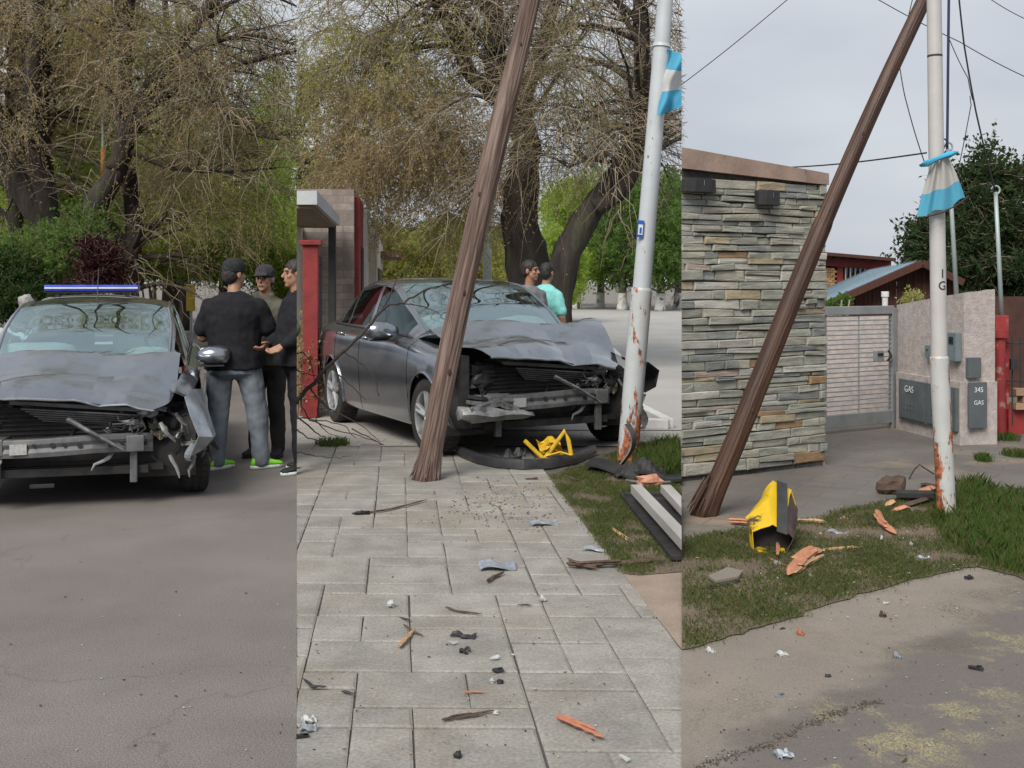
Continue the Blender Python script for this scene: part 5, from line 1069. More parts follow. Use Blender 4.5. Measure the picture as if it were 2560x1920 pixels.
tw([(955, 775), (972, 745), (985, 715), (992, 690)], .009, .003); tw([(1000, 757), (1060, 768), (1100, 785)], .007, .003); tw([(860, 878), (910, 915), (940, 950), (948, 990)], .008, .004)
tw([(830, 905), (850, 940), (890, 975), (915, 1000)], .007, .003); tw([(775, 970), (800, 1005), (840, 1030), (900, 1060), (950, 1105, -.4)], .008, .003); tw([(770, 972), (752, 985), (755, 1020), (775, 1050), (840, 1075), (900, 1090), (955, 1110, -.5)], .008, .003)
tw([(742, 1040), (780, 1072), (800, 1090), (835, 1100)], .008, .003); tw([(742, 1075), (770, 1095), (810, 1108)], .007, .003); tw([(880, 1070), (930, 1098, -.4), (960, 1112, -.5)], .006, .003); tw([(742, 925), (770, 935), (800, 942)], .006, .003); tw([(742, 885), (760, 880), (775, 905), (790, 960)], .006, .003)
tw([(742, 1045), (800, 1050), (860, 1062), (890, 1095, -.4)], .006, .003); tw([(800, 1000), (790, 1050), (820, 1085), (860, 1095)], .006, .002); tw([(742, 1130), (790, 1140, -.4), (850, 1145, -.5), (880, 1140, -.5)], .006, .002)
mb.build('branch', M['branch'], fb, smooth=True, clip='M')
shrub('dry_bush', 'dry brown weeds at the foot of the house beside the car tail', 13.4, [(752, 890, 32, 60, .3), (760, 960, 38, 50, .3)], 'tan', 'M', 85, 240, 8, .05, cat='plant')
# parts shed by the wreck
def strip(t, name, path, w0, h0, m, lean=0, th=.012, clip='M'):
    mb = MB(); rg = []
    for i, p in enumerate(path):
        p = Vector(p); d = (Vector(path[min(i + 1, len(path) - 1)]) - Vector(path[max(i - 1, 0)])).normalized(); s = Vector((d.y, -d.x, 0)); wv = .012 * math.sin(i * 2.1)
        rg.append([p + s * (w0 + wv), p + s * (w0 * .9) + Vector((0, 0, h0 * .55)), p + s * (w0 * .4) + Vector((0, 0, h0)), p - s * w0 * .5 + Vector((0, 0, h0 * 1.05)), p - s * w0 * .45 + Vector((0, 0, h0 - th)), p + s * (w0 * .35) + Vector((0, 0, h0 - th)), p + s * (w0 * .8) + Vector((0, 0, h0 * .5)), p + s * (w0 - th) + Vector((0, 0, 0))])
    mb.loft(rg); return mb.build(name, m, t, auto=35, clip=clip)
bp = thing('torn_bumper', G(1300, 1172), 'black torn bumper cover curving over the paving before the wreck', 'car bumper')
pth = [G(*q) for q in [(1112, 1098), (1130, 1125), (1160, 1146), (1200, 1160), (1250, 1170), (1310, 1175), (1370, 1171), (1430, 1158), (1485, 1136)]]
strip(bp, 'cover', [p + Vector((0, 0, .012)) for p in pth], .034, .075, mat('bumper_black', (.028, .028, .03), (.05, .05, .052), 8, .4, coat=.3))
mb = MB(); c0 = G(1285, 1160); mb.grid(lambda a, b: c0 + Vector(((a - .5) * .2, (b - .5) * .14, .05 + .08 * math.sin(a * 7) * math.sin(b * 4) + .04 * a)), 8, 6); mb.build('tattered_end', M['black'], bp, solid=.006)
t = thing('bumper_corner', G(1545, 1170), 'curved dark bumper corner standing on end beside the pole foot', 'car part')
mb = MB(); mb.grid(lambda a, b: G(1530, 1168) + Vector((.04 + .12 * math.sin(b * 2.6) + .05 * a, -.05 + .10 * a, .015 + .36 * b)), 5, 10); mb.build('shell', M['beam'], t, solid=.01, auto=40)
M['yellow'] = mat('yellow_steel', (.62, .40, .02), (.5, .3, .02), 12, .45, c3=(.1, .06, .03), s3=9, t3=(.6, .66))
t = thing('scrap_metal', P(1370, 1140, 9.62), 'bent yellow metal frame stuck under the wrecked car nose', 'scrap metal')
for pts in ([(1311, 1101), (1335, 1124), (1360, 1148)], [(1362, 1146), (1385, 1115), (1413, 1076), (1421, 1100), (1428, 1138)], [(1428, 1138), (1400, 1130), (1365, 1140)]):
    mb = MB(); mb.tube([P(u, v, 9.62) for u, v in pts], .018, 6, sq=.5); mb.build('bar', M['yellow'], t, auto=40)
mb = MB(); mb.grid(lambda a, b: P(1340 + 60 * a + 12 * b, 1098 + 36 * b + 8 * math.sin(a * 8), 9.75 + .05 * math.sin(b * 6 + a * 4)), 6, 5); mb.build('sheet', M['yellow'], t, solid=.006)
t = thing('bumper_slab', G(1620, 1205), 'flat black bumper slab with pale edge on the verge below the pole', 'car part')
mb = MB(); mb.grid(lambda a, b: P(1478 + 226 * a - 20 * b, 1158 + 34 * a + 20 * b - 6 * math.sin(a * 7), 1) * 0 + G(1478 + 240 * a - 15 * b, 1160 + 34 * a + 24 * b) + Vector((0, 0, .03 + .035 * math.sin(a * 6 + 1) ** 2 + .02 * b)), 14, 4); mb.build('slab', M['black'], t, solid=.02, clip='M')
mb = MB(); mb.tube([G(1566, 1210) + Vector((0, 0, .03)), G(1620, 1218) + Vector((0, 0, .025)), G(1700, 1212) + Vector((0, 0, .03))], .012, 6); mb.build('edge', M['steel'], t, clip='M')
t = thing('liner_heap', G(1600, 1190), 'crumpled dark wheel liner heaped on the grass right of the pole foot', 'car part')
mb = MB(); c0 = G(1602, 1196); mb.grid(lambda a, b: c0 + Vector(((a - .5) * .42, (b - .5) * .22, .02 + .13 * math.sin(a * 3.1) * math.sin(b * 3.1) + .02 * math.sin(a * 17 + b * 9))), 12, 8); mb.build('liner', M['near_black'], t, solid=.01)
bn = thing('broken_bench', G(1650, 1290), 'wrecked bench with two grey slats over a black frame on the verge', 'bench')
M['slat'] = mat('grey_slat', (.40, .38, .36), (.3, .285, .27), 5, .7, bump=.2, stretch=(1, .2, 1))
def beam2(a, b, w_, h_, m, name, par, clip='M'):
    a, b = Vector(a), Vector(b); d = (b - a).normalized(); x = Vector((d.y, -d.x, 0)).normalized(); z = x.cross(d); r_ = Matrix((x, d, z)).transposed(); mb = MB(); mb.box((a + b) / 2, (w_, (b - a).length, h_), r_); return mb.build(name, m, par, bevel=.006, clip=clip)
for (a, b) in (((1590, 1222), (1720, 1362)), ((1664, 1222), (1760, 1325)), ((1730, 1222), (1800, 1290))):
    beam2(G(*a, .12), G(*b, .12), .075, .06, M['slat'], 'slat', bn)
for (a, b) in (((1576, 1236), (1712, 1395)), ((1636, 1236), (1740, 1350))): beam2(G(*a, .03), G(*b, .03), .16, .03, M['near_black'], 'frame_rail', bn)
beam2(G(1560, 1238, .05), G(1790, 1238, .05), .05, .04, M['near_black'], 'cross_rail', bn)
t = thing('clay_lump', G(1625, 1226), 'broken orange-pink brick lump behind the bench slats', 'rubble'); mb = MB(); mb.ell(G(1628, 1226) + Vector((0, .12, .05)), (.10, .06, .06), 9, 6, wob=.6, seed=3); mb.build('lump', mat('clay', (.5, .25, .17), (.4, .18, .12), 20, .9), t)
# ---------------------------------------------------------------- right plot: stone wall, post, pole, gate, houses
SL = [mat('slate_%d' % k, c, tuple(x * .7 for x in c), 7, .85, bump=.6, bscale=26, rand=.16, bdist=.012, stretch=(1, 1, 2.5)) for k, c in enumerate([(.29, .29, .245), (.325, .31, .255), (.21, .22, .21), (.35, .29, .195), (.31, .20, .11), (.40, .385, .345), (.36, .29, .25)])]
WA, WB = Vector((1.362 - .25 * .86, 8.92 - .25 * .51, 0)), Vector((2.73, 9.72, 0)); wd = (WB - WA); WLEN = wd.length; wd.normalize(); wn = Vector((wd.y, -wd.x, 0))   # wn towards the camera
sw = thing('stone_wall', WB, 'tall ledger-stone wall with pink concrete coping and two black lamps', 'wall')
M['mortar'] = mat('mortar', (.085, .078, .068), (.035, .032, .03), 20, .95); M['coping'] = mat('coping', (.33, .235, .19), (.25, .18, .145), 4, .9, bump=.3)
mb = MB(); slab(mb, WA, WB - wd * .012, 0, 2.5, .30); mb.build('core', M['mortar'], sw, clip='R')
mb = MB(); a, b = WA + wn * .05, WB + wn * .05 + wd * .01; n_ = -wn * .38
q = [a, b, b + n_, a + n_]; zb = [2.52, 2.45, 2.45, 2.52]; zt = [2.695, 2.55, 2.55, 2.695]
mb.add([Vector((p.x, p.y, z)) for p, z in zip(q, zb)] + [Vector((p.x, p.y, z)) for p, z in zip(q, zt)], [(3, 2, 1, 0), (4, 5, 6, 7), (0, 1, 5, 4), (1, 2, 6, 5), (2, 3, 7, 6), (3, 0, 4, 7)]); mb.build('coping', M['coping'], sw, clip='R')
mb = MB(); slab(mb, WB - wd * .01, WB + wd * .012, 0, 2.45, .30); mb.build('end_render', M['coping'], sw)
rd = random.Random(77); z = .04; nst = 0
def stone(s0, s1, zl0, zl1, zr0, zr1):
    global nst
    pr = rd.uniform(.012, .045); g = .0025; mb = MB()
    def pt(s, z_, d): p = WA + wd * s + wn * d; return Vector((p.x, p.y, z_))
    o = [(s0 + g, zl0 + g), (s1 - g, zr0 + g), (s1 - g + rd.uniform(-.008, .008), zr1 - g), (s0 + g + rd.uniform(-.008, .008), zl1 - g)]
    m = [((o[k][0] + o[(k + 1) % 4][0]) / 2, (o[k][1] + o[(k + 1) % 4][1]) / 2 + rd.uniform(-.004, .004)) for k in range(4)]; ring = [p for k in range(4) for p in (o[k], m[k])]
    cs, cz = sum(p[0] for p in ring) / 8, sum(p[1] for p in ring) / 8; tilt = rd.uniform(-.012, .012); tz = rd.uniform(-.008, .008)
    V = [pt(s, z_, -.02) for s, z_ in ring] + [pt(s, z_, pr - .006 + tilt * (s - cs) / (s1 - s0)) for s, z_ in ring]
    V += [pt(cs + (s - cs) * (1 - .010 / (s1 - s0) * 2), cz + (z_ - cz) * .80, pr + rd.uniform(-.003, .005) + tilt * (s - cs) / (s1 - s0)) for s, z_ in ring]
    F_ = [(i, (i + 1) % 8, 8 + (i + 1) % 8, 8 + i) for i in range(8)] + [(8 + i, 8 + (i + 1) % 8, 16 + (i + 1) % 8, 16 + i) for i in range(8)] + [tuple(range(16, 24))]
    mb.add(V, F_); k = rd.choices(range(7), [34, 26, 14, 8, 3, 10, 3])[0]
    ob = mb.build('stone', SL[k], sw, clip='R' if s0 < .3 else None); nst += 1
bed = lambda r, z_, s: z_ + (.016 * noise.noise(Vector((s * 3.1, r * 7.3, 0))) + .008 * noise.noise(Vector((s * 9, r * 3.3, 5))) if r else 0)
row = 0
while z < 2.44:
    h = rd.choice([.04, .048, .055, .06, .07, .08, .095]); h = min(h, 2.5 - z); s = rd.uniform(.0, .2); zl = z
    tl = rd.uniform(-.012, .012); prev = z + h + tl
    while s < WLEN - .02:
        w_ = rd.choice([.14, .2, .26, .32, .4, .48]); e = s + w_
        if WLEN - e < .07: e = WLEN
        zr = z + h + rd.uniform(-.012, .012); zr = min(zr, 2.5)
        # bottom follows a straight bed, top edge wanders; wander is taken up by slivers
        if rd.random() < .2 and h > .075:
            mz = z + h * rd.uniform(.4, .6); mz2 = z + h * rd.uniform(.35, .65); stone(s, e, bed(row, z, s), mz, bed(row, z, e), mz2); stone(s, e, mz, bed(row + 1, z + h, s), mz2, bed(row + 1, z + h, e))
        elif False:
            c_ = (s + e) / 2; stone(s, c_, z, z + h, z, z + h * .45) ; stone(c_, e, z, z + h * .45, z, z + h * .1 + .02) ; stone(s + w_ * .25, e, z + h * .5, z + h, z + h * .3, z + h)
        else: stone(s, e, bed(row, z, s), bed(row + 1, z + h, s), bed(row, z, e), bed(row + 1, z + h, e))
        s = e
    z += h; row += 1
print('STONES', nst)
for (u0, u1, v0, v1) in ((1690, 1776, 448, 482), (1874, 1935, 478, 514)):
    # depth on the wall face along the ray
    uc = (u0 + u1) / 2; k = (uc - CX) / F; s = (WA.x - k * WA.y) / (k * wd.y - wd.x); c = WA + wd * s + wn * .04; Y = c.y; zz0, zz1 = P(uc, v1, Y).z, P(uc, v0, Y).z; half = (u1 - u0) / 2 / F * Y / .86
    t = thing('wall_lamp', (c.x, c.y, zz0), 'black curved wall lamp %s' % ('nearer the wall end by the leaning post' if uc > 1800 else 'at the cut left edge of the stone wall'), 'lamp')
    mb = MB(); n = 9; rg = []
    prof = [(-half, .0), (-half, .05), (-half * .5, .085), (0, .095), (half * .5, .085), (half, .05), (half, .0)]
    rg = [[c + wd * a + wn * b + Vector((0, 0, zz - c.z)) for a, b in prof] for zz in (zz0, zz1)]
    mb.loft(rg); mb.build('shade', M['black'], t, bevel=.004, clip='R'); mb = MB(); q_ = c + wn * .098; mb.box((q_.x, q_.y, (zz0 + zz1) / 2 + .02), (.004, .004, .04)); mb.build('seam', M['steel'], t)
pb = G(1749, 1287); wooden_post('brown wooden post leaning from the ground across the stone wall', pb, P(2312, 0, 7.95), 4.9, .067, .048, 2.22, M['wood_brown'], 8, [(1.3, -1.2, .014), (2.9, -1.6, .012), (3.3, -1.0, .012), (.8, -1.3, .016), (1.7, -.8, .012), (3.7, -1.2, .012)], 'R', .32)
# white pole with flag
M['pole_r'] = rust_mat('pole_r', (.46, .445, .43), 2.2, .04, .72); M['pole_r2'] = rust_mat('pole_r_rust', (.45, .455, .445), 1.3, .15, .60, 6)
B0, B1, B2 = G(2367, 1297), P(2348, 897, 7.53), P(2334, -80, 7.53); d1 = (B1 - B0).normalized(); d2 = (B2 - B1).normalized()
pr_ = thing('steel_pole', B0, 'white steel pole with orange rust and black 1 G standing in the lawn', 'pole')
mb = MB(); mb.tube([B0 - d1 * .05] + [B0.lerp(B1, k / 14) for k in range(15)] + [B1 + d1 * .008, B1 + d1 * .02], [.062] * 17 + [.052], 28); mb.build('lower_tube', M['pole_r2'], pr_, auto=40)
mb = MB(); mb.tube([B1.lerp(B2, k / 10) for k in range(11)] + [B2 + d2 * .8], [.0535 - .006 * k / 10 for k in range(11)] + [.045], 28); mb.build('upper_tube', M['pole_r'], pr_, auto=40)
mb = MB(); c = B1.lerp(B2, (897 - 140) / 977); mb.tube([c - d2 * .008, c + d2 * .006], .0497, 28); mb.build('black_band', M['black'], pr_)
def text_mesh(s, size, ext=.001):
    cu = bpy.data.curves.new('t', 'FONT'); cu.body = s; cu.size = size; cu.extrude = ext; cu.align_x = 'CENTER'; cu.align_y = 'CENTER'; cu.resolution_u = 3
    o = bpy.data.objects.new('t', cu); sc.collection.objects.link(o); me = bpy.data.meshes.new_from_object(o.evaluated_get(bpy.context.evaluated_depsgraph_get())); bpy.data.objects.remove(o); return me
def lettering(s, size, c, xdir, par, m, bold=0, wrap=None):
    me = text_mesh(s, size)
    if wrap:
        for v_ in me.vertices: x0, z0 = v_.co.x, v_.co.z; v_.co.x = math.sin(x0 / wrap) * (wrap + z0); v_.co.z = math.cos(x0 / wrap) * (wrap + z0) - wrap
    me.update(); x = Vector(xdir).normalized(); z = Vector((0, 0, 1)); y = z; n = x.cross(y); mtx = Matrix((x, y, n)).transposed().to_4x4(); mtx.translation = Vector(c)
    me.transform(mtx); me.materials.clear(); me.materials.append(m); return finish('lettering', me, par)
for s, v in (('1', 685), ('G', 715)):
    c = P(2352, v, 7.50); ax = P(2344, v, 7.53); n_ = Vector((c.x - ax.x, -.042, 0)).normalized(); lettering(s, .085, Vector((ax.x, ax.y, c.z)) + n_ * .0555, Vector((-n_.y, n_.x, 0)), pr_, M['black'], wrap=.0555)
fr = thing('flag', P(2345, 400, 7.45), 'pale blue and white pennant knotted round the steel pole in the lawn', 'flag')
def fpen(a, b):
    tl, tr_, bl, br = Vector((2306, 412)), Vector((2392, 380)), Vector((2292, 540)), Vector((2416, 492))
    top = tl.lerp(tr_, .32 + .38 * a) if b < .5 else tl.lerp(tr_, .32 + .38 * a); bot = bl.lerp(br, a) + Vector((3 * math.sin(a * 11), 8 * math.sin(a * 3.1) + 4 * math.sin(a * 13)))
    k = b ** .75; p = top.lerp(bot, b); p.x = top.x + (bot.x - top.x) * k; return P(p.x, p.y, 7.44 + .022 * math.sin(a * 17 + b * 2) * (1 - .4 * b) - .03 * math.sin(a * 3.1))
flag_cloth(fr, 'cloth', fpen, 26, 24, flag_mat('flag_pennant', [(0, (.50, .49, .46)), (.60, (.10, .40, .56))]), 'R')
mb = MB(); mb.tube([P(2300, 414, 7.45), P(2318, 408, 7.40), P(2345, 396, 7.38), P(2372, 386, 7.41), P(2394, 380, 7.45)], [.008, .021, .013, .019, .007], 12, sq=.9, wob=1.4); mb.build('knot', mat('flag_blue', (.06, .40, .62), (.05, .33, .5), 20, .7), fr, smooth=True)
mb = MB(); mb.tube([P(2283, 545, 7.43), P(2320, 541, 7.40), P(2360, 530, 7.385), P(2400, 508, 7.40), P(2422, 490, 7.43)], .006, 6); mb.build('hem_rod', M['knot'], fr)
# gate, back wall, pier wall
M['rough'] = mat('roughcast', (.47, .415, .385), (.34, .30, .28), 14, .95, bump=.6, bscale=45, bdist=.015, c3=(.16, .135, .12), s3=3.2, t3=(.60, .74), detail=9); M['gate_grey'] = mat('gate_grey', (.27, .28, .285), (.21, .22, .225), 5, .5, metal=.2)
rw = thing('yard_wall', (3.8, 13.2, 0), 'mottled pinkish roughcast wall seen through the wire gate', 'wall'); mb = MB(); mb.box((4.2, 13.3, .60), (2.6, .2, 1.2)); mb.build('render', M['rough'], rw, clip='R')
ga = thing('wire_gate', (3.75, 11.95, 0), 'grey steel frame gate with horizontal wires beside the stone wall', 'gate')
GA, GB = Vector((3.22, 11.62, 0)), Vector((4.19, 12.22, 0)); gd = (GB - GA).normalized()
up = lambda p, z_: Vector((p.x, p.y, z_))
for nm, a, b, w_, h_ in [('top_rail', up(GA, 1.30), up(GB, 1.30), .05, .09), ('bottom_rail', up(GA, .13), up(GB, .13), .05, .14)]: beam2(a, b, w_, h_, M['gate_grey'], nm, ga, 'R')
for p in (GA, GB): mb = MB(); mb.box(up(p, .66), (.07, .06, 1.32), rotm('Z', .55)); mb.build('stile', M['gate_grey'], ga, bevel=.005)
for k in range(21): z_ = .24 + k * .05; mb = MB(); mb.tube([up(GA, z_), up(GB, z_)], .007, 5); mb.build('wire', M['gate_grey'], ga)
for f_ in (.08, .52): p = GA.lerp(GB, f_); mb = MB(); mb.tube([up(p, .2), up(p, 1.27)], .009, 5); mb.build('upright_wire', M['gate_grey'], ga)
p = GA.lerp(GB, .78); mb = MB(); mb.box(up(p, .80) + Vector((0, -.04, 0)), (.12, .05, .12), rotm('Z', .55)); lk = mb.build('intercom', M['gate_grey'], ga, bevel=.006); mb = MB(); mb.box(up(p, .82) + Vector((0.012, -.068, 0)), (.08, .006, .03), rotm('Z', .55)); mb.build('slot', M['near_black'], lk)
p = GA.lerp(GB, .93); mb = MB(); mb.tube([up(p, .74) + Vector((-.02, -.04, 0)), up(p, .80) + Vector((.02, -.05, 0)), up(p, .86) + Vector((-.01, -.04, 0))], .014, 6); mb.build('latch', M['near_black'], ga)
pw = thing('pier_wall', (4.5, 11.2, 0), 'white roughcast wall corner with grey gas cabinets and meter boxes', 'wall')
A2, C2, D2 = Vector((4.24, 12.24, 0)), Vector((4.45, 10.94, 0)), Vector((4.80, 11.04, 0)); E2 = Vector((4.62, 12.3, 0))
mb = MB(); q = [A2, C2, D2, E2]; zt = [1.37, 1.52, 1.56, 1.40]
nsub = 8; ring = []
for k in range(4):
    a, b = q[k], q[(k + 1) % 4]
    for j in range(nsub): f_ = j / nsub; ring.append((a.lerp(b, f_), zt[k] + (zt[(k + 1) % 4] - zt[k]) * f_))
mb.loft([[up(p, 0) for p, z_ in ring], [up(p, z_ * .5) for p, z_ in ring], [up(p, z_ - .02) + Vector((0, 0, .015 * noise.noise(p * 9))) for p, z_ in ring]]); mb.build('render', M['rough'], pw)
mb = MB(); o1 = Vector((-.05, -.03, 0)); q2 = [A2.lerp(C2, .05) + o1, C2 + o1, D2 + Vector((0, -.05, 0)), D2 + Vector((0, .1, 0)), A2.lerp(C2, .05) + Vector((.1, 0, 0))]
mb.loft([[up(p, .0) for p in q2], [up(p, .62) for p in q2]]); mb.build('base_course', M['rough'], pw)
M['cab'] = mat('cabinet_grey', (.105, .12, .128), (.08, .092, .098), 5, .5, c3=(.16, .17, .17), s3=5, t3=(.6, .75))
fd = (C2 - A2).normalized(); fn = Vector((fd.y, -fd.x, 0)); fn = fn if fn.x < 0 else -fn
def on_face(f_, z_, d): return A2.lerp(C2, f_) + o1 + fn * d + Vector((0, 0, z_))
def face_box(name, f0, f1, z0, z1, d, m, par, d0=0.0):
    a, b = on_face(f0, 0, d0), on_face(f1, 0, d0); mb = MB(); q = [a, b, b + fn * d, a + fn * d]; mb.add([up(p, z0) for p in q] + [up(p, z1) for p in q], [(3, 2, 1, 0), (4, 5, 6, 7), (0, 1, 5, 4), (1, 2, 6, 5), (2, 3, 7, 6), (3, 0, 4, 7)]); return mb.build(name, m, par, bevel=.004)
cb = face_box('gas_cabinet', .14, .985, .13, .56, .035, M['cab'], pw)
face_box('cabinet_door', .17, .55, .15, .53, .008, M['cab'], cb, .036); face_box('cabinet_door', .59, .95, .15, .53, .008, M['cab'], cb, .036)
for r_ in range(2):
    for k in range(4):
        for base_f in (.24, .66):
            p = on_face(base_f + k * .05, .24 + r_ * .05, .046); mb = MB(); mb.tube([p, p + fn * -.006], .008, 8); mb.build('vent_disc', M['near_black'], cb)  # dark discs in place of shaded vent openings
lettering('GAS', .10, on_face(.33, .465, .0535), fd, cb, M['white_print'])
hd = (D2 - C2).normalized(); hn = Vector((hd.y, -hd.x, 0)); c = C2.lerp(D2, .42) + Vector((0, -.05, 0))
def front_box(name, f0, f1, z0, z1, d, m, par, off=.055):
    a, b = C2.lerp(D2, f0) + hn * off, C2.lerp(D2, f1) + hn * off; mb = MB(); q = [a, b, b + hn * d, a + hn * d]; mb.add([up(p, z0) for p in q] + [up(p, z1) for p in q], [(3, 2, 1, 0), (4, 5, 6, 7), (0, 1, 5, 4), (1, 2, 6, 5), (2, 3, 7, 6), (3, 0, 4, 7)]); return mb.build(name, m, par, bevel=.004)
c2 = front_box('gas_cabinet', .0, .56, .17, .62, .03, M['cab'], pw, .055)
lettering('345', .07, C2.lerp(D2, .29) + hn * .0865 + Vector((0, 0, .545)), hd, c2, M['white_print']); lettering('GAS', .062, C2.lerp(D2, .29) + hn * .0865 + Vector((0, 0, .42)), hd, c2, M['white_print'])
front_box('meter_box', .05, .45, .66, .86, .05, M['cab'], pw, .0)
for k, (f0, f1, z0, z1) in enumerate([(.84, .96, .82, 1.10), (.52, .60, .82, .95)]):
    mbx = face_box('meter_box', f0, f1, z0, z1, .06, mat('meter_grey', (.16, .2, .215), None, 6, .5), pw, -.045); face_box('meter_window', f0 + .03, f1 - .03, z0 + (z1 - z0) * .6, z1 - .04, .006, M['dkglass'], mbx, .0165)
vp = MB(); p = P(2236, 760, 12.0); vp.tube([(p.x, 12.3, 1.3), (p.x, 12.3, 1.44), (p.x, 12.3, 1.44), (p.x, 12.3, 1.50)], [.032, .032, .042, .042], 14); vp.build('vent_pipe', M['white_kerb'], pw, auto=40)
# masts
def mast(label, u0, v0, u1, v1, Y):
    a, b = P(u0, v0, Y), P(u1, v1, Y); t = thing('service_mast', a, label, 'mast'); mb = MB(); mb.tube([a, a.lerp(b, .5), b], [.024, .022, .02], 12); mb.build('pipe', M['lamp_grey'], t, smooth=True)
    mb = MB(); mb.tube([b + Vector((.0 + .045 * math.cos(k), 0, .02 + .045 * math.sin(k))) for k in np.linspace(-1.2, 3.6, 14)], .010, 6); mb.build('hook', M['lamp_grey'], t, smooth=True)
    mb = MB(); mb.tube([b + Vector((-.05 + .03 * math.cos(k), -.02, .06 + .04 * math.sin(k))) for k in np.linspace(0, 6.28, 14)], .008, 6); mb.build('cable_loop', M['black'], t, smooth=True)
mast('grey service mast with hook rising from the roughcast wall', 2391, 735, 2370, 372, 11.5); mast('grey service mast standing on the red gatepost', 2505, 800, 2489, 480, 11.85)
# red gatepost and fence at the far right
rg_ = thing('red_fence', (5.15, 11.8, 0), 'peeling red gatepost with black railings and brick plinth at the right border', 'fence')
M['red_peel'] = mat('peeling_red', (.30, .035, .035), (.22, .025, .025), 5, .6, c3=(.32, .22, .19), s3=5, t3=(.60, .66))
p = G(2500, 1086); mb = MB(); mb.tube([(p.x, p.y, 0), (p.x, p.y, 1.02), (p.x, p.y, 1.02), (p.x, p.y, 1.10)], [.055, .055, .085, .085], 18); mb.build('round_column', M['red_peel'], rg_, auto=40)
mb = MB(); mb.box((p.x + .06, p.y + .14, .62), (.16, .14, 1.24), taper=.85); mb.box((p.x + .06, p.y + .14, 1.22), (.14, .12, .06)); mb.build('pier', M['red_peel'], rg_, bevel=.008)
mb = MB(); mb.box((p.x + .9, p.y + .1, .13), (1.6, .16, .26)); mb.build('plinth_base', M['red_peel'], rg_)
M['br'] = [mat('plinth_brick_%d' % k, c, None, 10, .85, rand=.15, bump=.3) for k, c in enumerate([(.33, .22, .14), (.4, .27, .16), (.28, .15, .10)])]
for r_ in range(3):
    for k in range(7): mb = MB(); mb.box((p.x + .22 + k * .17 + (.08 if r_ % 2 else 0), p.y + .01, .30 + r_ * .075), (.16, .15, .066), jit=.003); mb.build('brick', random.choice(M['br']), rg_)
for k in range(12): mb = MB(); x_ = p.x + .14 + k * .085; mb.tube([(x_, p.y + .02, .5 if k > 0 else .1), (x_, p.y + .02, 1.02)], .008, 5); mb.build('bar', M['iron'], rg_)
for z_ in (.56, .96): mb = MB(); mb.tube([(p.x + .06, p.y + .02, z_), (p.x + 1.2, p.y + .02, z_)], .011, 5); mb.build('rail', M['iron'], rg_)
mb = MB(); mb.box((p.x + .13, p.y - .03, .74), (.07, .05, .12)); mb.build('doorbell_box', M['black'], rg_, bevel=.004)
bk = thing('yard_house', (6.2, 15.5, 0), 'dark brown house wall behind the black railings', 'house'); mb = MB(); mb.box((7.6, 15.6, .7), (3.0, .2, 1.4)); mb.build('wall', mat('yard_brown', (.07, .03, .022), (.045, .02, .015), 6, .8), bk); mb = MB(); mb.box((6.6, 15.46, .6), (.5, .06, 1.0)); mb.build('door', mat('brown_door', (.06, .03, .02), None, 8, .6), bk)
# shed with blue roof
M['blue_roof'] = mat('blue_roof', (.20, .33, .40), (.15, .26, .32), 2, .4, metal=.2, c3=(.28, .38, .42), s3=2, t3=(.5, .7)); M['brown_wood'] = mat('brown_boards', (.085, .032, .022), (.055, .02, .014), 6, .8, bump=.5, stretch=(9, 9, .4))
sh = thing('wooden_shed', (5, 17, 0), 'brown boarded shed with pale blue metal roof behind the gate', 'shed')
Ap, El, Er = P(2289, 657, 16), P(2035, 768, 16), P(2390, 705, 16); rdv = Vector((.26, 1, 0)) * 18
mb = MB(); nn = 22
for k in range(nn):      # ridged sheets, each a strip running down the slope
    f0, f1 = k / nn, (k + 1) / nn
    for a, b, hgt in ((f0, f0 + .75 / nn, .0), (f0 + .75 / nn, f1, .022)):
        p0, p1 = rdv * a, rdv * b; V = [Ap + p0, El + p0, El + p1, Ap + p1]; mb.add([v_ + Vector((0, -.25, .03 + hgt)) for v_ in V], [(0, 1, 2, 3)])
o = mb.build('roof', M['blue_roof'], sh, clip='R')
mb = MB(); V = [Ap, Er, Er + rdv, Ap + rdv]; mb.add([v_ + Vector((0, -.25, .03)) for v_ in V], [(0, 1, 2, 3)]); mb.build('roof_side', M['blue_roof'], sh, clip='R')
beam2(Ap + Vector((0, -.27, -.01)), El + Vector((0, -.27, -.01)), .05, .10, M['brown_wood'], 'rake_board', sh, 'R'); beam2(Ap + Vector((0, -.27, -.01)), Er + Vector((0, -.27, -.01)), .05, .10, M['brown_wood'], 'rake_board', sh, 'R')
nb = 34; x0, x1 = El.x, Er.x
for k in range(nb):
    xa, xb = x0 + (x1 - x0) * k / nb, x0 + (x1 - x0) * (k + 1) / nb - .008
    zt_ = lambda x: El.z + (Ap.z - El.z) * (x - El.x) / (Ap.x - El.x) if x < Ap.x else Ap.z + (Er.z - Ap.z) * (x - Ap.x) / (Er.x - Ap.x)
    mb = MB(); yq = 16 + .012 * (k % 2); mb.add([(xa, yq, 0), (xb, yq, 0), (xb, yq, zt_(xb) - .02), (xa, yq, zt_(xa) - .02), (xa, yq + .03, 0), (xb, yq + .03, 0), (xb, yq + .03, zt_(xb) - .02), (xa, yq + .03, zt_(xa) - .02)], [(0, 1, 2, 3), (1, 5, 6, 2), (5, 4, 7, 6), (4, 0, 3, 7), (3, 2, 6, 7)]); mb.build('board', M['brown_wood'], sh, clip='R')
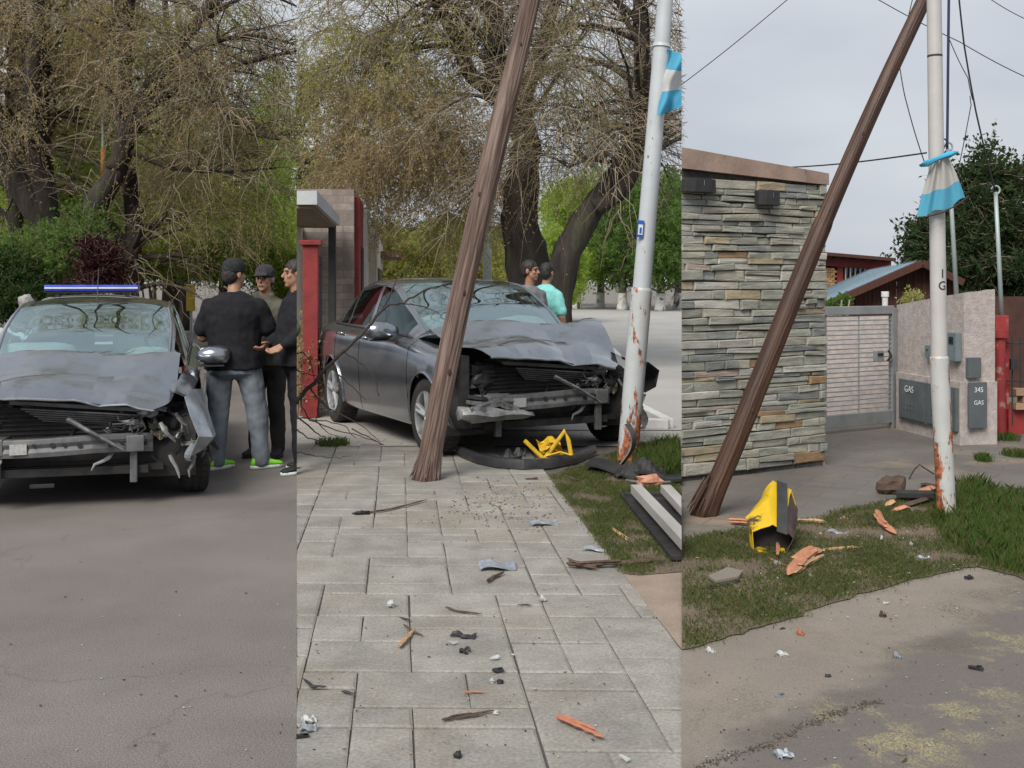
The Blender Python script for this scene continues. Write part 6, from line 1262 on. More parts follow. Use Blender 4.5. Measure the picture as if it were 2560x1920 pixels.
# red house behind
rh = thing('red_house', (P(2140, 700, 29).x, 29, 0), 'red-trimmed brick house with dark roof edge behind the blue roof', 'house')
Yh = 29; pp = lambda u, v, dy=0: P(u, v, Yh + dy)
def wall_poly(name, pts, m, dy=0, th=.2): mb = MB(); mb.poly([pp(u, v, dy) for u, v in pts], th, up=Vector((0, 1, 0))); return mb.build(name, m, rh, clip='R')
wall_poly('beam', [(2020, 662), (2228, 675), (2228, 648), (2020, 636)], M['red_paint'], -.06); wall_poly('wall', [(1990, 870), (2226, 870), (2226, 674), (1990, 660)], M['red_paint'], .2); wall_poly('roof_edge', [(2015, 634), (2240, 653), (2240, 645), (2015, 626)], M['brown_wood'], -.5, 1.2)
wall_poly('column', [(2093, 760), (2108, 760), (2108, 664), (2093, 663)], M['red_paint'], 0)
for k in range(6): u = 2090 + 25 * k; wall_poly('rafter', [(u, 646 + k * 1.6), (u + 7, 646.5 + k * 1.6), (u + 7, 639 + k * 1.8), (u, 638 + k * 1.8)], M['brown_wood'], -.4, .3)
wnd = wall_poly('window', [(2112, 700), (2180, 700), (2180, 671), (2112, 667)], M['dkglass'], .1, .05)
for k in range(6): u = 2114 + 12 * k; mb = MB(); mb.tube([pp(u, 700, .02), pp(u, 669, .02)], .02, 5); mb.build('window_bar', M['cream'], wnd)
M['orange_brick'] = [mat('ob_%d' % k, c, None, 9, .85, rand=.18) for k, c in enumerate([(.40, .22, .10), (.33, .17, .08), (.45, .27, .13)])]
for r_ in range(9):
    for k in range(6):
        u = 2030 + k * 11 + (5 if r_ % 2 else 0); v = 668 + r_ * 6
        if u > 2082: continue
        mb = MB(); mb.box(pp(u + 5, v + 3 + k * .5, .05), (.104, .2, .055)); mb.build('brick', random.choice(M['orange_brick']), rh)
shrub('yard_bush', 'small green bush above the gate against the brown shed', 14.6, [(2115, 752, 18, 8, .12), (2090, 762, 24, 6, .12)], 'green', 'R', 95, 90, 7, .045, sl=.07); shrub('yard_palm', 'spiky yellowish plant on the wall top left of the steel pole', 14.2, [(2285, 748, 20, 8, .15)], 'olive', 'R', 96, 70, 6, .05, sl=.12)
# wires
M['cable'] = mat('cable', (.02, .02, .024), None, 8, .7); M['cable_blue'] = mat('cable_blue', (.03, .035, .09), None, 8, .7)
def wire(label, pts, r_, m='cable', clip='R'):
    pp = [P(*q) for q in pts]; sm = []
    for i in range(len(pp) - 1):
        for k in range(10): f_ = k / 10; sm.append(pp[i].lerp(pp[i + 1], f_) + Vector((0, 0, -.02 * math.sin(math.pi * f_))))
    sm.append(pp[-1]); t = thing('overhead_wire', sm[0], label, 'wire', group='overhead wires'); mb = MB(); mb.tube(sm, r_, 5); mb.build('wire', M[m], t, smooth=True, clip=clip)
wire('wire sloping up from the stone wall corner into the sky', [(1690, 222, 14), (1967, 0, 14), (2100, -106, 14)], .006); wire('wire strung from behind the stone wall to the knotted flag', [(1930, 420, 10.2), (2316, 382, 7.6)], .006)
wire('thick dark blue cable dropping to the first service mast', [(2368, 372, 11.4), (2370, 180, 11.3), (2373, -90, 11.2)], .014, 'cable_blue'); wire('thin wire bent down to the pennant left of the pole', [(2312, 408, 7.5), (2262, 240, 8.2), (2245, 135, 8.6), (2290, -40, 9)], .004)
wire('cable running down to the second service mast', [(2488, 478, 11.8), (2440, 280, 11.6), (2410, 110, 11.5), (2392, -60, 11.4)], .009); wire('thin wire between the two service masts cables', [(2392, 440, 11.5), (2428, 260, 11.8), (2425, 240, 12)], .005); wire('long wire falling to the right across the upper sky', [(2180, -10, 16), (2400, 105, 16), (2580, 200, 16)], .007); wire('short wire crossing the top right sky corner', [(2470, -6, 16), (2580, 55, 16)], .006)
wire('thin wire from behind the pole down towards the evergreen tree', [(2372, 95, 12), (2420, 195, 12), (2432, 250, 12.4)], .005)
# ---------------------------------------------------------------- grass and small debris
def in_poly(x, y, poly):
    r_ = np.zeros(len(x), bool); n = len(poly)
    for i in range(n):
        (x0, y0), (x1, y1) = poly[i], poly[(i + 1) % n]
        c = ((y0 > y) != (y1 > y)) & (x < (x1 - x0) * (y - y0) / (y1 - y0 + 1e-12) + x0); r_ ^= c
    return r_
def grass(name, label, poly, n, h, w_, m, clip, seed, thin=0.0, fr=3.0, lean=.5, z0=.012):
    rs = NR(seed); pl = [(p[0], p[1]) for p in poly]; xs = [p[0] for p in pl]; ys = [p[1] for p in pl]
    x = rs.uniform(min(xs), max(xs), n * 3); y = rs.uniform(min(ys), max(ys), n * 3); ok = in_poly(x, y, pl) & inside(clip, x, y, .01); x, y = x[ok], y[ok]
    if thin:
        d = np.array([noise.noise(Vector((a * fr, b * fr, seed))) + .5 * noise.noise(Vector((a * fr * 3, b * fr * 3, 2))) for a, b in zip(x, y)]); ok = d > rs.uniform(-.5, .3, len(x)) + thin - .3; x, y = x[ok], y[ok]
    x, y = x[:n], y[:n]; k = len(x); x = x + rs.normal(size=k) * .02; y = y + rs.normal(size=k) * .03; th = rs.uniform(0, 6.28, k); hh = h * rs.uniform(.4, 1.3, k); a = np.stack([np.cos(th), np.sin(th), 0 * th], 1)
    ph = rs.uniform(0, 6.28, k); b = np.stack([np.cos(ph), np.sin(ph), 0 * th], 1) * (hh * lean * rs.uniform(.2, 1.4, k))[:, None]; B = np.stack([x, y, np.full(k, z0)], 1); ww = (w_ * rs.uniform(.6, 1.4, k))[:, None]
    mid = B + b * .35 + np.array([0, 0, 1]) * (hh * .6)[:, None]; tip = B + b + np.array([0, 0, 1]) * (hh * .95)[:, None]
    V = np.stack([B - a * ww * .5, B + a * ww * .5, mid + a * ww * .4, tip, mid - a * ww * .4], 1)
    ok = inside(clip, V[..., 0], V[..., 1]).all(1); V = V[ok]
    return tag(np_mesh(name, V.reshape(-1, 3), np.arange(len(V) * 5).reshape(-1, 5), m), label, None, kind='stuff')
M['turf'] = leafm('turf', [(.12, .19, .05), (.16, .23, .06), (.09, .145, .04), (.26, .25, .10), (.28, .22, .12), (.14, .19, .055)]); M['lush'] = leafm('lush', [(.09, .20, .03), (.13, .26, .045), (.06, .14, .022), (.18, .24, .07), (.28, .24, .12), (.11, .18, .04), (.22, .21, .09)])
grass('lawn_grass', 'short patchy grass of the lawn', lawn_poly, 70000, .021, .0042, M['turf'], 'R', 5, thin=.34, fr=2.2, lean=.9)
tall = [G(*q) for q in [(2395, 1230), (2440, 1222), (2600, 1250), (2600, 1455), (2480, 1415), (2420, 1390), (2350, 1345), (2330, 1300)]]; grass('tall_grass', 'tall unmown grass', tall, 10000, .075, .005, M['lush'], 'R', 6, thin=.12, fr=3, lean=.6)
tuft = [G(*q) for q in [(2330, 1300), (2360, 1265), (2410, 1215), (2470, 1215), (2440, 1260), (2400, 1310)]]; grass('pole_tuft', 'tuft at the pole foot', tuft, 2500, .10, .006, M['lush'], 'R', 7, thin=.05, fr=6)
grass('verge_grass', 'short grass of the verge', vg, 36000, .021, .005, M['turf'], 'M', 8, thin=.26, fr=3, lean=.9)
vt = [G(*q) for q in [(1590, 1160), (1640, 1125), (1720, 1115), (1720, 1185), (1650, 1200), (1600, 1185)]]; grass('verge_tuft', 'taller tuft right of the pole', vt, 3000, .13, .008, M['lush'], 'M', 9, thin=.0, fr=5)
for k, (u, v, r_, cl) in enumerate([(830, 1112, .16, 'M'), (2505, 1098, .16, 'R'), (2545, 1140, .12, 'R'), (2460, 1152, .04, 'R')]):
    c = G(u, v); grass('weed_tuft', 'green weed tuft on the paving', [(c.x + r_ * math.cos(a), c.y + r_ * math.sin(a)) for a in np.linspace(0, 6.28, 10)[:-1]], 500, .07, .007, M['lush'], cl, 20 + k, thin=.0, z0=0)
M['fresh_wood'] = mat('fresh_wood', (.52, .25, .14), (.40, .17, .09), 12, .8, bump=.5, stretch=(1, 1, 1)); M['tan_wood'] = mat('tan_wood', (.48, .31, .17), (.35, .21, .11), 12, .8, bump=.4); M['dark_wood'] = mat('dark_wood', (.11, .07, .05), (.05, .035, .025), 14, .9, bump=.4)
M['grey_shard'] = mat('grey_shard', (.30, .33, .36), (.2, .22, .24), 10, .35, metal=.2); M['white_shard'] = mat('white_shard', (.44, .45, .44), (.32, .33, .32), 10, .6); M['silver'] = mat('silver_shard', (.33, .36, .40), (.18, .20, .23), 16, .5, metal=.15); M['orange_wood'] = mat('orange_wood', (.42, .17, .10), (.30, .115, .065), 14, .8)
def stick(label, pts, r_, m, cat='wood splinter', group=None, clip=None, flat=.6, z=None, name='wood_splinter'):
    rd = random.Random(hash(label) % 1000 if False else sum(map(ord, label))); pp = [G(u, v) for u, v in pts]; t = thing(name, pp[0], label, cat, group=group); mb = MB(); sm = []
    for i in range(len(pp) - 1):
        for k in range(4): sm.append(pp[i].lerp(pp[i + 1], k / 4))
    sm.append(pp[-1]); n = len(sm); rr = [max(.002, r_ * (.55 + .45 * math.sin(math.pi * min(1, (k + 1.2) / (n + .4)))) * rd.uniform(.75, 1.2)) for k in range(n)]; rr[0] *= .4; rr[-1] *= .25
    sm = [p + Vector((rd.uniform(-.003, .003), rd.uniform(-.003, .003), r_ * flat + .004 + (z or 0))) for p in sm]; mb.tube(sm, [q * .72 for q in rr], 6, sq=flat, wob=.35)
    if r_ > .012:      # torn fibres along the piece
        for k in range(5):
            i0 = rd.randint(0, max(0, n // 2 - 1)); i1 = min(n - 1, i0 + rd.randint(2, max(3, n // 2 + 1))); of = Vector((rd.uniform(-1, 1), rd.uniform(-1, 1), 0)) * r_ * .55; zz = Vector((0, 0, rd.uniform(0, .6) * r_)); ss = [p + of + zz for p in sm[i0:i1 + 1]]
            dd = (ss[-1] - ss[0]).normalized(); ss = [ss[0] - dd * r_ * rd.uniform(.2, 1.2)] + ss + [ss[-1] + dd * r_ * rd.uniform(.2, 1.4)]; mb.tube(ss, [r_ * .04] + [r_ * .34] * (len(ss) - 2) + [r_ * .03], 4, sq=.7)
    mb.build('piece', m, t, clip=clip); return t
def shard(label, u, v, L_, W_, m, style='flat', ang=0.0, h=.02, cat='shard', group=None, name='plastic_shard', clip=None):
    rd = random.Random(sum(map(ord, label)) + int(u)); k_ = .56 if u > 1704 else .75; L_ *= k_; W_ *= k_; h *= k_; c = G(u, v); t = thing(name, c, label, cat, ang, group=group); mb = MB()
    if style == 'flat':
        n = rd.randint(5, 7); pts = [Vector((L_ / 2 * math.cos(a) * rd.uniform(.6, 1.1), W_ / 2 * math.sin(a) * rd.uniform(.6, 1.1), .006 + h * rd.random())) for a in np.linspace(0, 6.28, n + 1)[:-1]]; mb.poly(pts, .005)
    elif style == 'fold':
        mb.grid(lambda a, b: Vector(((a - .5) * L_, (b - .5) * W_ + .01 * math.sin(a * 9), .004 + h * .6 * abs(math.sin(a * 3.1 + .4 + .5 * b)) * (.5 + .5 * b) + .006 * math.sin(b * 9 + a * 5))), 10, 4)
    elif style == 'lump': mb.ell((0, 0, h * .5), (L_ / 2, W_ / 2, h * .55), 9, 7, wob=.7, seed=u)
    elif style == 'ring': mb.tube([(L_ / 2 * math.cos(a), W_ / 2 * math.sin(a), .012 + .01 * math.sin(a * 2)) for a in np.linspace(0, 5.4, 16)], .007, 6)
    elif style == 'clip':
        mb.box((0, 0, h * .4), (L_, W_, h * .7), jit=.006); mb.box((L_ * .2, W_ * .2, h * .8), (L_ * .5, W_ * .6, h * .6), rotm('Z', .6), jit=.005); mb.box((-L_ * .45, 0, h * .3), (L_ * .4, W_ * .35, h * .4), rotm('Z', -.4), jit=.004)
    mb.build('piece', m, t, local=True, solid=(.004 if style == 'fold' else 0), auto=35); return t
Z5 = lambda x, y: (740 + .4702 * x, 1140 + .4702 * y); Z7 = lambda x, y: (1690 + .3933 * x, 900 + .3933 * y); Z8 = lambda x, y: (1690 + .3933 * x, 1400 + .3933 * y)
S5 = lambda l, p, r_, m, **k: stick(l, [Z5(*q) for q in p], r_, m, **k); S7 = lambda l, p, r_, m, **k: stick(l, [Z7(*q) for q in p], r_, m, **k)
# middle pavement
S5('dark curved trim strip on the paving below the wooden post', [(318, 305), (390, 308), (460, 300), (580, 272), (700, 238)], .014, M['dark_wood'], cat='trim strip', name='trim_strip'); shard('black lump at the end of the curved trim strip', *Z5(350, 312), .14, .05, M['black'], 'clip', .1, .03)
shard('silver folded metal sheet lying mid-pavement', *Z5(1070, 600), .27, .16, M['silver'], 'fold', .1, .08, cat='metal sheet', name='metal_sheet'); S5('brown stick tucked under the silver folded sheet', [(1015, 680), (1050, 655), (1110, 630)], .016, M['dark_wood'])
shard('grey triangular plastic piece near the verge, short of the bumper', *Z5(1320, 368), .24, .10, M['grey_shard'], 'fold', .2, .05); shard('grey curved trim piece on the verge border', *Z5(1605, 510), .24, .07, M['grey_shard'], 'fold', -.35, .04)
S5('long dark splintered board end crossing the verge border', [(1440, 590), (1500, 600), (1640, 592), (1780, 585), (1900, 572), (1970, 575)], .03, M['dark_wood']); S5('second dark splinter lying along the long board', [(1450, 570), (1530, 600), (1600, 612)], .022, M['dark_wood'])
shard('white pebble-like chunk left of the pavement middle', *Z5(505, 806), .05, .045, M['white_shard'], 'lump', 0, .05); S5('thin dark stick right of the white chunk', [(790, 812), (860, 835), (990, 850)], .010, M['dark_wood']); S5('small dark sliver below the white chunk', [(550, 868), (615, 885)], .009, M['black'], cat='shard', name='plastic_shard')
S5('tan and black split stick pointing down the pavement', [(548, 1028), (585, 985), (630, 930)], .016, M['tan_wood']); S5('dark cross piece touching the tan split stick', [(570, 905), (625, 945), (680, 968)], .010, M['dark_wood'])
shard('black and white broken lamp shard right of the tan split stick', *Z5(890, 968), .15, .05, M['black'], 'fold', -.25, .03); shard('white chip below the black and white lamp shard', *Z5(830, 1008), .065, .03, M['white_shard']); shard('open black ring on the pavement middle', *Z5(898, 1050), .05, .04, M['black'], 'ring')
shard('white oblong chip right of the black ring', *Z5(1062, 1090), .07, .028, M['white_shard']); shard('dark bent clip below the white oblong chip', *Z5(1075, 1146), .05, .03, M['black'], 'clip', .3, .016); shard('white rounded crumb beside a dark crumb', *Z5(1042, 1206), .035, .03, M['white_shard'], 'lump', 0, .022); shard('dark rounded crumb beside a white crumb', *Z5(1086, 1210), .035, .03, M['black'], 'lump', 0, .022)
S5('thin orange splinter low in the pavement middle', [(890, 1268), (950, 1264), (1012, 1268)], .009, M['orange_wood']); S5('long dark splinter with a white tip near the bottom', [(770, 1420), (850, 1405), (960, 1388), (1050, 1368)], .013, M['dark_wood']); shard('white tip chip at the end of the long dark splinter', *Z5(1064, 1374), .03, .03, M['white_shard'], 'lump', 0, .02)
S5('bright orange split board at the lower right of the pavement', [(1385, 1405), (1450, 1435), (1530, 1470), (1635, 1520)], .022, M['orange_wood']); S5('forked orange sliver on the bright orange board', [(1430, 1395), (1500, 1450), (1560, 1490)], .012, M['orange_wood'])
S5('black hooked trim at the left border of the pavement', [(38, 1198), (85, 1238), (165, 1242)], .012, M['black'], cat='trim strip', name='trim_strip'); S5('small black sliver right of the hooked trim', [(245, 1262), (312, 1278)], .010, M['black'], cat='shard', name='plastic_shard')
shard('white curved lens shard at the lower left', *Z5(72, 1420), .07, .04, M['white_shard'], 'fold', .6, .025); shard('grey folded lens shard below the white curved shard', *Z5(66, 1462), .08, .045, M['silver'], 'fold', .2, .02); shard('black shard lowest at the left border', *Z5(38, 1496), .05, .025, M['black'], 'clip', 0, .018)
shard('round dark pebble at the bottom of the pavement', *Z5(862, 1606), .04, .035, M['black'], 'lump', 0, .03); shard('white sliver at the bottom right of the pavement', *Z5(1745, 1628), .075, .03, M['white_shard'], 'flat', -.5); shard('white flake above the pavement middle joint', *Z5(1318, 772), .05, .03, M['white_shard'], 'fold', .5, .02); S5('dark sliver left of the white flake', [(1180, 800), (1255, 802)], .009, M['black'], cat='shard', name='plastic_shard')
shard('dark flat scrap just below the bumper cover', *Z5(1255, 126), .12, .05, M['dark_wood'], 'clip', 0, .02); shard('brown leafy scrap on the verge top', *Z5(1490, 135), .12, .08, M['dark_wood'], 'fold', .4, .04); S5('pale bent splinter lying in the verge grass', [(1680, 400), (1720, 430), (1775, 465)], .016, M['tan_wood'])
# right lawn and apron
yb = thing('crushed_bin', G(1935, 1385), 'crushed yellow metal bin with brown rusted side lying on the lawn', 'bin', R(-8)); M['bin_y'] = mat('bin_yellow', (.62, .42, .01), (.55, .35, .01), 5, .4, c3=(.05, .03, .02), s3=8, t3=(.545, .62), spec=.5, bump=.2, bscale=12); M['bin_b'] = mat('bin_brown', (.085, .05, .045), (.05, .03, .028), 9, .5, bump=.3); M['strap'] = mat('strap', (.022, .022, .024), (.04, .04, .04), 9, .5)
fr_ = [(-.125, .015), (.075, .0), (.115, .09), (.06, .15), (-.01, .175), (-.125, .125)]
mid_ = [(-.13, .03), (.09, .02), (.15, .12), (.10, .26), (-.02, .29), (-.15, .18)]; bk_ = [(-.08, .06), (.10, .05), (.14, .20), (.10, .33), (-.01, .38), (-.10, .24)]
R3 = [[Vector((x, 0, z_)) for x, z_ in fr_], [Vector((x, .16, z_)) for x, z_ in mid_], [Vector((x + .03, .30, z_)) for x, z_ in bk_]]
def strip_faces(idx, m, name):
    mb = MB()
    for a, b in zip(R3, R3[1:]):
        for i in idx:
            j = (i + 1) % 6; n1 = 5
            def fn(u_, v_): p = a[i].lerp(a[j], u_).lerp(b[i].lerp(b[j], u_), v_); return p + Vector((.010 * noise.noise(p * 14), .0, .014 * noise.noise(p * 11 + Vector((3, 1, 2)))))
            mb.grid(fn, n1, n1)
    o = mb.build(name, m, yb, local=True, solid=.004, auto=30); return o
strip_faces([4, 5], M['bin_y'], 'yellow_side'); strip_faces([1, 2], M['bin_b'], 'rusted_side'); strip_faces([0], M['bin_b'], 'underside'); strip_faces([3], M['bin_y'], 'top_fold')
mb = MB(); mb.poly([R3[2][k] + Vector((0, -.01, 0)) for k in range(6)]); mb.build('back_plate', M['bin_y'], yb, local=True)
mb = MB(); mb.poly([r_ + Vector((0, .10, 0)) for r_ in R3[0]]); mb.build('dark_inside', M['near_black'], yb, local=True)  # near-black sheet standing in for shade inside the bin
mb = MB(); mb.grid(lambda a, b: Vector((.015 + .06 * a + .03 * b, -.02 + .30 * b - .02 * math.sin(b * 3), .14 + .245 * b + .03 * math.sin(b * 3.1) - .02 * a)), 3, 10); mb.build('strap', M['strap'], yb, local=True, solid=.012)
mb = MB(); mb.grid(lambda a, b: Vector((-.11 + .17 * a, -.05 + .07 * b, .012 + .012 * math.sin(a * 8) + .012 * b)), 8, 3); mb.build('bent_lip', M['bin_y'], yb, local=True, solid=.004)
S7('light split board left of the crushed bin', [(345, 1048), (410, 1050), (478, 1058)], .035, M['fresh_wood'], flat=.5); S7('grey-brown board end right of the crushed bin', [(778, 1040), (880, 1044), (960, 1050)], .028, M['tan_wood'], flat=.5)
S7('upright splinter leaning in the mouth of the crushed bin', [(648, 1285), (650, 1240), (645, 1190)], .014, M['fresh_wood'], z=.03); S7('orange splinter crossing below the crushed bin', [(598, 1282), (640, 1300), (690, 1322)], .014, M['fresh_wood']); shard('grey curved plastic sliver below the crushed bin', *Z7(652, 1308), .11, .03, M['grey_shard'], 'fold', .9, .03)
S7('big pink-orange split log piece in the lawn middle', [(712, 1405), (760, 1340), (840, 1275), (920, 1240)], .055, M['fresh_wood']); S7('second split edge on the big log piece', [(735, 1395), (820, 1330), (940, 1262)], .03, M['tan_wood']); S7('long thin pale stick beyond the big log piece', [(905, 1228), (1040, 1215), (1200, 1203)], .018, M['tan_wood'])
S7('orange chunky splinter near the steel pole', [(1280, 1010), (1320, 1070), (1400, 1135)], .042, M['fresh_wood']); S7('dark blue-black sliver beside the orange chunky splinter', [(1222, 1020), (1240, 1050), (1258, 1072)], .018, M['black'], cat='shard', name='plastic_shard')
shard('blue-grey plastic blade in the grass right of the bin', *Z7(1025, 1110), .23, .09, M['grey_shard'], 'fold', -.7, .05); shard('white peg by the orange chunky splinter', *Z7(1393, 1092), .07, .03, M['white_shard'], 'clip', 0, .02); shard('small orange splinter cluster above the blade', *Z7(1080, 1020), .10, .05, M['fresh_wood'], 'fold', .3, .03, cat='wood splinter', name='wood_splinter')
shard('black ring cap in the lawn right of the thin pale stick', *Z7(1180, 1255), .11, .09, M['black'], 'ring'); shard('grey lens fragment right in the lawn', *Z7(1580, 1272), .15, .06, M['grey_shard'], 'fold', .1, .03); shard('small grey shard below the orange chunky splinter', *Z7(1505, 1186), .07, .04, M['grey_shard'], 'fold', .3, .02); shard('grey shard low in the lawn near the apron', *Z7(865, 1394), .075, .035, M['grey_shard'], 'fold', 0, .02)
shard('white peg standing in the lawn', *Z7(1308, 1150), .03, .05, M['white_shard'], 'lump', 0, .06); shard('white bottle cap in the lawn left', *Z7(915, 1116), .045, .04, M['white_shard'], 'lump', 0, .03)
for k, (x, y) in enumerate([(225, 1465), (318, 1450), (383, 1428)]): shard('black plastic clip, %s of three by the stone slab in the lawn' % ['left', 'middle', 'right'][k], *Z7(x, y), .09, .05, M['black'], 'clip', .4 * k, .04, group='black clips by the slab')
sl = thing('stone_slab', G(*Z7(315, 1378)), 'flat grey stone slab sunk in the lawn', 'slab'); mb = MB(); mb.poly([G(*Z7(*q), .014) for q in [(205, 1392), (330, 1338), (425, 1362), (400, 1398), (250, 1425)]], .022); mb.build('slab', M['apron'], sl, bevel=.006)
dp = thing('splinter_heap', G(*Z7(1500, 890)), 'heap of splintered wood and bark behind the foot of the steel pole', 'wood heap'); rd = random.Random(5)
mb = MB(); c = G(*Z7(1375, 850)); mb.ell(c + Vector((0, 0, .06)), (.10, .09, .085), 10, 7, wob=.5, seed=2); mb.build('bark_lump', M['dark_wood'], dp)
beam2(G(*Z7(1400, 850), .06), G(*Z7(1640, 855), .07), .12, .04, M['near_black'], 'black_slab', dp, 'R')
for k, (p, q, m) in enumerate([((1520, 870), (1660, 850), 'fresh_wood'), ((1420, 890), (1520, 888), 'tan_wood'), ((1390, 960), (1660, 905), 'dark_wood'), ((1330, 945), (1395, 938), 'tan_wood'), ((1370, 975), (1490, 970), 'fresh_wood'), ((1560, 800), (1650, 850), 'dark_wood'), ((1570, 830), (1660, 815), 'dark_wood'), ((1780, 850), (2000, 830), 'dark_wood'), ((1950, 850), (2020, 815), 'dark_wood'), ((1540, 880), (1660, 880), 'fresh_wood'), ((1480, 895), (1600, 905), 'dark_wood')]):
    a, b = G(*Z7(*p)), G(*Z7(*q)); mb = MB(); r_ = rd.uniform(.015, .032) * (1.5 if m == 'fresh_wood' and k == 0 else 1); mb.tube([a + Vector((0, 0, r_ * .6)), a.lerp(b, .3) + Vector((0, 0, r_ * .9)), a.lerp(b, .7) + Vector((0, 0, r_ * .8 + .02)), b + Vector((0, 0, r_ * .5 + .02))], [r_ * .3, r_, r_ * .9, r_ * .2], 6, sq=.6, wob=.5); mb.build('splinter', M[m], dp)
shard('white crumpled scrap in the grass right of the steel pole', *Z7(1968, 920), .13, .08, M['white_shard'], 'fold', .2, .06); shard('grey-white scrap farther right of the steel pole', *Z7(2025, 905), .10, .07, M['grey_shard'], 'fold', .7, .06); shard('white bit close right of the steel pole', *Z7(1858, 902), .06, .05, M['white_shard'], 'fold', .4, .05)
shard('black clip high on the concrete apron', *Z8(1864, 128), .075, .05, M['black'], 'clip', .4, .045); shard('black clip on the pollen-dusted asphalt at the right', *Z8(1908, 705), .085, .05, M['black'], 'clip', -.6, .04); shard('round black cap on the apron middle', *Z8(965, 752), .045, .035, M['black'], 'lump', 0, .028); shard('blue-grey clip on the apron left of the round cap', *Z8(658, 878), .075, .04, M['grey_shard'], 'clip', .1, .03)
shard('white curved lens piece on the apron', *Z8(683, 615), .08, .06, M['white_shard'], 'fold', .8, .03); shard('white paper-like scrap at the left border of the apron', *Z8(226, 598), .07, .045, M['white_shard'], 'fold', .3, .03); shard('grey triangular shard on the apron right half', *Z8(1415, 630), .07, .04, M['grey_shard'], 'fold', .1, .025); shard('orange-brown leaf scrap on the apron', *Z8(795, 485), .06, .04, M['orange_wood'], 'fold', .2, .025); shard('pale flat shard near the lawn border on the apron', *Z8(1335, 288), .075, .04, M['white_shard'], 'flat', .2)
shard('silver crumpled foil on the asphalt at the bottom', *Z8(693, 1262), .11, .075, M['silver'], 'fold', .5, .045); S8 = lambda l, p, r_, m, **k: stick(l, [Z8(*q) for q in p], r_, m, **k); S8('thin dark twig on the bottom asphalt', [(1385, 1243), (1425, 1252), (1475, 1255)], .004, M['dark_wood']); S8('small dark twig end below the thin twig', [(1440, 1300), (1465, 1270)], .007, M['dark_wood']); shard('black sliver on the lawn border of the apron', *Z8(675, 447), .05, .025, M['black'], 'clip', .6, .015); shard('dark leaf on the apron middle', *Z8(1318, 370), .06, .025, M['dark_wood'], 'fold', 0, .015); shard('dark blue scrap at the lawn foot', *Z8(655, 272), .04, .06, M['black'], 'fold', 0, .02)
t = thing('bent_twig', G(*Z7(1550, 740)), 'bent bare twig standing on the paving behind the steel pole', 'twig'); mb = MB(); Yq = G(*Z7(1480, 757)).y; mb.tube([P(*Z7(1480, 757), Yq), P(*Z7(1520, 690), Yq), P(*Z7(1550, 665), Yq), P(*Z7(1570, 680), Yq), P(*Z7(1640, 725), Yq)], .006, 5); mb.build('twig', M['branch'], t)
# crumbs nobody could count
def crumbs(name, n, region, mats, clip, seed, s0=.004, s1=.014, z0=.004, gauss=False):
    rs = random.Random(seed); mb = MB()
    for k in range(n):
        u = rs.uniform(region[0], region[1]); v = region[2] + (region[3] - region[2]) * rs.random() ** .8
        if gauss: u = rs.gauss((region[0] + region[1]) / 2, (region[1] - region[0]) * .22); v = max(1195, rs.gauss((region[2] + region[3]) / 2, (region[3] - region[2]) * .25))
        c = G(u, v)
        if not inside(clip, c.x, c.y, .03): continue
        s = rs.uniform(s0, s1); mb.box(c + Vector((0, 0, z0 + s * .15)), (s * rs.uniform(.7, 2.4), s, s * .4), rotm('Z', rs.random() * 3), mi=rs.randrange(len(mats)), jit=s * .2)
    tag(mb.build(name, mats), kind='stuff')
crumbs('pavement_crumbs', 170, (742, 1660, 1215, 1910), [M['dark_wood'], M['black'], M['dark_wood'], M['white_shard'], M['tan_wood']], 'M', 2, .002, .006); crumbs('pavement_litter', 420, (1080, 1440, 1200, 1330), [M['dark_wood'], M['dark_wood'], M['tan_wood']], 'M', 3, .003, .009, gauss=True)
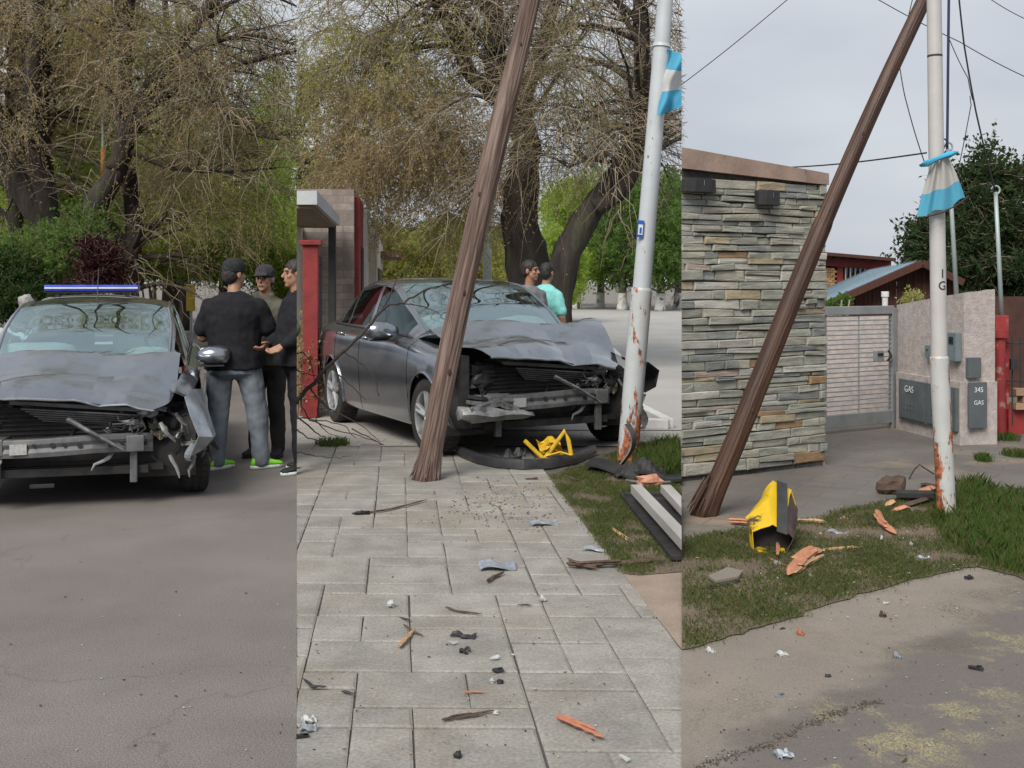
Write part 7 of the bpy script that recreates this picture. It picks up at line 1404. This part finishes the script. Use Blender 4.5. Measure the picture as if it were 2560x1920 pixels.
crumbs('apron_crumbs', 260, (1704, 2550, 1440, 1910), [M['dark_wood'], M['black'], M['grit'], M['tan_wood'], M['white_shard']], 'R', 4, .0015, .0045, .010); crumbs('lawn_crumbs', 110, (1720, 2400, 1300, 1560), [M['dark_wood'], M['white_shard'], M['tan_wood']], 'R', 6, .003, .009, .02); crumbs('road_crumbs', 60, (5, 735, 1260, 1910), [M['dark_wood'], M['black'], M['white_shard']], 'L', 5, .002, .006)
# signs at the back of the left plot
t = thing('sign_post', (P(386, 700, 27).x, 27, 0), 'slim white pointed post behind the wreck roof', 'post'); x_ = P(386, 700, 27).x; mb = MB(); mb.tube([(x_, 27, 0), (x_, 27, 1.9), (x_, 27, 2.3)], [.05, .05, .01], 8); mb.build('shaft', M['white_kerb'], t)
t = thing('yellow_sign', (P(478, 700, 32).x, 32, 0), 'small yellow sign on a post between far tree trunks', 'sign'); x_ = P(478, 700, 32).x; mb = MB(); mb.tube([(x_, 32, 0), (x_, 32, .8)], .04, 8); mb.build('post', M['lamp_grey'], t); mb = MB(); mb.box((x_, 31.95, 1.15), (.26, .03, .75)); mb.build('panel', mat('sign_yellow', (.65, .45, .05), None, 5, .6), t, bevel=.02)
t = thing('marker_pole', (P(257, 700, 25).x, 25, 0), 'thin grey pole with orange lower sleeve among the trunks', 'pole'); x_ = P(257, 700, 25).x; mb = MB(); mb.tube([(x_, 25, 0), (x_, 25, 6.5)], .035, 8); mb.build('shaft', M['lamp_grey'], t, smooth=True); mb = MB(); mb.tube([(x_, 25, P(0, 450, 25).z), (x_, 25, P(0, 370, 25).z)], .05, 8); mb.build('sleeve', mat('sleeve_orange', (.6, .25, .06), None, 5, .6), t, smooth=True)
t = thing('pale_bundle', (P(66, 700, 13.2).x, 13.2, 0), 'pale rounded bundle on a short stand behind the left wreck', 'bundle'); c = P(66, 756, 13.2); mb = MB(); mb.ell(c, (.09, .08, .10), 16, 12, wob=.35, seed=3); mb.build('bundle', mat('bundle_grey', (.36, .35, .34), (.2, .19, .19), 24, .95, bump=.6, bscale=40), t, smooth=True); mb = MB(); mb.tube([(c.x, 13.2, 0), (c.x, 13.2, c.z)], .04, 8); mb.build('stand', M['lamp_grey'], t)
